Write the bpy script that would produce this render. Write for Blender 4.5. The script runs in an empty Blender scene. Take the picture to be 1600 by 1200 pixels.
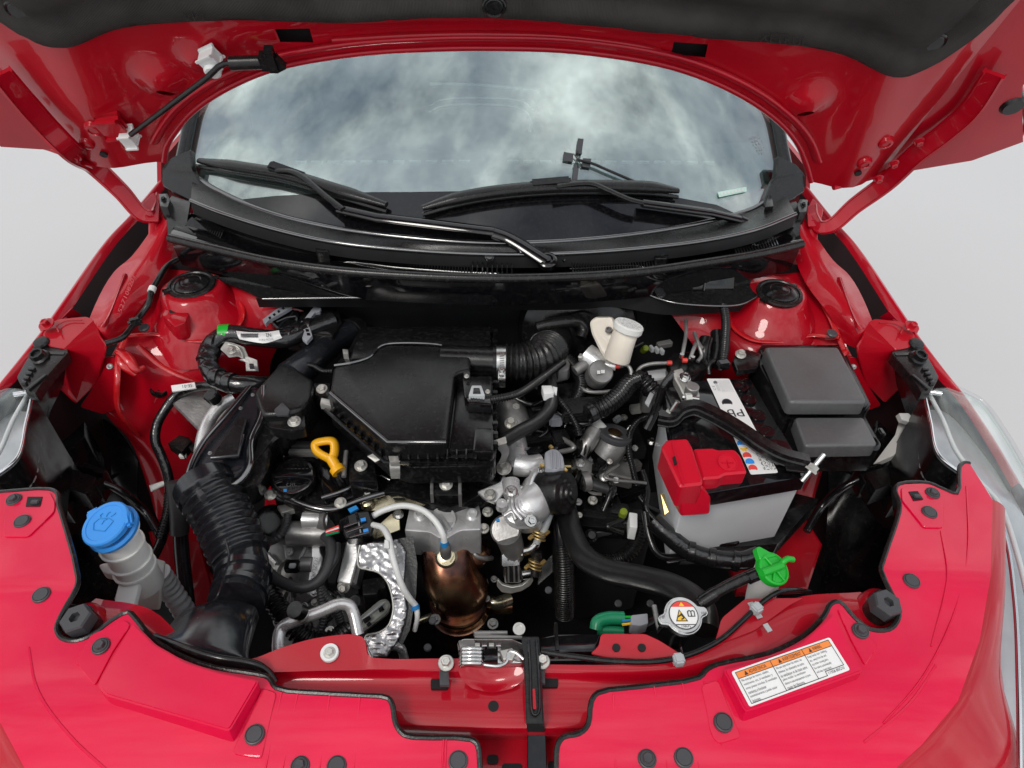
import bpy, bmesh, math, random
from mathutils import Vector, Matrix, noise as mn
from mathutils.geometry import delaunay_2d_cdt
random.seed(7)
S = bpy.context.scene
COL = S.collection
# ---------------------------------------------------------------- camera
FPX, TH, PS, RO = 1043.0, math.radians(40), math.radians(2.467), math.radians(1.565)
CAM = Vector((0.0027, 0, 1.58))
F_ = Vector((math.sin(PS)*math.cos(TH), math.cos(PS)*math.cos(TH), -math.sin(TH)))
R0 = Vector((math.cos(PS), -math.sin(PS), 0)); U0 = R0.cross(F_)
R_ = R0*math.cos(RO)+U0*math.sin(RO); U_ = U0*math.cos(RO)-R0*math.sin(RO)
cd = bpy.data.cameras.new('camera'); cam = bpy.data.objects.new('camera', cd); COL.objects.link(cam)
cam.matrix_world = Matrix(((R_.x, U_.x, -F_.x, CAM.x), (R_.y, U_.y, -F_.y, CAM.y), (R_.z, U_.z, -F_.z, CAM.z), (0, 0, 0, 1)))
cd.sensor_width = 36; cd.lens = FPX/1600*36; cd.clip_start = .02; cd.clip_end = 500
S.camera = cam
# ---------------------------------------------------------------- sky and sun
SUN_EL, SUN_AZ = math.radians(52), math.radians(212)     # azimuth clockwise from +Y
w = bpy.data.worlds.new('World'); S.world = w; w.use_nodes = True
nt = w.node_tree; nt.nodes.clear()
def N(t, **k):
    n = nt.nodes.new(t)
    for a, b in k.items(): setattr(n, a, b)
    return n
out = N('ShaderNodeOutputWorld'); bg = N('ShaderNodeBackground')
sky = N('ShaderNodeTexSky', sky_type='NISHITA', sun_disc=False)
sky.sun_elevation = SUN_EL; sky.sun_rotation = SUN_AZ; sky.air_density = 1.0; sky.dust_density = 1.5
tc = N('ShaderNodeTexCoord'); mp = N('ShaderNodeMapping'); mp.inputs['Scale'].default_value = (1, 2.3, 1.0); mp.inputs['Location'].default_value = (.35, .1, .3)
no = N('ShaderNodeTexNoise'); no.inputs['Scale'].default_value = 1.9; no.inputs['Detail'].default_value = 9; no.inputs['Roughness'].default_value = .52; no.inputs['Distortion'].default_value = .7
rp = N('ShaderNodeValToRGB'); rp.color_ramp.elements[0].position = .41; rp.color_ramp.elements[1].position = .54
rp.color_ramp.elements[0].color = (.45, .45, .45, 1)
no2 = N('ShaderNodeTexNoise'); no2.inputs['Scale'].default_value = 3.6; no2.inputs['Detail'].default_value = 9; no2.inputs['Roughness'].default_value = .6
rp2 = N('ShaderNodeValToRGB'); rp2.color_ramp.elements[0].position = .32; rp2.color_ramp.elements[1].position = .72
rp2.color_ramp.elements[0].color = (3.8, 4.0, 4.2, 1); rp2.color_ramp.elements[1].color = (16.0, 16.0, 15.8, 1)
mx = N('ShaderNodeMix', data_type='RGBA')
L = nt.links.new
L(tc.outputs['Generated'], mp.inputs['Vector']); L(mp.outputs[0], no.inputs['Vector']); L(no.outputs['Fac'], rp.inputs['Fac'])
L(mp.outputs[0], no2.inputs['Vector']); L(no2.outputs['Fac'], rp2.inputs['Fac'])
L(rp.outputs['Color'], mx.inputs[0]); L(sky.outputs['Color'], mx.inputs[6]); L(rp2.outputs['Color'], mx.inputs[7])
L(mx.outputs[2], bg.inputs['Color']); bg.inputs['Strength'].default_value = .12
L(bg.outputs[0], out.inputs[0])
sd = bpy.data.lights.new('sun', 'SUN'); sd.energy = 1.3; sd.angle = math.radians(16); sd.color = (1, .96, .9)
so = bpy.data.objects.new('sun', sd); COL.objects.link(so)
sdir = Vector((math.sin(SUN_AZ)*math.cos(SUN_EL), math.cos(SUN_AZ)*math.cos(SUN_EL), math.sin(SUN_EL)))
so.rotation_euler = (-sdir).to_track_quat('-Z', 'Y').to_euler(); so.location = sdir*5
S.view_settings.view_transform = 'Standard'; S.view_settings.look = 'None'; S.view_settings.gamma = 1
S.view_settings.exposure = -0.05; S.view_settings.use_curve_mapping = False
S.render.engine = 'CYCLES'
# ---------------------------------------------------------------- materials
MATS = {}
def mat(name, col, rough=.4, metal=0, coat=0, crough=.04, spec=.5, bump=0, bscale=300, var=0, vscale=8, trans=0, ior=1.45, sss=0, rvar=0, dust=0, wave=None, alpha=1, cior=1.6):
    m = bpy.data.materials.new(name); m.use_nodes = True; t = m.node_tree; b = t.nodes['Principled BSDF']
    b.inputs['Base Color'].default_value = (*col, 1); b.inputs['Roughness'].default_value = rough; b.inputs['Metallic'].default_value = metal
    b.inputs['Coat Weight'].default_value = coat; b.inputs['Coat Roughness'].default_value = crough; b.inputs['Specular IOR Level'].default_value = spec
    b.inputs['Transmission Weight'].default_value = trans; b.inputs['IOR'].default_value = ior; b.inputs['Alpha'].default_value = alpha
    if coat: b.inputs['Coat IOR'].default_value = cior
    if sss: b.inputs['Subsurface Weight'].default_value = sss; b.inputs['Subsurface Radius'].default_value = (.02, .018, .012); b.inputs['Subsurface Scale'].default_value = .3
    tcn = t.nodes.new('ShaderNodeTexCoord'); co = tcn.outputs['Object']
    def noise(s, d=4):
        n = t.nodes.new('ShaderNodeTexNoise'); n.inputs['Scale'].default_value = s; n.inputs['Detail'].default_value = d; t.links.new(co, n.inputs['Vector']); return n
    csrc = None
    if var or dust:
        n = noise(vscale); r = t.nodes.new('ShaderNodeMapRange'); r.inputs[1].default_value = .3; r.inputs[2].default_value = .7; r.inputs[3].default_value = 1-var; r.inputs[4].default_value = 1+var
        t.links.new(n.outputs['Fac'], r.inputs[0]); mu = t.nodes.new('ShaderNodeMix'); mu.data_type = 'RGBA'; mu.blend_type = 'MULTIPLY'; mu.inputs[0].default_value = 1
        mu.inputs[6].default_value = (*col, 1); t.links.new(r.outputs[0], mu.inputs[7]); csrc = mu.outputs[2]
        if dust:
            n2 = noise(160, 6); r2 = t.nodes.new('ShaderNodeMapRange'); r2.inputs[1].default_value = .5; r2.inputs[2].default_value = .8; r2.inputs[3].default_value = 0; r2.inputs[4].default_value = dust
            t.links.new(n2.outputs['Fac'], r2.inputs[0]); m2 = t.nodes.new('ShaderNodeMix'); m2.data_type = 'RGBA'; t.links.new(r2.outputs[0], m2.inputs[0]); t.links.new(csrc, m2.inputs[6]); m2.inputs[7].default_value = (.35, .31, .27, 1); csrc = m2.outputs[2]
        t.links.new(csrc, b.inputs['Base Color'])
    if rvar:
        n = noise(25, 5); r = t.nodes.new('ShaderNodeMapRange'); r.inputs[1].default_value = .3; r.inputs[2].default_value = .7; r.inputs[3].default_value = max(.02, rough-rvar); r.inputs[4].default_value = rough+rvar
        t.links.new(n.outputs['Fac'], r.inputs[0]); t.links.new(r.outputs[0], b.inputs['Roughness'])
    if bump:
        bp = t.nodes.new('ShaderNodeBump'); bp.inputs['Strength'].default_value = bump; bp.inputs['Distance'].default_value = .001
        if wave:
            wv = t.nodes.new('ShaderNodeTexWave'); wv.wave_type = 'BANDS'; wv.bands_direction = wave; wv.inputs['Scale'].default_value = bscale; wv.inputs['Distortion'].default_value = 1.0; t.links.new(co, wv.inputs['Vector']); t.links.new(wv.outputs['Fac'], bp.inputs['Height'])
        else:
            n = noise(bscale, 3); t.links.new(n.outputs['Fac'], bp.inputs['Height'])
        t.links.new(bp.outputs[0], b.inputs['Normal'])
    MATS[name] = m; return m
mat('red_paint', (.40, .0010, .012), .36, 0, .65, .02, spec=.25, cior=1.5, var=.10, vscale=5, bump=.05, bscale=900)
mat('red_inner', (.40, .0010, .010), .40, 0, .65, .04, spec=.25, cior=1.5, var=.13, vscale=7, bump=.12, bscale=500)
mat('red_plastic', (.66, .001, .046), .42, 0, .58, .02, var=.08, vscale=5, bump=.22, bscale=11, spec=.12, cior=1.55, dust=.012)
mat('shaded_red', (.035, .012, .014), .5, var=.2)  # near-black red, deep shade inside the fender put into the colour
mat('red_cap', (.56, .004, .022), .34, bump=.08, bscale=400, var=.08)
mat('seam', (.50, .006, .010), .4, 0, .8, .1, bump=1.0, bscale=160, var=.15, vscale=40)
mat('black', (.006, .006, .0065), .20, spec=.55, var=.25, vscale=20, bump=.12, bscale=700, rvar=.10, dust=.05)
mat('black_satin', (.007, .007, .0075), .25, spec=.5, bump=.25, bscale=900, rvar=.08, var=.2, dust=.04)
mat('black_gloss', (.004, .004, .005), .08, spec=.8, rvar=.06, var=.2, dust=.03)
mat('black_edge', (.008, .008, .009), .16, ior=2.6, spec=.5, rvar=.05)
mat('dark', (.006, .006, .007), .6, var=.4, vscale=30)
mat('duct', (.010, .0112, .0145), .2, spec=.8, rvar=.08, bump=.05, bscale=200, var=.2, dust=.04)
mat('rubber', (.009, .009, .009), .27, spec=.55, bump=.2, bscale=500, var=.25, vscale=30, dust=.06)
mat('hose', (.010, .010, .011), .28, spec=.7, bump=.6, bscale=420, wave='DIAGONAL', dust=.04, var=.1)
mat('tape', (.008, .008, .009), .2, spec=1.0, bump=.8, bscale=110, rvar=.1, var=.2)
mat('grey_box', (.08, .081, .083), .36, spec=.9, bump=.35, bscale=1200, var=.12, vscale=18, dust=.08, rvar=.05)
mat('grey_tape', (.036, .037, .040), .40, bump=.3, bscale=600, var=.15, dust=.05)
mat('grey_clip', (.055, .055, .06), .4, bump=.15, bscale=600, var=.15)
mat('felt', (.045, .042, .039), .85, bump=1.0, bscale=170, wave='X', var=.35, vscale=14, spec=.3)
mat('alu', (.64, .64, .64), .33, .6, bump=.25, bscale=260, var=.18, vscale=30, rvar=.1)
mat('alu_dark', (.27, .265, .26), .42, .65, bump=.4, bscale=220, var=.3, vscale=30, rvar=.1)
mat('steel', (.62, .62, .61), .22, 1, var=.12, vscale=60, rvar=.08)
mat('zinc', (.60, .59, .55), .40, .75, var=.15, vscale=60, rvar=.1, bump=.1)
mat('brass_zinc', (.60, .54, .38), .25, .95, var=.2, vscale=25, rvar=.08)
mat('gold_clip', (.62, .45, .18), .3, .8, var=.15, vscale=80)
mat('foil', (.28, .28, .29), .30, .95, bump=.35, bscale=190, var=.3, vscale=50)
mat('foil_dark', (.05, .05, .05), .4, .6, bump=1, bscale=260)
mat('white', (.72, .73, .72), .4, var=.05)
mat('paper', (.78, .78, .77), .5)
mat('nylon', (.72, .72, .69), .42, sss=.25, var=.08, vscale=14, bump=.15, bscale=160)
mat('nylon_grey', (.42, .44, .45), .4, var=.12, vscale=14, bump=.2, bscale=160)
mat('amber', (.72, .66, .57), .32, sss=.3, var=.12, vscale=12)
mat('case_grey', (.62, .64, .66), .35, var=.06)
mat('conn_grey', (.27, .275, .25), .45, var=.1, bump=.1)
mat('lever_grey', (.30, .31, .34), .4, var=.1)
mat('blue', (.035, .26, .72), .35, bump=.06, bscale=300, var=.05)
mat('blue_dab', (.02, .22, .55), .4)
mat('yellow', (.85, .42, .012), .33, var=.05, sss=.05)
mat('green', (.012, .40, .03), .32, var=.12, vscale=20)
mat('olive', (.20, .26, .02), .4, var=.1)
mat('green_dark', (.01, .22, .10), .3)
mat('orange', (.85, .25, .05), .5)
mat('ink', (.03, .03, .035), .6)
mat('ink_grey', (.20, .20, .22), .6)
mat('red_ink', (.72, .06, .05), .5)
mat('yellow_ink', (.85, .5, .03), .5)
mat('pale_tag', (.55, .75, .66), .4)
mat('chrome', (.75, .76, .78), .12, 1)
mat('reflector', (.50, .51, .52), .28, .45, var=.18, vscale=14)
mat('ground', (.52, .52, .525), .8, var=.02, vscale=.6)
mat('interior', (.055, .062, .060), .7, var=.25)
mat('interior_light', (.75, .80, .78), .6)
# heat tinted steel
m = mat('heat_steel', (.20, .10, .06), .24, .95, rvar=.1, bump=.1, bscale=60); t = m.node_tree; b = t.nodes['Principled BSDF']
n = t.nodes.new('ShaderNodeTexNoise'); n.inputs['Scale'].default_value = 17; n.inputs['Detail'].default_value = 3; r = t.nodes.new('ShaderNodeValToRGB')
c = t.nodes.new('ShaderNodeTexCoord'); t.links.new(c.outputs['Object'], n.inputs['Vector']); t.links.new(n.outputs['Fac'], r.inputs[0]); t.links.new(r.outputs[0], b.inputs['Base Color'])
r.color_ramp.elements[0].position = .34; r.color_ramp.elements[0].color = (.055, .035, .035, 1); r.color_ramp.elements[1].position = .68; r.color_ramp.elements[1].color = (.52, .34, .19, 1)
e = r.color_ramp.elements.new(.45); e.color = (.12, .055, .042, 1); e = r.color_ramp.elements.new(.55); e.color = (.27, .125, .07, 1)
# windscreen: glass with reflectivity raised to show the bright sky
def glassmat(name, refl, tint, rough=.0, body=None):
    m = bpy.data.materials.new(name); m.use_nodes = True; t = m.node_tree; t.nodes.clear(); o = t.nodes.new('ShaderNodeOutputMaterial')
    g = t.nodes.new('ShaderNodeBsdfGlossy'); g.inputs['Roughness'].default_value = rough; g.inputs['Color'].default_value = (.80, .88, .86, 1)
    tr = t.nodes.new('ShaderNodeBsdfTransparent'); tr.inputs['Color'].default_value = (*tint, 1); mx = t.nodes.new('ShaderNodeMixShader'); lw = t.nodes.new('ShaderNodeLayerWeight'); lw.inputs['Blend'].default_value = .5; pw = t.nodes.new('ShaderNodeMath'); pw.operation = 'POWER'; pw.inputs[1].default_value = 4.0; t.links.new(lw.outputs['Facing'], pw.inputs[0])
    ma = t.nodes.new('ShaderNodeMath'); ma.operation = 'ADD'; ma.use_clamp = True; ma.inputs[1].default_value = refl; t.links.new(pw.outputs[0], ma.inputs[0])
    t.links.new(ma.outputs[0], mx.inputs[0]); t.links.new(tr.outputs[0], mx.inputs[1]); t.links.new(g.outputs[0], mx.inputs[2]); t.links.new(mx.outputs[0], o.inputs[0]); MATS[name] = m
glassmat('windscreen_glass', .44, (.80, .88, .86)); glassmat('lens', .035, (.96, .965, .97))
# ---------------------------------------------------------------- geometry helpers
def ray(px, py): return F_+R_*((px-800)/FPX)-U_*((py-600)/FPX)
def U(px, py, z):
    d = ray(px, py); return CAM+d*((z-CAM.z)/d.z)
def V(p): return Vector(p[1:]) if p[0] == 'w' else U(*p)          # ('w',x,y,z) is a world point
def onfun(zf):                                                    # surface z = zf(x, y) met by the sight line
    def g(px, py):
        d = ray(px, py); a, b = .15, 4.0
        for i in range(46):
            m = (a+b)/2; P = CAM+d*m
            if P.z > zf(P.x, P.y): a = m
            else: b = m
        return CAM+d*b
    return g
def onplane(p0, n):
    def g(px, py):
        d = ray(px, py); return CAM+d*((p0-CAM).dot(n)/d.dot(n))
    return g
WO = {}
def thing(name, label, cat, loc, group=None):
    o = bpy.data.objects.new(name, None); COL.objects.link(o); o.empty_display_size = .02; L = V(loc); o.location = L; WO[o] = L
    o['label'] = label; o['category'] = cat
    if group: o['group'] = group
    return o
def top(o, label, cat, group=None, kind=None):
    if kind: o['kind'] = kind
    if label: o['label'] = label
    if cat: o['category'] = cat
    if group: o['group'] = group
    return o
MIR = [False]
def fin(bm, name, m, par=None, ang=38, smooth=True, recalc=True, label=None):
    if recalc: bmesh.ops.recalc_face_normals(bm, faces=bm.faces)
    if MIR[0]:
        for v in bm.verts: v.co.x *= -1
        bmesh.ops.reverse_faces(bm, faces=bm.faces)
    o0 = WO[par] if par else None
    if o0 is None:
        c = Vector((0, 0, 0))
        for v in bm.verts: c += v.co
        c /= max(1, len(bm.verts)); c.z = min(v.co.z for v in bm.verts); o0 = c
    for v in bm.verts: v.co -= o0
    me = bpy.data.meshes.new(name); bm.to_mesh(me); bm.free()
    me.materials.append(MATS[m])
    if smooth:
        me.polygons.foreach_set('use_smooth', [True]*len(me.polygons)); me.set_sharp_from_angle(angle=math.radians(ang))
    o = bpy.data.objects.new(name, me); COL.objects.link(o)
    if par: o.parent = par
    else: o.location = o0
    WO[o] = o0
    if label: o['label'] = label
    return o
def cr(pts, n=8, closed=False):                                   # Catmull-Rom through points
    P = [Vector(p) for p in pts]; k = len(P)
    if k < 3 and not closed: return [P[0].lerp(P[1], i/n) for i in range(n+1)]
    o = []; rng = range(k) if closed else range(k-1)
    for i in rng:
        p1, p2 = P[i], P[(i+1) % k]
        p0 = P[(i-1) % k] if closed or i > 0 else p1*2-p2
        p3 = P[(i+2) % k] if closed or i+2 < k else p2*2-p1
        d1 = max(1e-6, (p1-p0).length)**.5; d2 = max(1e-6, (p2-p1).length)**.5; d3 = max(1e-6, (p3-p2).length)**.5
        m1 = (p2-p1)-((p2-p0)/(d1+d2)*d2 - (p1-p0)/d1*d2) if False else ((p1-p0)/d1-(p2-p0)/(d1+d2)+(p2-p1)/d2)*d2
        m2 = ((p2-p1)/d2-(p3-p1)/(d2+d3)+(p3-p2)/d3)*d2
        for j in range(n):
            s = j/n; s2 = s*s; s3 = s2*s
            o.append(p1*(2*s3-3*s2+1)+m1*(s3-2*s2+s)+p2*(-2*s3+3*s2)+m2*(s3-s2))
    if not closed: o.append(P[-1].copy())
    return o
def rnd(pts, r, n=3):                                             # fillet polygon corners
    P = [Vector(p) for p in pts]; o = []; k = len(P)
    for i in range(k):
        a, b, c = P[i-1], P[i], P[(i+1) % k]; u = a-b; v = c-b
        ra = min(r, u.length*.45, v.length*.45); u = u.normalized()*ra; v = v.normalized()*ra
        for j in range(n+1):
            s = j/n; o.append((b+u)*(1-s)**2+b*2*s*(1-s)+(b+v)*s*s)
    return o
def pts3(o, z=None): return [V(p) if (len(p) > 2) else U(p[0], p[1], z) for p in o]
def solid(bm, topv, down):                                        # closed prism from a 3D outline
    a = [bm.verts.new(p) for p in topv]; b = [bm.verts.new(p+(down if isinstance(down, Vector) else down(p))) for p in topv]; n = len(a)
    ft = bm.faces.new(a); fb = bm.faces.new(b[::-1])
    for i in range(n): bm.faces.new((a[i], b[i], b[(i+1) % n], a[(i+1) % n]))
    return ft, a, b
def prism(name, outl, z, h, m, par, bev=.002, r=0, flare=0, seg=2, down=None, hole=None, **k):
    P = pts3(outl, z)
    if r: P = rnd(P, r)
    c = sum(P, Vector())/len(P); bm = bmesh.new()
    d = down or Vector((0, 0, -h))
    ft, a, b = solid(bm, P, (lambda p: d+Vector(((p-c).x, (p-c).y, 0))*flare) if flare else d)
    bmesh.ops.recalc_face_normals(bm, faces=bm.faces)
    if bev: bmesh.ops.bevel(bm, geom=[e for e in ft.edges], offset=bev, segments=seg, affect='EDGES', profile=.5, clamp_overlap=True)
    return fin(bm, name, m, par, **k)
def poly3(name, outl, th, m, par, bev=0.0008, r=0, **k):          # bent or tilted plate with thickness along its normal
    P = pts3(outl)
    if r: P = rnd(P, r)
    n = Vector(); K = len(P); c = sum(P, Vector())/K
    for i in range(K): n += (P[i]-c).cross(P[(i+1) % K]-c)
    n.normalize()
    if n.dot(CAM-c) < 0: n = -n
    bm = bmesh.new(); ft, a, b = solid(bm, P, -n*th)
    bmesh.ops.recalc_face_normals(bm, faces=bm.faces)
    if bev: bmesh.ops.bevel(bm, geom=list(ft.edges), offset=bev, segments=1, affect='EDGES', clamp_overlap=True)
    return fin(bm, name, m, par, **k)
def sheet(name, outl, surf, m, par, step=22, th=.003, dirn=Vector((0, 0, -1)), zadd=None, r=0, holes=(), **k):
    P = [Vector((p[0], p[1])) for p in outl]
    if r: P = [q for q in rnd([(*p, 0) for p in P], r)]; P = [Vector((q[0], q[1])) for q in P]
    Q = []
    for i in range(len(P)):                                       # subdivide outline
        a, b = P[i], P[(i+1) % len(P)]; kx = max(1, int((b-a).length/step))
        for j in range(kx): Q.append(a.lerp(b, j/kx))
    n = len(Q); edges = [(i, (i+1) % n) for i in range(n)]; pts = list(Q)
    for hl in holes:
        s = len(pts); pts += [Vector(h) for h in hl]; edges += [(s+i, s+(i+1) % len(hl)) for i in range(len(hl))]
    x0 = min(p.x for p in P); x1 = max(p.x for p in P); y0 = min(p.y for p in P); y1 = max(p.y for p in P)
    def inside(p, poly):
        c = False; j = len(poly)-1
        for i in range(len(poly)):
            if (poly[i].y > p.y) != (poly[j].y > p.y) and p.x < (poly[j].x-poly[i].x)*(p.y-poly[i].y)/(poly[j].y-poly[i].y)+poly[i].x: c = not c
            j = i
        return c
    yy = y0+step*.5; row = 0
    while yy < y1:
        xx = x0+step*(.5 if row % 2 else 1)
        while xx < x1:
            p = Vector((xx, yy))
            if inside(p, P) and min((p-q).length for q in Q) > step*.4: pts.append(p)
            xx += step
        yy += step*.87; row += 1
    vs, es, fs, *_ = delaunay_2d_cdt(pts, edges, [], 1, 1e-4)
    hp = [[Vector(h) for h in hl] for hl in holes]
    bm = bmesh.new(); a = []
    for v in vs:
        q = surf(v.x, v.y)
        if zadd: q = q+zadd(q)
        a.append(bm.verts.new(q))
    F = []
    for f in fs:
        c = (vs[f[0]]+vs[f[1]]+vs[f[2]])/3
        if any(inside(c, h) for h in hp): continue
        try: F.append(bm.faces.new([a[i] for i in f]))
        except ValueError: pass
    bmesh.ops.recalc_face_normals(bm, faces=bm.faces)
    if th:
        bm.normal_update(); ret = bmesh.ops.duplicate(bm, geom=list(bm.verts)+list(bm.edges)+list(bm.faces))
        mp = ret['vert_map']
        be = [e for e in bm.edges if len(e.link_faces) == 1 and e.verts[0] in mp and e.verts[0].index >= -1]
        orig = set(F)
        be = [e for f in F for e in f.edges if len(e.link_faces) == 1]
        for e in be:
            v1, v2 = e.verts; bm.faces.new((v1, v2, mp[v2], mp[v1]))
        for v in a:
            if v.is_valid and v in mp: mp[v].co = v.co+dirn*th
    loose = [v for v in bm.verts if not v.link_faces]; bmesh.ops.delete(bm, geom=loose, context='VERTS')
    return fin(bm, name, m, par, **k)
def loft(name, rows, m, par, nu=6, nv=6, th=.002, z=None, dirn=None, closed=False, **k):
    R = [pts3(r, z) for r in rows]
    R = [cr(r, nu) for r in R]; nc = len(R[0]); cols = [cr([r[j] for r in R], nv) if len(R) > 2 else cr([r[j] for r in R], nv) for j in range(nc)]
    nr = len(cols[0]); bm = bmesh.new(); g = [[bm.verts.new(cols[j][i]) for j in range(nc)] for i in range(nr)]
    for i in range(nr-1):
        for j in range(nc-1): bm.faces.new((g[i][j], g[i][j+1], g[i+1][j+1], g[i+1][j]))
    bmesh.ops.recalc_face_normals(bm, faces=bm.faces); bm.normal_update()
    if th:
        c = g[nr//2][nc//2]; s = -1 if c.normal.dot(CAM-c.co) > 0 else 1
        nrm = {v: v.normal.copy() for v in bm.verts}; F = list(bm.faces); vs = list(bm.verts)
        q = {v: bm.verts.new(v.co+((dirn*th) if dirn else nrm[v]*(s*th))) for v in vs}
        be = [e for e in bm.edges if len(e.link_faces) == 1]
        for f in F: bm.faces.new([q[v] for v in reversed(f.verts)])
        for e in be: bm.faces.new((e.verts[0], e.verts[1], q[e.verts[1]], q[e.verts[0]]))
    return fin(bm, name, m, par, **k)
def frames(P):
    T = []
    for i in range(len(P)):
        t = P[min(i+1, len(P)-1)]-P[max(i-1, 0)]; T.append(t.normalized())
    up = Vector((0, 0, 1)) if abs(T[0].z) < .9 else Vector((0, 1, 0))
    n = (up-T[0]*up.dot(T[0])).normalized(); Ns = [n]
    for i in range(1, len(P)):
        n = n-T[i]*n.dot(T[i]); n.normalize(); Ns.append(n)
    return T, Ns
def tubebm(bm, P, rad, seg=12, flat=1.0, cap=True):
    T, Ns = frames(P); rings = []
    for i, p in enumerate(P):
        r = rad[i] if isinstance(rad, (list, tuple)) else rad; b = T[i].cross(Ns[i])
        rings.append([bm.verts.new(p+(b*math.cos(2*math.pi*j/seg)+Ns[i]*math.sin(2*math.pi*j/seg)*flat)*r) for j in range(seg)])
    for i in range(len(P)-1):
        for j in range(seg): bm.faces.new((rings[i][j], rings[i][(j+1) % seg], rings[i+1][(j+1) % seg], rings[i+1][j]))
    if cap: bm.faces.new(rings[0][::-1]); bm.faces.new(rings[-1])
def resample(P, step):
    o = [P[0]]; acc = 0
    for i in range(len(P)-1):
        d = (P[i+1]-P[i]).length
        if d < 1e-9: continue
        t = step-acc
        while t <= d: o.append(P[i].lerp(P[i+1], t/d)); t += step
        acc = d-(t-step)
    if (o[-1]-P[-1]).length > step*.3: o.append(P[-1])
    return o
def tube(name, pts, r, m, par, seg=12, rib=None, n=10, flat=1.0, straight=False, **k):
    W = pts3(pts); P = W if straight else cr(W, n)
    bm = bmesh.new()
    if rib:                                                       # rib = (pitch, amplitude)
        P = resample(P, rib[0]/6); tot = len(P)
        rr = [(r if not isinstance(r, (list, tuple)) else r[0]+(r[-1]-r[0])*i/tot)+rib[1]*(1 if (i % 6) in (0, 1, 2) else -1)*(.6 if (i % 6) in (0, 2, 3, 5) else 1) for i in range(tot)]
        tubebm(bm, P, rr, seg, flat)
    else:
        if isinstance(r, (list, tuple)):
            q = len(P); r = [r[min(len(r)-1, int(i/(q-1)*(len(r)-1)))]*(1-((i/(q-1)*(len(r)-1)) % 1))+r[min(len(r)-1, int(i/(q-1)*(len(r)-1))+1)]*((i/(q-1)*(len(r)-1)) % 1) for i in range(q)]
        tubebm(bm, P, r, seg, flat)
    return fin(bm, name, m, par, ang=50, **k)
def basis(ax):
    ax = Vector(ax).normalized(); u = ax.orthogonal() if abs(ax.z) < .6 else Vector((1, 0, 0)); u = (u-ax*u.dot(ax)).normalized(); return u, ax.cross(u), ax
def lathebm(bm, c, ax, prof, seg=24, sx=1, rot=0):
    u, v, a = basis(ax); rings = []
    for r, h in prof:
        if r < 1e-5: rings.append([bm.verts.new(c+a*h)])
        else: rings.append([bm.verts.new(c+a*h+(u*math.cos(2*math.pi*j/seg+rot)*sx+v*math.sin(2*math.pi*j/seg+rot))*r) for j in range(seg)])
    for A, B in zip(rings, rings[1:]):
        for j in range(seg):
            if len(A) == 1 and len(B) == 1: continue
            if len(A) == 1: bm.faces.new((A[0], B[j], B[(j+1) % seg]))
            elif len(B) == 1: bm.faces.new((A[j], A[(j+1) % seg], B[0]))
            else: bm.faces.new((A[j], A[(j+1) % seg], B[(j+1) % seg], B[j]))
    for q in (rings[0], rings[-1]):
        if len(q) > 2: bm.faces.new(q)
def lathe(name, c, ax, prof, m, par, seg=28, sx=1, rot=0, ang=32, **k):
    bm = bmesh.new(); lathebm(bm, V(c), ax, prof, seg, sx, rot); return fin(bm, name, m, par, ang=ang, **k)
def box(name, c, size, m, par, ax=(0, 0, 1), rot=0, bev=.002, xdir=None, **k):
    u, v, a = basis(ax)
    if xdir is not None: u = (Vector(xdir)-a*Vector(xdir).dot(a)).normalized(); v = a.cross(u)
    if rot: q = Matrix.Rotation(rot, 3, a); u = q @ u; v = q @ v
    c = V(c); bm = bmesh.new(); bmesh.ops.create_cube(bm, size=1)
    for w_ in bm.verts: w_.co = c+u*w_.co.x*size[0]+v*w_.co.y*size[1]+a*w_.co.z*size[2]
    if bev: bmesh.ops.bevel(bm, geom=list(bm.edges), offset=bev, segments=2, affect='EDGES', clamp_overlap=True)
    return fin(bm, name, m, par, **k)
UPC = Vector((0, -.25, 1)).normalized()
def bolt(c, par, r=.007, ax=None, m='zinc', name='bolt', h=None, wr=1.0):
    ax = ax or UPC; bm = bmesh.new(); C = V(c); h = h or r*.75
    lathebm(bm, C, ax, [(r*wr, 0), (r*wr, r*.12), (r*.92*wr, r*.2), (r*.3, r*.2)], 20)
    q = r*.66; rot = random.random()
    lathebm(bm, C+Vector(ax).normalized()*r*.2, ax, [(q, -.0005), (q, h*.85), (q*.86, h), (q*.5, h), (q*.42, h*.85), (0, h*.85)], 6, rot=rot)
    return fin(bm, name, m, par, ang=30)
def clip(c, par, r=.0105, ax=None, hexa=False, m='grey_clip'):
    bm = bmesh.new(); ax = ax or UPC
    lathebm(bm, V(c), ax, [(r, -.001), (r, .001), (r*.95, .0022), (r*.84, .0026), (r*.82, .0018), (r*.78, .0018), (r*.76, .003), (0, .0031)], 26)
    if hexa: lathebm(bm, V(c)+Vector(ax).normalized()*.003, ax, [(r*.55, -.001), (r*.55, .003), (r*.48, .004), (0, .0036)], 6, rot=random.random())
    return fin(bm, 'push_clip', m, par, ang=30)
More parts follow.
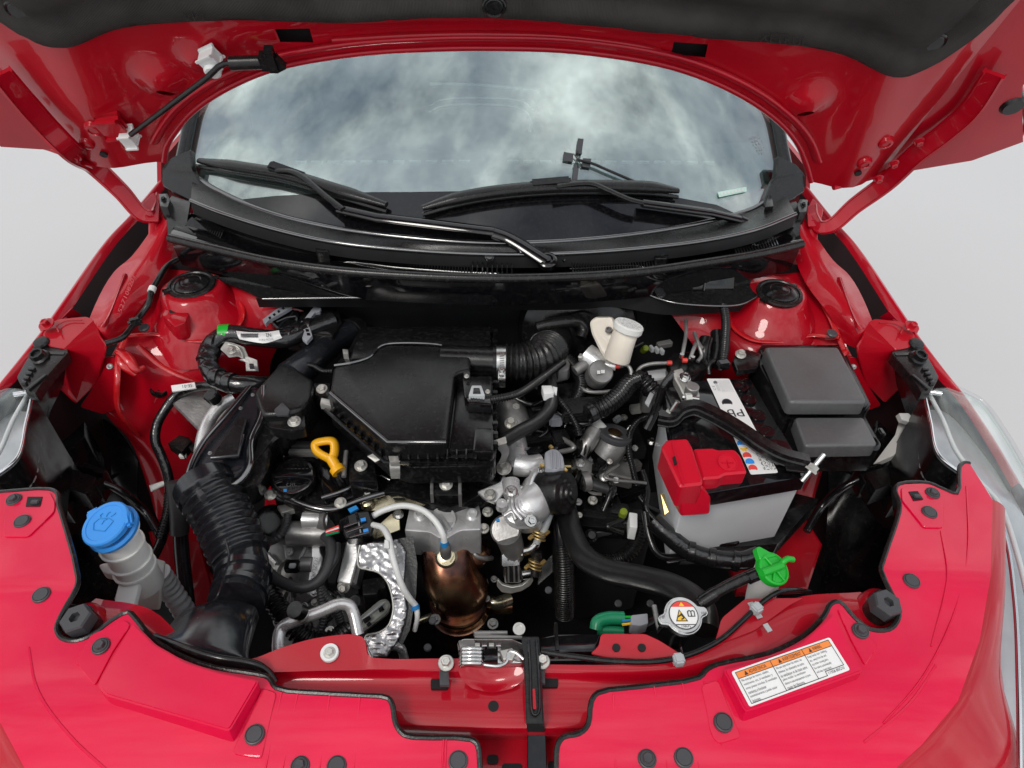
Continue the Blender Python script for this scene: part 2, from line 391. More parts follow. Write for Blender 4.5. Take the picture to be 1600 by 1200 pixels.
def text(body, quad, m, par, name='lettering', lift=.0006, th=.0003, fitw=True, align='LEFT', surf=None):
    """body set into the quad (top left, top right, bottom right, bottom left), each (px,py,z) or ('w',..)"""
    cu = bpy.data.curves.new('t', 'FONT'); cu.body = body; cu.align_x = align; cu.resolution_u = 2
    ob = bpy.data.objects.new('t', cu); COL.objects.link(ob); dg = bpy.context.evaluated_depsgraph_get(); dg.update()
    me = bpy.data.meshes.new_from_object(ob.evaluated_get(dg)); bpy.data.objects.remove(ob)
    if not me.vertices: return None
    xs = [v.co.x for v in me.vertices]; ys = [v.co.y for v in me.vertices]; x0, x1, y0, y1 = min(xs), max(xs), min(ys), max(ys)
    A, B, C, D = [V(q) for q in quad]; n = (B-A).cross(D-A).normalized()
    if n.dot(CAM-A) < 0: n = -n
    bm = bmesh.new(); bm.from_mesh(me); bpy.data.meshes.remove(me)
    for v in bm.verts:
        s = (v.co.x-x0)/(x1-x0+1e-9); t_ = (y1-v.co.y)/(y1-y0+1e-9)
        v.co = A.lerp(B, s).lerp(D.lerp(C, s), t_)+n*lift
    return fin(bm, name, m, par, smooth=False, recalc=False)
def quadlift(quad, d):
    A, B, C, D = [V(q) for q in quad]; n = (B-A).cross(D-A).normalized()
    if n.dot(CAM-A) < 0: n = -n
    return [('w', *(p+n*d)) for p in (A, B, C, D)]
def sub(quad, u0, v0, u1, v1):
    A, B, C, D = [V(q) for q in quad]; f = lambda u, v: ('w', *(A.lerp(B, u).lerp(D.lerp(C, u), v)))
    return [f(u0, v0), f(u1, v0), f(u1, v1), f(u0, v1)]
def uv(quad, u, v, d=0):
    A, B, C, D = [V(q) for q in quad]; n = (B-A).cross(D-A).normalized()
    if n.dot(CAM-A) < 0: n = -n
    return ('w', *(A.lerp(B, u).lerp(D.lerp(C, u), v)+n*d))

def sweep(name, pts, prof, widths, m, par, upf, n=8, **k):            # profile (side, up) swept along a path
    P = cr(pts3(pts), n); bm = bmesh.new(); rings = []; q = len(P)
    for i, p in enumerate(P):
        t_ = (P[min(i+1, q-1)]-P[max(0, i-1)]).normalized(); up = upf(p); sd_ = t_.cross(up).normalized(); up = sd_.cross(t_)
        s = i/(q-1)*(len(widths)-1); j = min(int(s), len(widths)-2); w_ = widths[j]+(widths[j+1]-widths[j])*(s-j)
        rings.append([bm.verts.new(p+sd_*a*w_+up*b) for a, b in prof])
    c = len(prof)
    for A, B in zip(rings, rings[1:]):
        for j in range(c): bm.faces.new((A[j], A[(j+1) % c], B[(j+1) % c], B[j]))
    bm.faces.new(rings[0]); bm.faces.new(rings[-1]); return fin(bm, name, m, par, **k)
# ================================================================ setting
bm = bmesh.new(); bmesh.ops.create_grid(bm, x_segments=2, y_segments=2, size=60)
g = fin(bm, 'ground', 'ground', None); top(g, 'pale grey seamless ground around the car', 'ground', kind='structure')
# ================================================================ car body shell
car = thing('car_body', 'red painted car body shell with fenders, strut towers and radiator support', 'car body', ('w', 0, 1.0, .2))
def both(fn):
    MIR[0] = False; fn('l'); MIR[0] = True; fn('r'); MIR[0] = False
RAIL = [[(256, 330, .985), (266, 345, .985), (280, 352, .97)], [(206, 400, .945), (240, 398, .95), (268, 402, .935)], [(178, 425, .93), (210, 430, .94), (250, 440, .925)], [(142, 492, .91), (172, 497, .92), (212, 490, .905)], [(128, 540, .870), (158, 545, .870), (186, 535, .872)]]
APR = [[(268, 385, .925), (300, 415, .915), (345, 436, .91), (400, 462, .90), (475, 486, .87)],
 [(236, 448, .905), (270, 476, .89), (340, 500, .88), (400, 500, .87), (450, 520, .84)],
 [(200, 500, .89), (240, 520, .87), (310, 532, .865), (335, 555, .85), (425, 560, .80)],
 [(180, 545, .865), (215, 566, .838), (290, 598, .80), (350, 610, .77), (420, 620, .70)],
 [(150, 600, .81), (190, 615, .78), (250, 638, .75), (320, 660, .70), (400, 690, .62)],
 [(168, 650, .745), (205, 670, .72), (260, 700, .67), (310, 720, .63), (380, 760, .55)],
 [(205, 692, .68), (235, 728, .63), (265, 770, .58), (300, 800, .53), (360, 850, .46)],
 [(235, 775, .56), (245, 808, .53), (270, 850, .47), (310, 900, .42), (360, 930, .40)]]
def side(s):
    loft('upper_rail', RAIL, 'red_inner', car, 5, 5, .003)
    loft('rail_crease', [[(192, 428, .938), (195, 427, .945), (199, 428, .938)], [(165, 492, .915), (170, 493, .926), (176, 495, .915)], [(155, 510, .915), (159, 511, .917), (163, 513, .915)]], 'red_inner', car, 4, 5, .001)
    loft('inner_apron', APR, 'red_inner', car, 6, 6, .003)
    # weld and sealer seams
    for q in ([(262, 400, .928), (228, 462, .905), (205, 505, .893), (186, 552, .868), (183, 590, .85), (185, 640, .79), (215, 680, .71)],
              [(195, 525, .890), (240, 522, .873), (300, 533, .868), (345, 528, .870), (375, 505, .876), (378, 480, .886), (362, 460, .897)],
              [(215, 540, .868), (250, 570, .832), (290, 590, .81), (345, 606, .778)]):
        tube('sealer_seam', q, .0055, 'seam', car, seg=8, n=8, flat=.6)
    for q in ([(183, 548, .872), (196, 556, .868), (204, 566, .862), (214, 578, .85), (226, 574, .847)], [(186, 560, .866), (196, 572, .858), (212, 586, .842)]):
        tube('sealer_dab', q, [.006, .010, .009, .007, .004], 'seam', car, 10, n=6, flat=.7)
    # strut tower dome
    C = U(300, 447, .925); lathe('strut_tower', ('w', *C), (0, 0, 1), [(.118, -.10), (.100, -.062), (.086, -.045), (.072, -.034), (.062, -.018), (.055, -.004), (.048, 0), (.02, 0), (0, 0)], 'red_inner', car, 40, ang=60)
    # headlamp bracket plates
    poly3('headlamp_bracket', [(60, 512, .905), (92, 498, .91), (135, 494, .91), (148, 500, .908), (100, 545, .895), (75, 540, .895)], .003, 'red_inner', car, .0012, r=.004)
    poly3('headlamp_bracket', [(148, 500, .908), (155, 525, .90), (166, 540, .89), (164, 555, .87), (150, 600, .81), (118, 632, .78), (75, 592, .81), (78, 575, .83), (100, 545, .895)], .003, 'red_inner', car, .0012, r=.006)
    lathe('bracket_hole', (98, 565, .852), (.35, -.55, .75), [(.0055, -.001), (.0055, .0012), (0, .0012)], 'dark', car, 16)
    lathe('bracket_dimple', (142, 519, .893), (.35, -.55, .75), [(.007, -.001), (.0045, .003), (0, .0035)], 'red_inner', car, 16)
    poly3('bracket_flange', [(150, 560, .852), (178, 556, .86), (183, 580, .845), (182, 640, .77), (160, 648, .755), (124, 636, .775), (146, 604, .805)], .0025, 'red_inner', car, .001, r=.006)
    for q in ((172, 573, .855), (166, 625, .782)): lathe('flange_hole', q, (.2, -.5, .8), [(.005, -.001), (.005, .0022), (.0035, .0026), (0, .001)], 'alu_dark', car, 14)
    bolt((73, 507, .915), car, .010, (-.1, -.3, 1), 'red_inner', wr=1.3)
    tube('bracket_bead', [(92, 520, .9085), (90, 508, .9105), (105, 501, .9115), (128, 500, .9115)], .0013, 'red_inner', car, 6)
    # fender skin: crest, inner flange, dark inner wall, outer skin
    cr_ = [(250, 282, .985, .012, .2), (205, 335, .962, .012, .2), (170, 372, .948, .012, .2), (100, 470, .920, .013, .2), (70, 512, .906, .015, .12), (42, 548, .892, .015, .08), (8, 590, .874, .010, .05), (-14, 616, .862, .006, .04), (-62, 684, .838, .005, .03), (-112, 765, .81, .005, .03)]
    rows = []; inner = []
    for p in cr_:
        P = U(*p[:3]); e = Vector((1, .25, 0)).normalized(); w_ = p[3]; dp = p[4]
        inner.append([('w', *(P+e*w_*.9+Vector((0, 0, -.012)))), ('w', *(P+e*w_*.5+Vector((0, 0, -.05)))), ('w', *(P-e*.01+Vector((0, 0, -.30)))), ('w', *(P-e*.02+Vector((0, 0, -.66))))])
        rows.append([('w', *(P+e*w_+Vector((0, 0, -.011)))), ('w', *(P+e*w_*.7+Vector((0, 0, -.006)))), ('w', *(P+e*w_*.3+Vector((0, 0, -.001)))), ('w', *P), ('w', *(P-e*.02+Vector((0, 0, -.02)))), ('w', *(P-e*.06+Vector((0, 0, -.12)))), ('w', *(P-e*.075+Vector((0, 0, -.40))))])
    loft('fender', rows, 'red_paint', car, 3, 5, 0)
    loft('fender_inner', inner, 'shaded_red', car, 4, 5, 0)
    loft('fender_flange', [[(112, 482, .912), (128, 492, .892)], [(74, 522, .896), (100, 512, .882)], [(45, 556, .880), (72, 548, .868)], [(12, 596, .864), (44, 590, .854)]], 'red_paint', car, 4, 5, .002)
    tube('hinge_post', [(240, 338, .985), (239, 395, .94)], .009, 'red_inner', car, 10, flat=.6)
    # gooseneck hinge arm up to the hood
    poly3('hinge_foot', [(222, 318, 1.0), (240, 300, 1.01), (250, 318, .995), (248, 345, .985), (228, 345, .985)], .004, 'red_paint', car, .001, r=.004)
both(side)
# numbers stamped on the left apron
text('3527108201', [(181, 494, .934), (207, 430, .943), (212, 434, .943), (187, 497, .934)], 'red_inner', car, lift=.001)
# left tower: captive bracket and stud boss
prism('tower_bracket', [(252, 492), (262, 474), (285, 478), (296, 487), (290, 503), (272, 510)], .908, .03, 'red_inner', car, .004, r=.006)
lathe('bracket_hole', (270, 486, .909), (.1, -.3, 1), [(.006, -.001), (.006, .0006), (0, .0006)], 'dark', car, 18)
poly3('tower_tab', [(283, 510, .868), (298, 500, .873), (308, 508, .871), (306, 519, .868), (294, 521, .866)], .003, 'red_inner', car, .001, r=.006)
for q in ((225, 512, .893), (1300, 521, .894)): lathe('grommet', q, UPC, [(.009, -.002), (.009, .0015), (.007, .003), (0, .003)], 'grey_clip', car, 20)
lathe('grommet', (250, 608, .785), (.1, -.45, .9), [(.0165, -.002), (.0165, .003), (.0145, .006), (.012, .006), (.010, .002), (.005, .002), (.005, .006), (0, .006)], 'black', car, 28)
for s, q in (('l', (300, 447, .925)), ('r', (1217, 460, .925))):
    t = thing('strut_cap', 'black round rubber cap on the strut tower beside ' + ('the taped wiring harness' if s == 'l' else 'the larger fuse box'), 'cap', q, 'rubber caps on the strut towers')
    lathe('cap_rim', q, (0, -.06, 1), [(.040, -.002), (.042, .003), (.041, .006), (.036, .007), (.034, .005), (.031, .005)], 'rubber', t, 44)
    lathe('cap_dome', q, (0, -.06, 1), [(.032, .002), (.031, .007), (.027, .010), (.019, .012), (.017, .011), (.0155, .012), (0, .0125)], 'black', t, 40)
    for i in range(2):
        a = .6+i*math.pi; P = U(*q)+Vector((math.cos(a)*.042, math.sin(a)*.042, .004)); box('cap_tab', ('w', *P), (.012, .010, .004), 'rubber', t, rot=a, bev=.001)
# radiator support (upper tie bar)
def sup(x, y): return .862+.02*max(0, abs(x)-.25)
loft('tie_bar', [[(150, 935, .86), (235, 952, .868), (330, 1032, .872), (470, 1036, .872), (620, 1034, .872), (830, 1038, .872), (1010, 1036, .872), (1085, 1020, .872), (1150, 985, .87), (1240, 935, .868), (1345, 925, .86)],
  [(120, 960, .868), (215, 975, .872), (300, 1045, .870), (470, 1046, .868), (620, 1046, .868), (830, 1050, .868), (1010, 1050, .868), (1100, 1036, .868), (1190, 985, .868), (1270, 950, .868), (1370, 950, .868)],
  [(110, 1000, .862), (205, 1010, .862), (300, 1062, .860), (470, 1060, .858), (620, 1062, .858), (830, 1064, .858), (1010, 1064, .858), (1110, 1052, .860), (1210, 1010, .862), (1290, 975, .862), (1390, 985, .862)],
  [(110, 1040, .856), (205, 1060, .856), (300, 1110, .853), (470, 1125, .850), (620, 1132, .850), (830, 1138, .850), (1000, 1132, .850), (1110, 1110, .853), (1210, 1060, .856), (1290, 1030, .856), (1390, 1030, .856)],
  [(110, 1060, .80), (205, 1080, .80), (300, 1140, .80), (470, 1145, .80), (620, 1150, .80), (830, 1156, .80), (1000, 1152, .80), (1110, 1130, .80), (1210, 1090, .80), (1290, 1060, .80), (1390, 1050, .80)]], 'red_paint', car, 6, 5, 0)
loft('tie_bar_flange', [[(330, 1026, .873), (390, 1030, .874), (440, 1012, .878), (500, 996, .880), (566, 995, .880), (576, 1024, .876), (600, 1029, .874), (680, 1029, .874), (720, 1029, .874)], [(340, 1050, .8705), (390, 1050, .871), (440, 1050, .8705), (500, 1048, .870), (566, 1047, .870), (576, 1046, .870), (600, 1046, .870), (680, 1046, .870), (720, 1048, .870)]], 'red_paint', car, 5, 4, .002)
poly3('tie_bar_flange', [(922, 1022, .873), (936, 1008, .876), (939, 990, .879), (1008, 990, .88), (1030, 1000, .878), (1068, 1024, .873), (1010, 1031, .872), (950, 1028, .872)], .002, 'red_paint', car, .0008, r=.004)
poly3('tie_bar_flange', [(1115, 1010, .872), (1128, 965, .876), (1165, 935, .878), (1258, 934, .878), (1235, 945, .876), (1180, 985, .873)], .002, 'red_paint', car, .0008, r=.005)
lathe('support_screw', (515, 1020, .8775), (0, -.15, 1), [(.0100, -.002), (.0100, .001), (.0096, .002), (.0062, .002)], 'white', car, 30)
bolt((515, 1020, .879), car, .0066, (0, -.15, 1), 'zinc', h=.004)
for q in ((963, 1012, .8765), (1003, 1012, .8765)): lathe('support_hole', q, (0, -.1, 1), [(.0045, -.001), (.0045, .0008), (0, .0008)], 'dark', car, 16)
lathe('support_hole', (771, 1104, .8545), (0, -.08, 1), [(.0058, -.004), (.0058, .0012), (0, .0012)], 'dark', car, 18)
for q in ((686, 1069), (858, 1066)): prism('support_slot', [(q[0]-13, q[1]-8), (q[0]+14, q[1]-8), (q[0]+14, q[1]+7), (q[0]-13, q[1]+7)], .8605, .02, 'dark', car, 0, r=.002)
# latch dish in the tie bar, stamped
loft('latch_dish', [[(715, 1044, .8735), (770, 1040, .872), (825, 1044, .8735)], [(722, 1062, .8685), (768, 1066, .860), (818, 1062, .8685)], [(738, 1076, .8615), (768, 1082, .8605), (800, 1076, .8615)]], 'red_paint', car, 6, 5, 0)
# lower panel between the cover halves
poly3('bumper_beam', [(735, 1150, .80), (890, 1154, .80), (900, 1215, .80), (730, 1215, .80)], .003, 'red_paint', car, 0)
for q, w_ in (((770, 1186), 9), ((800, 1200), 16), ((868, 1196), 12)): prism('beam_hole', [(q[0]-w_, q[1]-7), (q[0]+w_, q[1]-7), (q[0]+w_, q[1]+8), (q[0]-w_, q[1]+8)], .8015, .004, 'dark', car, 0, r=.004)
# side members low in the bay, behind the lamps
poly3('side_member', [(232, 830, .52), (300, 800, .50), (345, 960, .42), (290, 1000, .42), (262, 930, .45)], .03, 'red_inner', car, .004)
poly3('side_member', [(1130, 850, .46), (1235, 770, .52), (1285, 850, .50), (1262, 920, .46), (1150, 925, .44)], .03, 'red_inner', car, .004)
poly3('side_member', [(415, 760, .55), (470, 745, .55), (430, 900, .5), (405, 930, .5)], .02, 'red_inner', car, .004)
# front bumper skin below the cover
# (bumper skin follows the cover edge, see front cover)

# engine bay undertray
bm = bmesh.new(); bmesh.ops.create_grid(bm, x_segments=2, y_segments=2, size=1)
for v in bm.verts: v.co = Vector((v.co.x*.80, .82+v.co.y*.52, .25))
o = fin(bm, 'undertray', 'dark', car)
# radiator and fan shroud below the tie bar
prism('radiator', [('w', -.40, .35, .76), ('w', .40, .35, .76), ('w', .40, .385, .76), ('w', -.40, .385, .76)], .76, .5, 'dark', car, .003)
prism('fan_shroud', [('w', -.30, .388, .70), ('w', .36, .388, .70), ('w', .36, .41, .70), ('w', -.30, .41, .70)], .70, .4, 'dark', car, .004)
for q in ((668, 1012), (857, 922), (966, 943), (1016, 943), (1098, 940), (676, 970)): lathe('shroud_rivet', (q[0], q[1], .70), UPC, [(.0055, -.002), (.0055, .001), (.004, .002), (0, .002)], 'grey_clip', car, 12)
# dark firewall and inner wheel arch liners
loft('firewall', [[('w', -.62, 1.14, .93), ('w', -.3, 1.10, .93), ('w', 0, 1.09, .93), ('w', .3, 1.10, .93), ('w', .62, 1.14, .93)], [('w', -.62, 1.10, .3), ('w', -.3, 1.08, .3), ('w', 0, 1.07, .3), ('w', .3, 1.08, .3), ('w', .62, 1.10, .3)]], 'dark', car, 4, 4, 0)
def liner(s):
    loft('arch_liner', [[(20, 640, .72), (90, 640, .70), (170, 660, .66), (215, 720, .58)], [(20, 720, .64), (90, 720, .60), (170, 740, .55), (215, 800, .48)], [(60, 800, .56), (120, 830, .50), (190, 860, .45), (225, 900, .4)], [(95, 940, .5), (150, 950, .45), (200, 950, .4), (230, 950, .38)]], 'black', car, 5, 5, .003)
    for q in ([(70, 690, .672), (100, 655, .69), (130, 650, .682), (132, 665, .672), (100, 710, .63)], [(60, 720, .645), (90, 690, .665), (118, 672, .672)], [(110, 800, .545), (150, 760, .575), (185, 740, .56)]):
        tube('liner_rib', q, .004, 'black_satin', car, 8)
both(liner)
# roof, pillars
def zg(x, y): return 1.0+.03*(x/.6)**2+.577*(y-1.07-.25*(x/.6)**2)
def onglass(l): return onfun(lambda x, y: zg(x, y)+l)
def gp(px, py, l=.004): return ('w', *onglass(l)(px, py))
loft('roof', [[('w', -.66, 1.92, 1.34), ('w', 0, 1.74, 1.385), ('w', .66, 1.92, 1.34)], [('w', -.58, 2.3, 1.46), ('w', 0, 2.3, 1.50), ('w', .58, 2.3, 1.46)], [('w', -.56, 3.1, 1.44), ('w', 0, 3.1, 1.48), ('w', .56, 3.1, 1.44)]], 'red_paint', car, 6, 5, .01)
def pil(s):
    tube('roof_pillar', [gp(280, 270, .008), gp(288, 235, .008), gp(294, 205, .008), gp(304, 165, .008), gp(328, 120, .008), gp(372, 60, .008)], .013, 'black', car, 10)
    loft('door_skin', [[('w', -.80, 1.62, .93), ('w', -.80, 2.2, .95), ('w', -.79, 3.0, .95)], [('w', -.86, 1.62, .7), ('w', -.86, 2.2, .7), ('w', -.85, 3.0, .7)], [('w', -.82, 1.62, .3), ('w', -.82, 2.2, .3), ('w', -.82, 3.0, .3)]], 'red_paint', car, 4, 4, .01)
both(pil)

# ================================================================ hood, open
HA = math.radians(62); HP0 = Vector((0, 1.235, .985)); HU = Vector((0, -math.cos(HA), math.sin(HA))); HN = Vector((0, -math.sin(HA), -math.cos(HA)))
def hx(px, py, off=0):
    P = onplane(HP0+HN*off, HN)(px, py); return Vector((P.x*1000, (P-HP0).dot(HU)*1000))
ARC = [(258, 252), (262, 228), (280, 200), (300, 177), (350, 142), (430, 108), (550, 86), (660, 78), (760, 76), (900, 81), (1050, 106), (1150, 146), (1215, 190), (1245, 225), (1258, 255), (1266, 282)]
AH = [hx(*p) for p in ARC]
def te(x):
    for a, b in zip(AH, AH[1:]):
        if a.x <= x <= b.x: return a.y+(b.y-a.y)*(x-a.x)/(b.x-a.x+1e-9)
    return AH[0].y if x < AH[0].x else AH[-1].y
hood = thing('hood', 'open red hood seen from below with black sound pad', 'hood', ('w', *HP0))
def arcd(x, t):
    p = Vector((x, t)); b = 1e12
    for A, B in zip(AH, AH[1:]):
        D = B-A; s = max(0, min(1, (p-A).dot(D)/(D.length_squared+1e-9))); b = min(b, (A+D*s-p).length_squared)
    return b**.5
def hoff(x, t):
    d = arcd(x, t)/1000; o = 0
    o += .010*math.exp(-((d-.075)/.020)**2)*math.exp(-(x/330)**4)
    e = (abs(x)-590)/1000; o += .016*math.exp(-((e-.03+.25*(t-300)/1000)/.05)**2)
    if e > .1: o -= .022*min(1, (e-.1)/.06)
    for hx_, hy_, r_ in BOSS:
        q = ((x-hx_)**2+(t-hy_)**2)**.5/1000
        if q < r_*2: o += .016*math.exp(-(q/r_)**4)
    return o
BOSS = [(*hx(250, 120), .030), (*hx(1262, 155), .030), (*hx(310, 90), .02)]
def hsurf(lift=0):
    def g(u, v): return HP0+Vector((u/1000, 0, 0))+HU*(v/1000)+HN*(hoff(u, v)+lift)
    return g
side_l = [hx(150, 251), hx(60, 243), hx(0, 234)]; side_r = [hx(1300, 284), hx(1420, 277), hx(1520, 255), hx(1600, 226)]
outl = AH+side_r+[Vector((840, 330)), Vector((830, 560)), Vector((800, 800)), Vector((700, 960)), Vector((400, 1040)), Vector((0, 1060)), Vector((-400, 1040)), Vector((-700, 960)), Vector((-800, 800)), Vector((-830, 560)), Vector((-838, 330))]+side_l[::-1]
def rect(a, b, c, d): return [hx(*p) for p in (a, b, c, d)]
def ell(c, rx, ry, rot, n=14):
    return [hx(c[0]+rx*math.cos(2*math.pi*i/n)*math.cos(rot)-ry*math.sin(2*math.pi*i/n)*math.sin(rot), c[1]+rx*math.cos(2*math.pi*i/n)*math.sin(rot)+ry*math.sin(2*math.pi*i/n)*math.cos(rot)) for i in range(n)]
HOLES = [rect((430, 42), (484, 42), (490, 67), (438, 66)), rect((1053, 65), (1106, 68), (1102, 90), (1048, 86)), ell((260, 138), 15, 7, .35), ell((1257, 170), 14, 7, -.3)]
ip = sheet('inner_panel', outl, hsurf(), 'red_inner', hood, step=16, th=.0012, dirn=-HN, holes=HOLES, ang=42)
sheet('outer_skin', outl, lambda u, v: HP0+Vector((u/1000*.998, 0, 0))+HU*(v/1000+.002)+HN*(-.034+.03*min(1, ((u/840)**4))), 'red_paint', hood, step=60, th=.001, dirn=-HN, ang=60)
def inset(i, d):
    tn = (AH[i+1]-AH[i-1]).normalized(); return AH[i]+Vector((-tn.y, tn.x))*d
# folded hem along the rear arc and the sides
hs = hsurf(.001)
hem = bmesh.new(); tubebm(hem, cr([hs(p.x, p.y+2) for p in AH], 6), .0055, 10, .8); fin(hem, 'hem', 'red_paint', hood, ang=60)
hem = bmesh.new(); tubebm(hem, cr([hs(*inset(i, 20)) for i in range(1, len(AH)-1)], 6), .0105, 12, .5); fin(hem, 'rear_bead', 'red_paint', hood, ang=60)
for q in (side_l+[Vector((-838, 330))], side_r+[Vector((840, 330))]):
    hem = bmesh.new(); tubebm(hem, cr([hs(p.x, p.y) for p in q], 6), .006, 10, .8); fin(hem, 'hem', 'red_paint', hood, ang=60)
def hw(px, py, l=.012): h = hx(px, py, l); return ('w', *(hsurf(l)(h.x, h.y)))
for q in ([(424, 36), (492, 36), (496, 72), (430, 72)], [(1044, 58), (1112, 62), (1108, 96), (1040, 92)]):
    poly3('hole_shade', [hw(*p, -.018) for p in q], .001, 'dark', hood, 0)  # dark plates added for the shade inside the holes
# sound pad
PAD = [(-60, 20), (0, 40), (40, 57), (80, 66), (120, 66), (170, 52), (215, 44), (280, 40), (400, 35), (540, 33), (690, 29), (770, 27), (850, 33), (1000, 50), (1050, 56), (1150, 66), (1250, 76), (1320, 90), (1375, 108), (1400, 113), (1435, 110), (1480, 92), (1540, 50), (1600, -8), (1660, -70)]
PH = [hx(*p, .008) for p in PAD]; full = [Vector((p.x, p.y)) for p in cr([(*p, 0) for p in PH], 3)]+[Vector((790, 640)), Vector((740, 800)), Vector((500, 930)), Vector((0, 960)), Vector((-500, 930)), Vector((-720, 800)), Vector((-740, 640))]
def segd(p):
    b = 1e9
    for i in range(len(full)):
        A = full[i-1]; D = full[i]-A; s = max(0, min(1, (p-A).dot(D)/(D.length_squared+1e-9))); b = min(b, (A+D*s-p).length_squared)
    return b**.5
def padsurf(u, v):
    d = segd(Vector((u, v)))/1000
    q = HP0+Vector((u/1000, 0, 0))+HU*(v/1000); x, t = u, v
    base = max(hoff(x, t), -.002)
    wob = .0012*math.sin(u*.021+v*.013)*math.sin(v*.017)
    return q+HN*(base+.002+.014*(1-math.exp(-d/.007))-.010*math.exp(-((d-.05)/.012)**2)+wob)
sp = sheet('sound_pad', full, padsurf, 'felt', hood, step=12, th=.004, dirn=-HN, ang=70)
def padpt(px, py): h = hx(px, py, .016); return padsurf(h.x, h.y)
for q in ((28, 18), (1461, 69), (772, 4)):
    P = padpt(*q); lathe('pad_clip', ('w', *P), HN, [(.016, -.004), (.016, .002), (.0145, .0035), (.012, .0025), (.011, .0035), (0, .004)], 'black', sp, 26)
for body, q in (('XETRUL', [(1188, 47), (1262, 55), (1262, 74), (1186, 64)]), ('W1', [(286, 17), (318, 17), (318, 35), (286, 35)])):
    text(body, [('w', *(padpt(*p)+HN*.0015)) for p in q], 'felt', sp, name='embossed_mark', lift=.0012)
# hinge arms bolted to the hood
def harm(s):
    q = [(0, 118, .03), (40, 165, .03), (75, 200, .03), (110, 228, .03)] if s == 'l' else [(1560, 132, .03), (1520, 190, .03), (1480, 225, .03), (1435, 258, .03)]
    f = lambda a, dx, dy: hw(a[0]+dx, a[1]+dy, a[2])
    e = [(150, 262, 1.075), (190, 300, 1.03), (222, 335, .99), (240, 338, .985), (250, 322, .99), (252, 305, 1.0)] if s == 'l' else [(1385, 285, 1.085), (1335, 322, 1.03), (1300, 352, .99), (1282, 355, .985), (1270, 338, .99), (1268, 322, 1.0)]
    w = [hw(*p) for p in q]+e
    sweep('hinge_arm', w, [(-1, -.008), (-1, .004), (-.8, .007), (-.7, .003), (.7, .003), (.8, .007), (1, .004), (1, -.008), (.85, -.004), (-.85, -.004)], [.016, .018, .018, .018, .017, .015, .013, .011, .010], 'red_paint', hood, lambda p: (CAM-p).normalized(), ang=30)
    for p in ([(48, 192), (88, 228), (120, 240)] if s == 'l' else [(1440, 233), (1372, 277), (1398, 260)]):
        P = hw(p[0], p[1], .022); bolt(P, hood, .009, HN, 'red_paint')
harm('l'); harm('r')
for q, r_ in (((140, 215), .012), ((150, 190), .016), ((1382, 217), .014), ((1348, 245), .014)):
    P = hw(*q, .002); lathe('weld_boss', P, HN, [(r_, -.006), (r_*.8, .004), (r_*.5, .005), (r_*.45, .003), (0, .003)], 'red_inner', ip, 20)
for q in ((165, 230), (1338, 260)): lathe('drain_hole', hw(*q, .003), HN, [(.006, -.002), (.006, .0015), (0, .0015)], 'dark', ip, 16)
P = hw(1585, 172, .004); lathe('bump_rubber', P, HN, [(.019, -.004), (.019, .012), (.015, .018), (0, .018)], 'rubber', hood, 24)
for q in ([(520, 62), (640, 55), (760, 53), (880, 57), (1000, 72), (1030, 80)],):
    bmx = bmesh.new(); tubebm(bmx, cr([Vector(hw(*p, .001)[1:]) for p in q], 8), .006, 10, .8); fin(bmx, 'stamped_bead', 'red_inner', hood, ang=60)
# prop rod clipped under the hood
rod = thing('prop_rod', 'black hood prop rod stowed in white clips under the hood', 'prop rod', hw(330, 110, .03))
tube('rod', [hw(205, 208, .034), hw(325, 116, .034), hw(342, 103, .036), hw(352, 98, .036), hw(370, 97, .036)], .0042, 'black', rod, 10, straight=True)
tube('rod_grip', [hw(360, 98, .036), hw(366, 98, .036), hw(412, 97, .036)], .0095, 'black_satin', rod, 10, straight=True)
def hbox(name, c, l, size, m, par, rot=0, bev=.001):
    box(name, hw(*c, l), size, m, par, ax=HN, xdir=(1, 0, 0), rot=rot, bev=bev)
hbox('grip_hook', (415, 95), .038, (.012, .020, .014), 'black_satin', rod); hbox('grip_hook', (424, 92), .038, (.010, .032, .014), 'black_satin', rod); hbox('grip_hook', (434, 98), .036, (.012, .018, .010), 'black_satin', rod, .5)
hbox('rod_clip', (329, 92), .018, (.020, .020, .02), 'white', rod, .45, .003); lathe('rod_clip', hw(333, 107, .026), HN, [(.012, -.010), (.012, .006), (.009, .009), (0, .009)], 'white', rod, 20)
hbox('pivot_clip', (203, 211), .022, (.014, .022, .024), 'white', rod, .1, .003); hbox('pivot_bracket', (178, 190), .010, (.030, .030, .014), 'red_inner', rod, .15, .005)
# ================================================================ windscreen
def zg(x, y): return 1.0+.03*(x/.6)**2+.577*(y-1.07-.25*(x/.6)**2)
def onglass(l): return onfun(lambda x, y: zg(x, y)+l)
ws = thing('windscreen', 'sloping windscreen reflecting clouds above the black cowl', 'windscreen', ('w', 0, 1.3, 1.0))
GB = [(305, 276), (340, 298), (420, 332), (520, 356), (640, 372), (760, 380), (880, 377), (1000, 365), (1100, 348), (1180, 325), (1222, 296)]
sheet('glass', [(290, 262), (300, 272)]+GB[0:]+[(1232, 280), (1236, 250), (1225, 200), (1170, 90), (1080, -20), (900, -110), (760, -125), (600, -110), (430, -30), (330, 90), (296, 190)], onglass(0), 'windscreen_glass', ws, step=11, th=.004, ang=25)
sheet('black_border', [(372, 312), (430, 306), (486, 303), (582, 300), (640, 300), (760, 298), (900, 300), (1040, 305), (1120, 320), (1150, 334), (1100, 347), (1000, 364), (880, 376), (760, 379), (640, 371), (520, 355), (420, 331), (385, 318)], onglass(.0015), 'black_gloss', ws, step=11, th=.001, ang=20)
gq = onglass(.004)
def gp(px, py, l=.004): return ('w', *onglass(l)(px, py))
poly3('toll_tag', [gp(1122, 300), gp(1166, 292), gp(1167, 299), gp(1124, 308)], .0008, 'pale_tag', ws, 0)
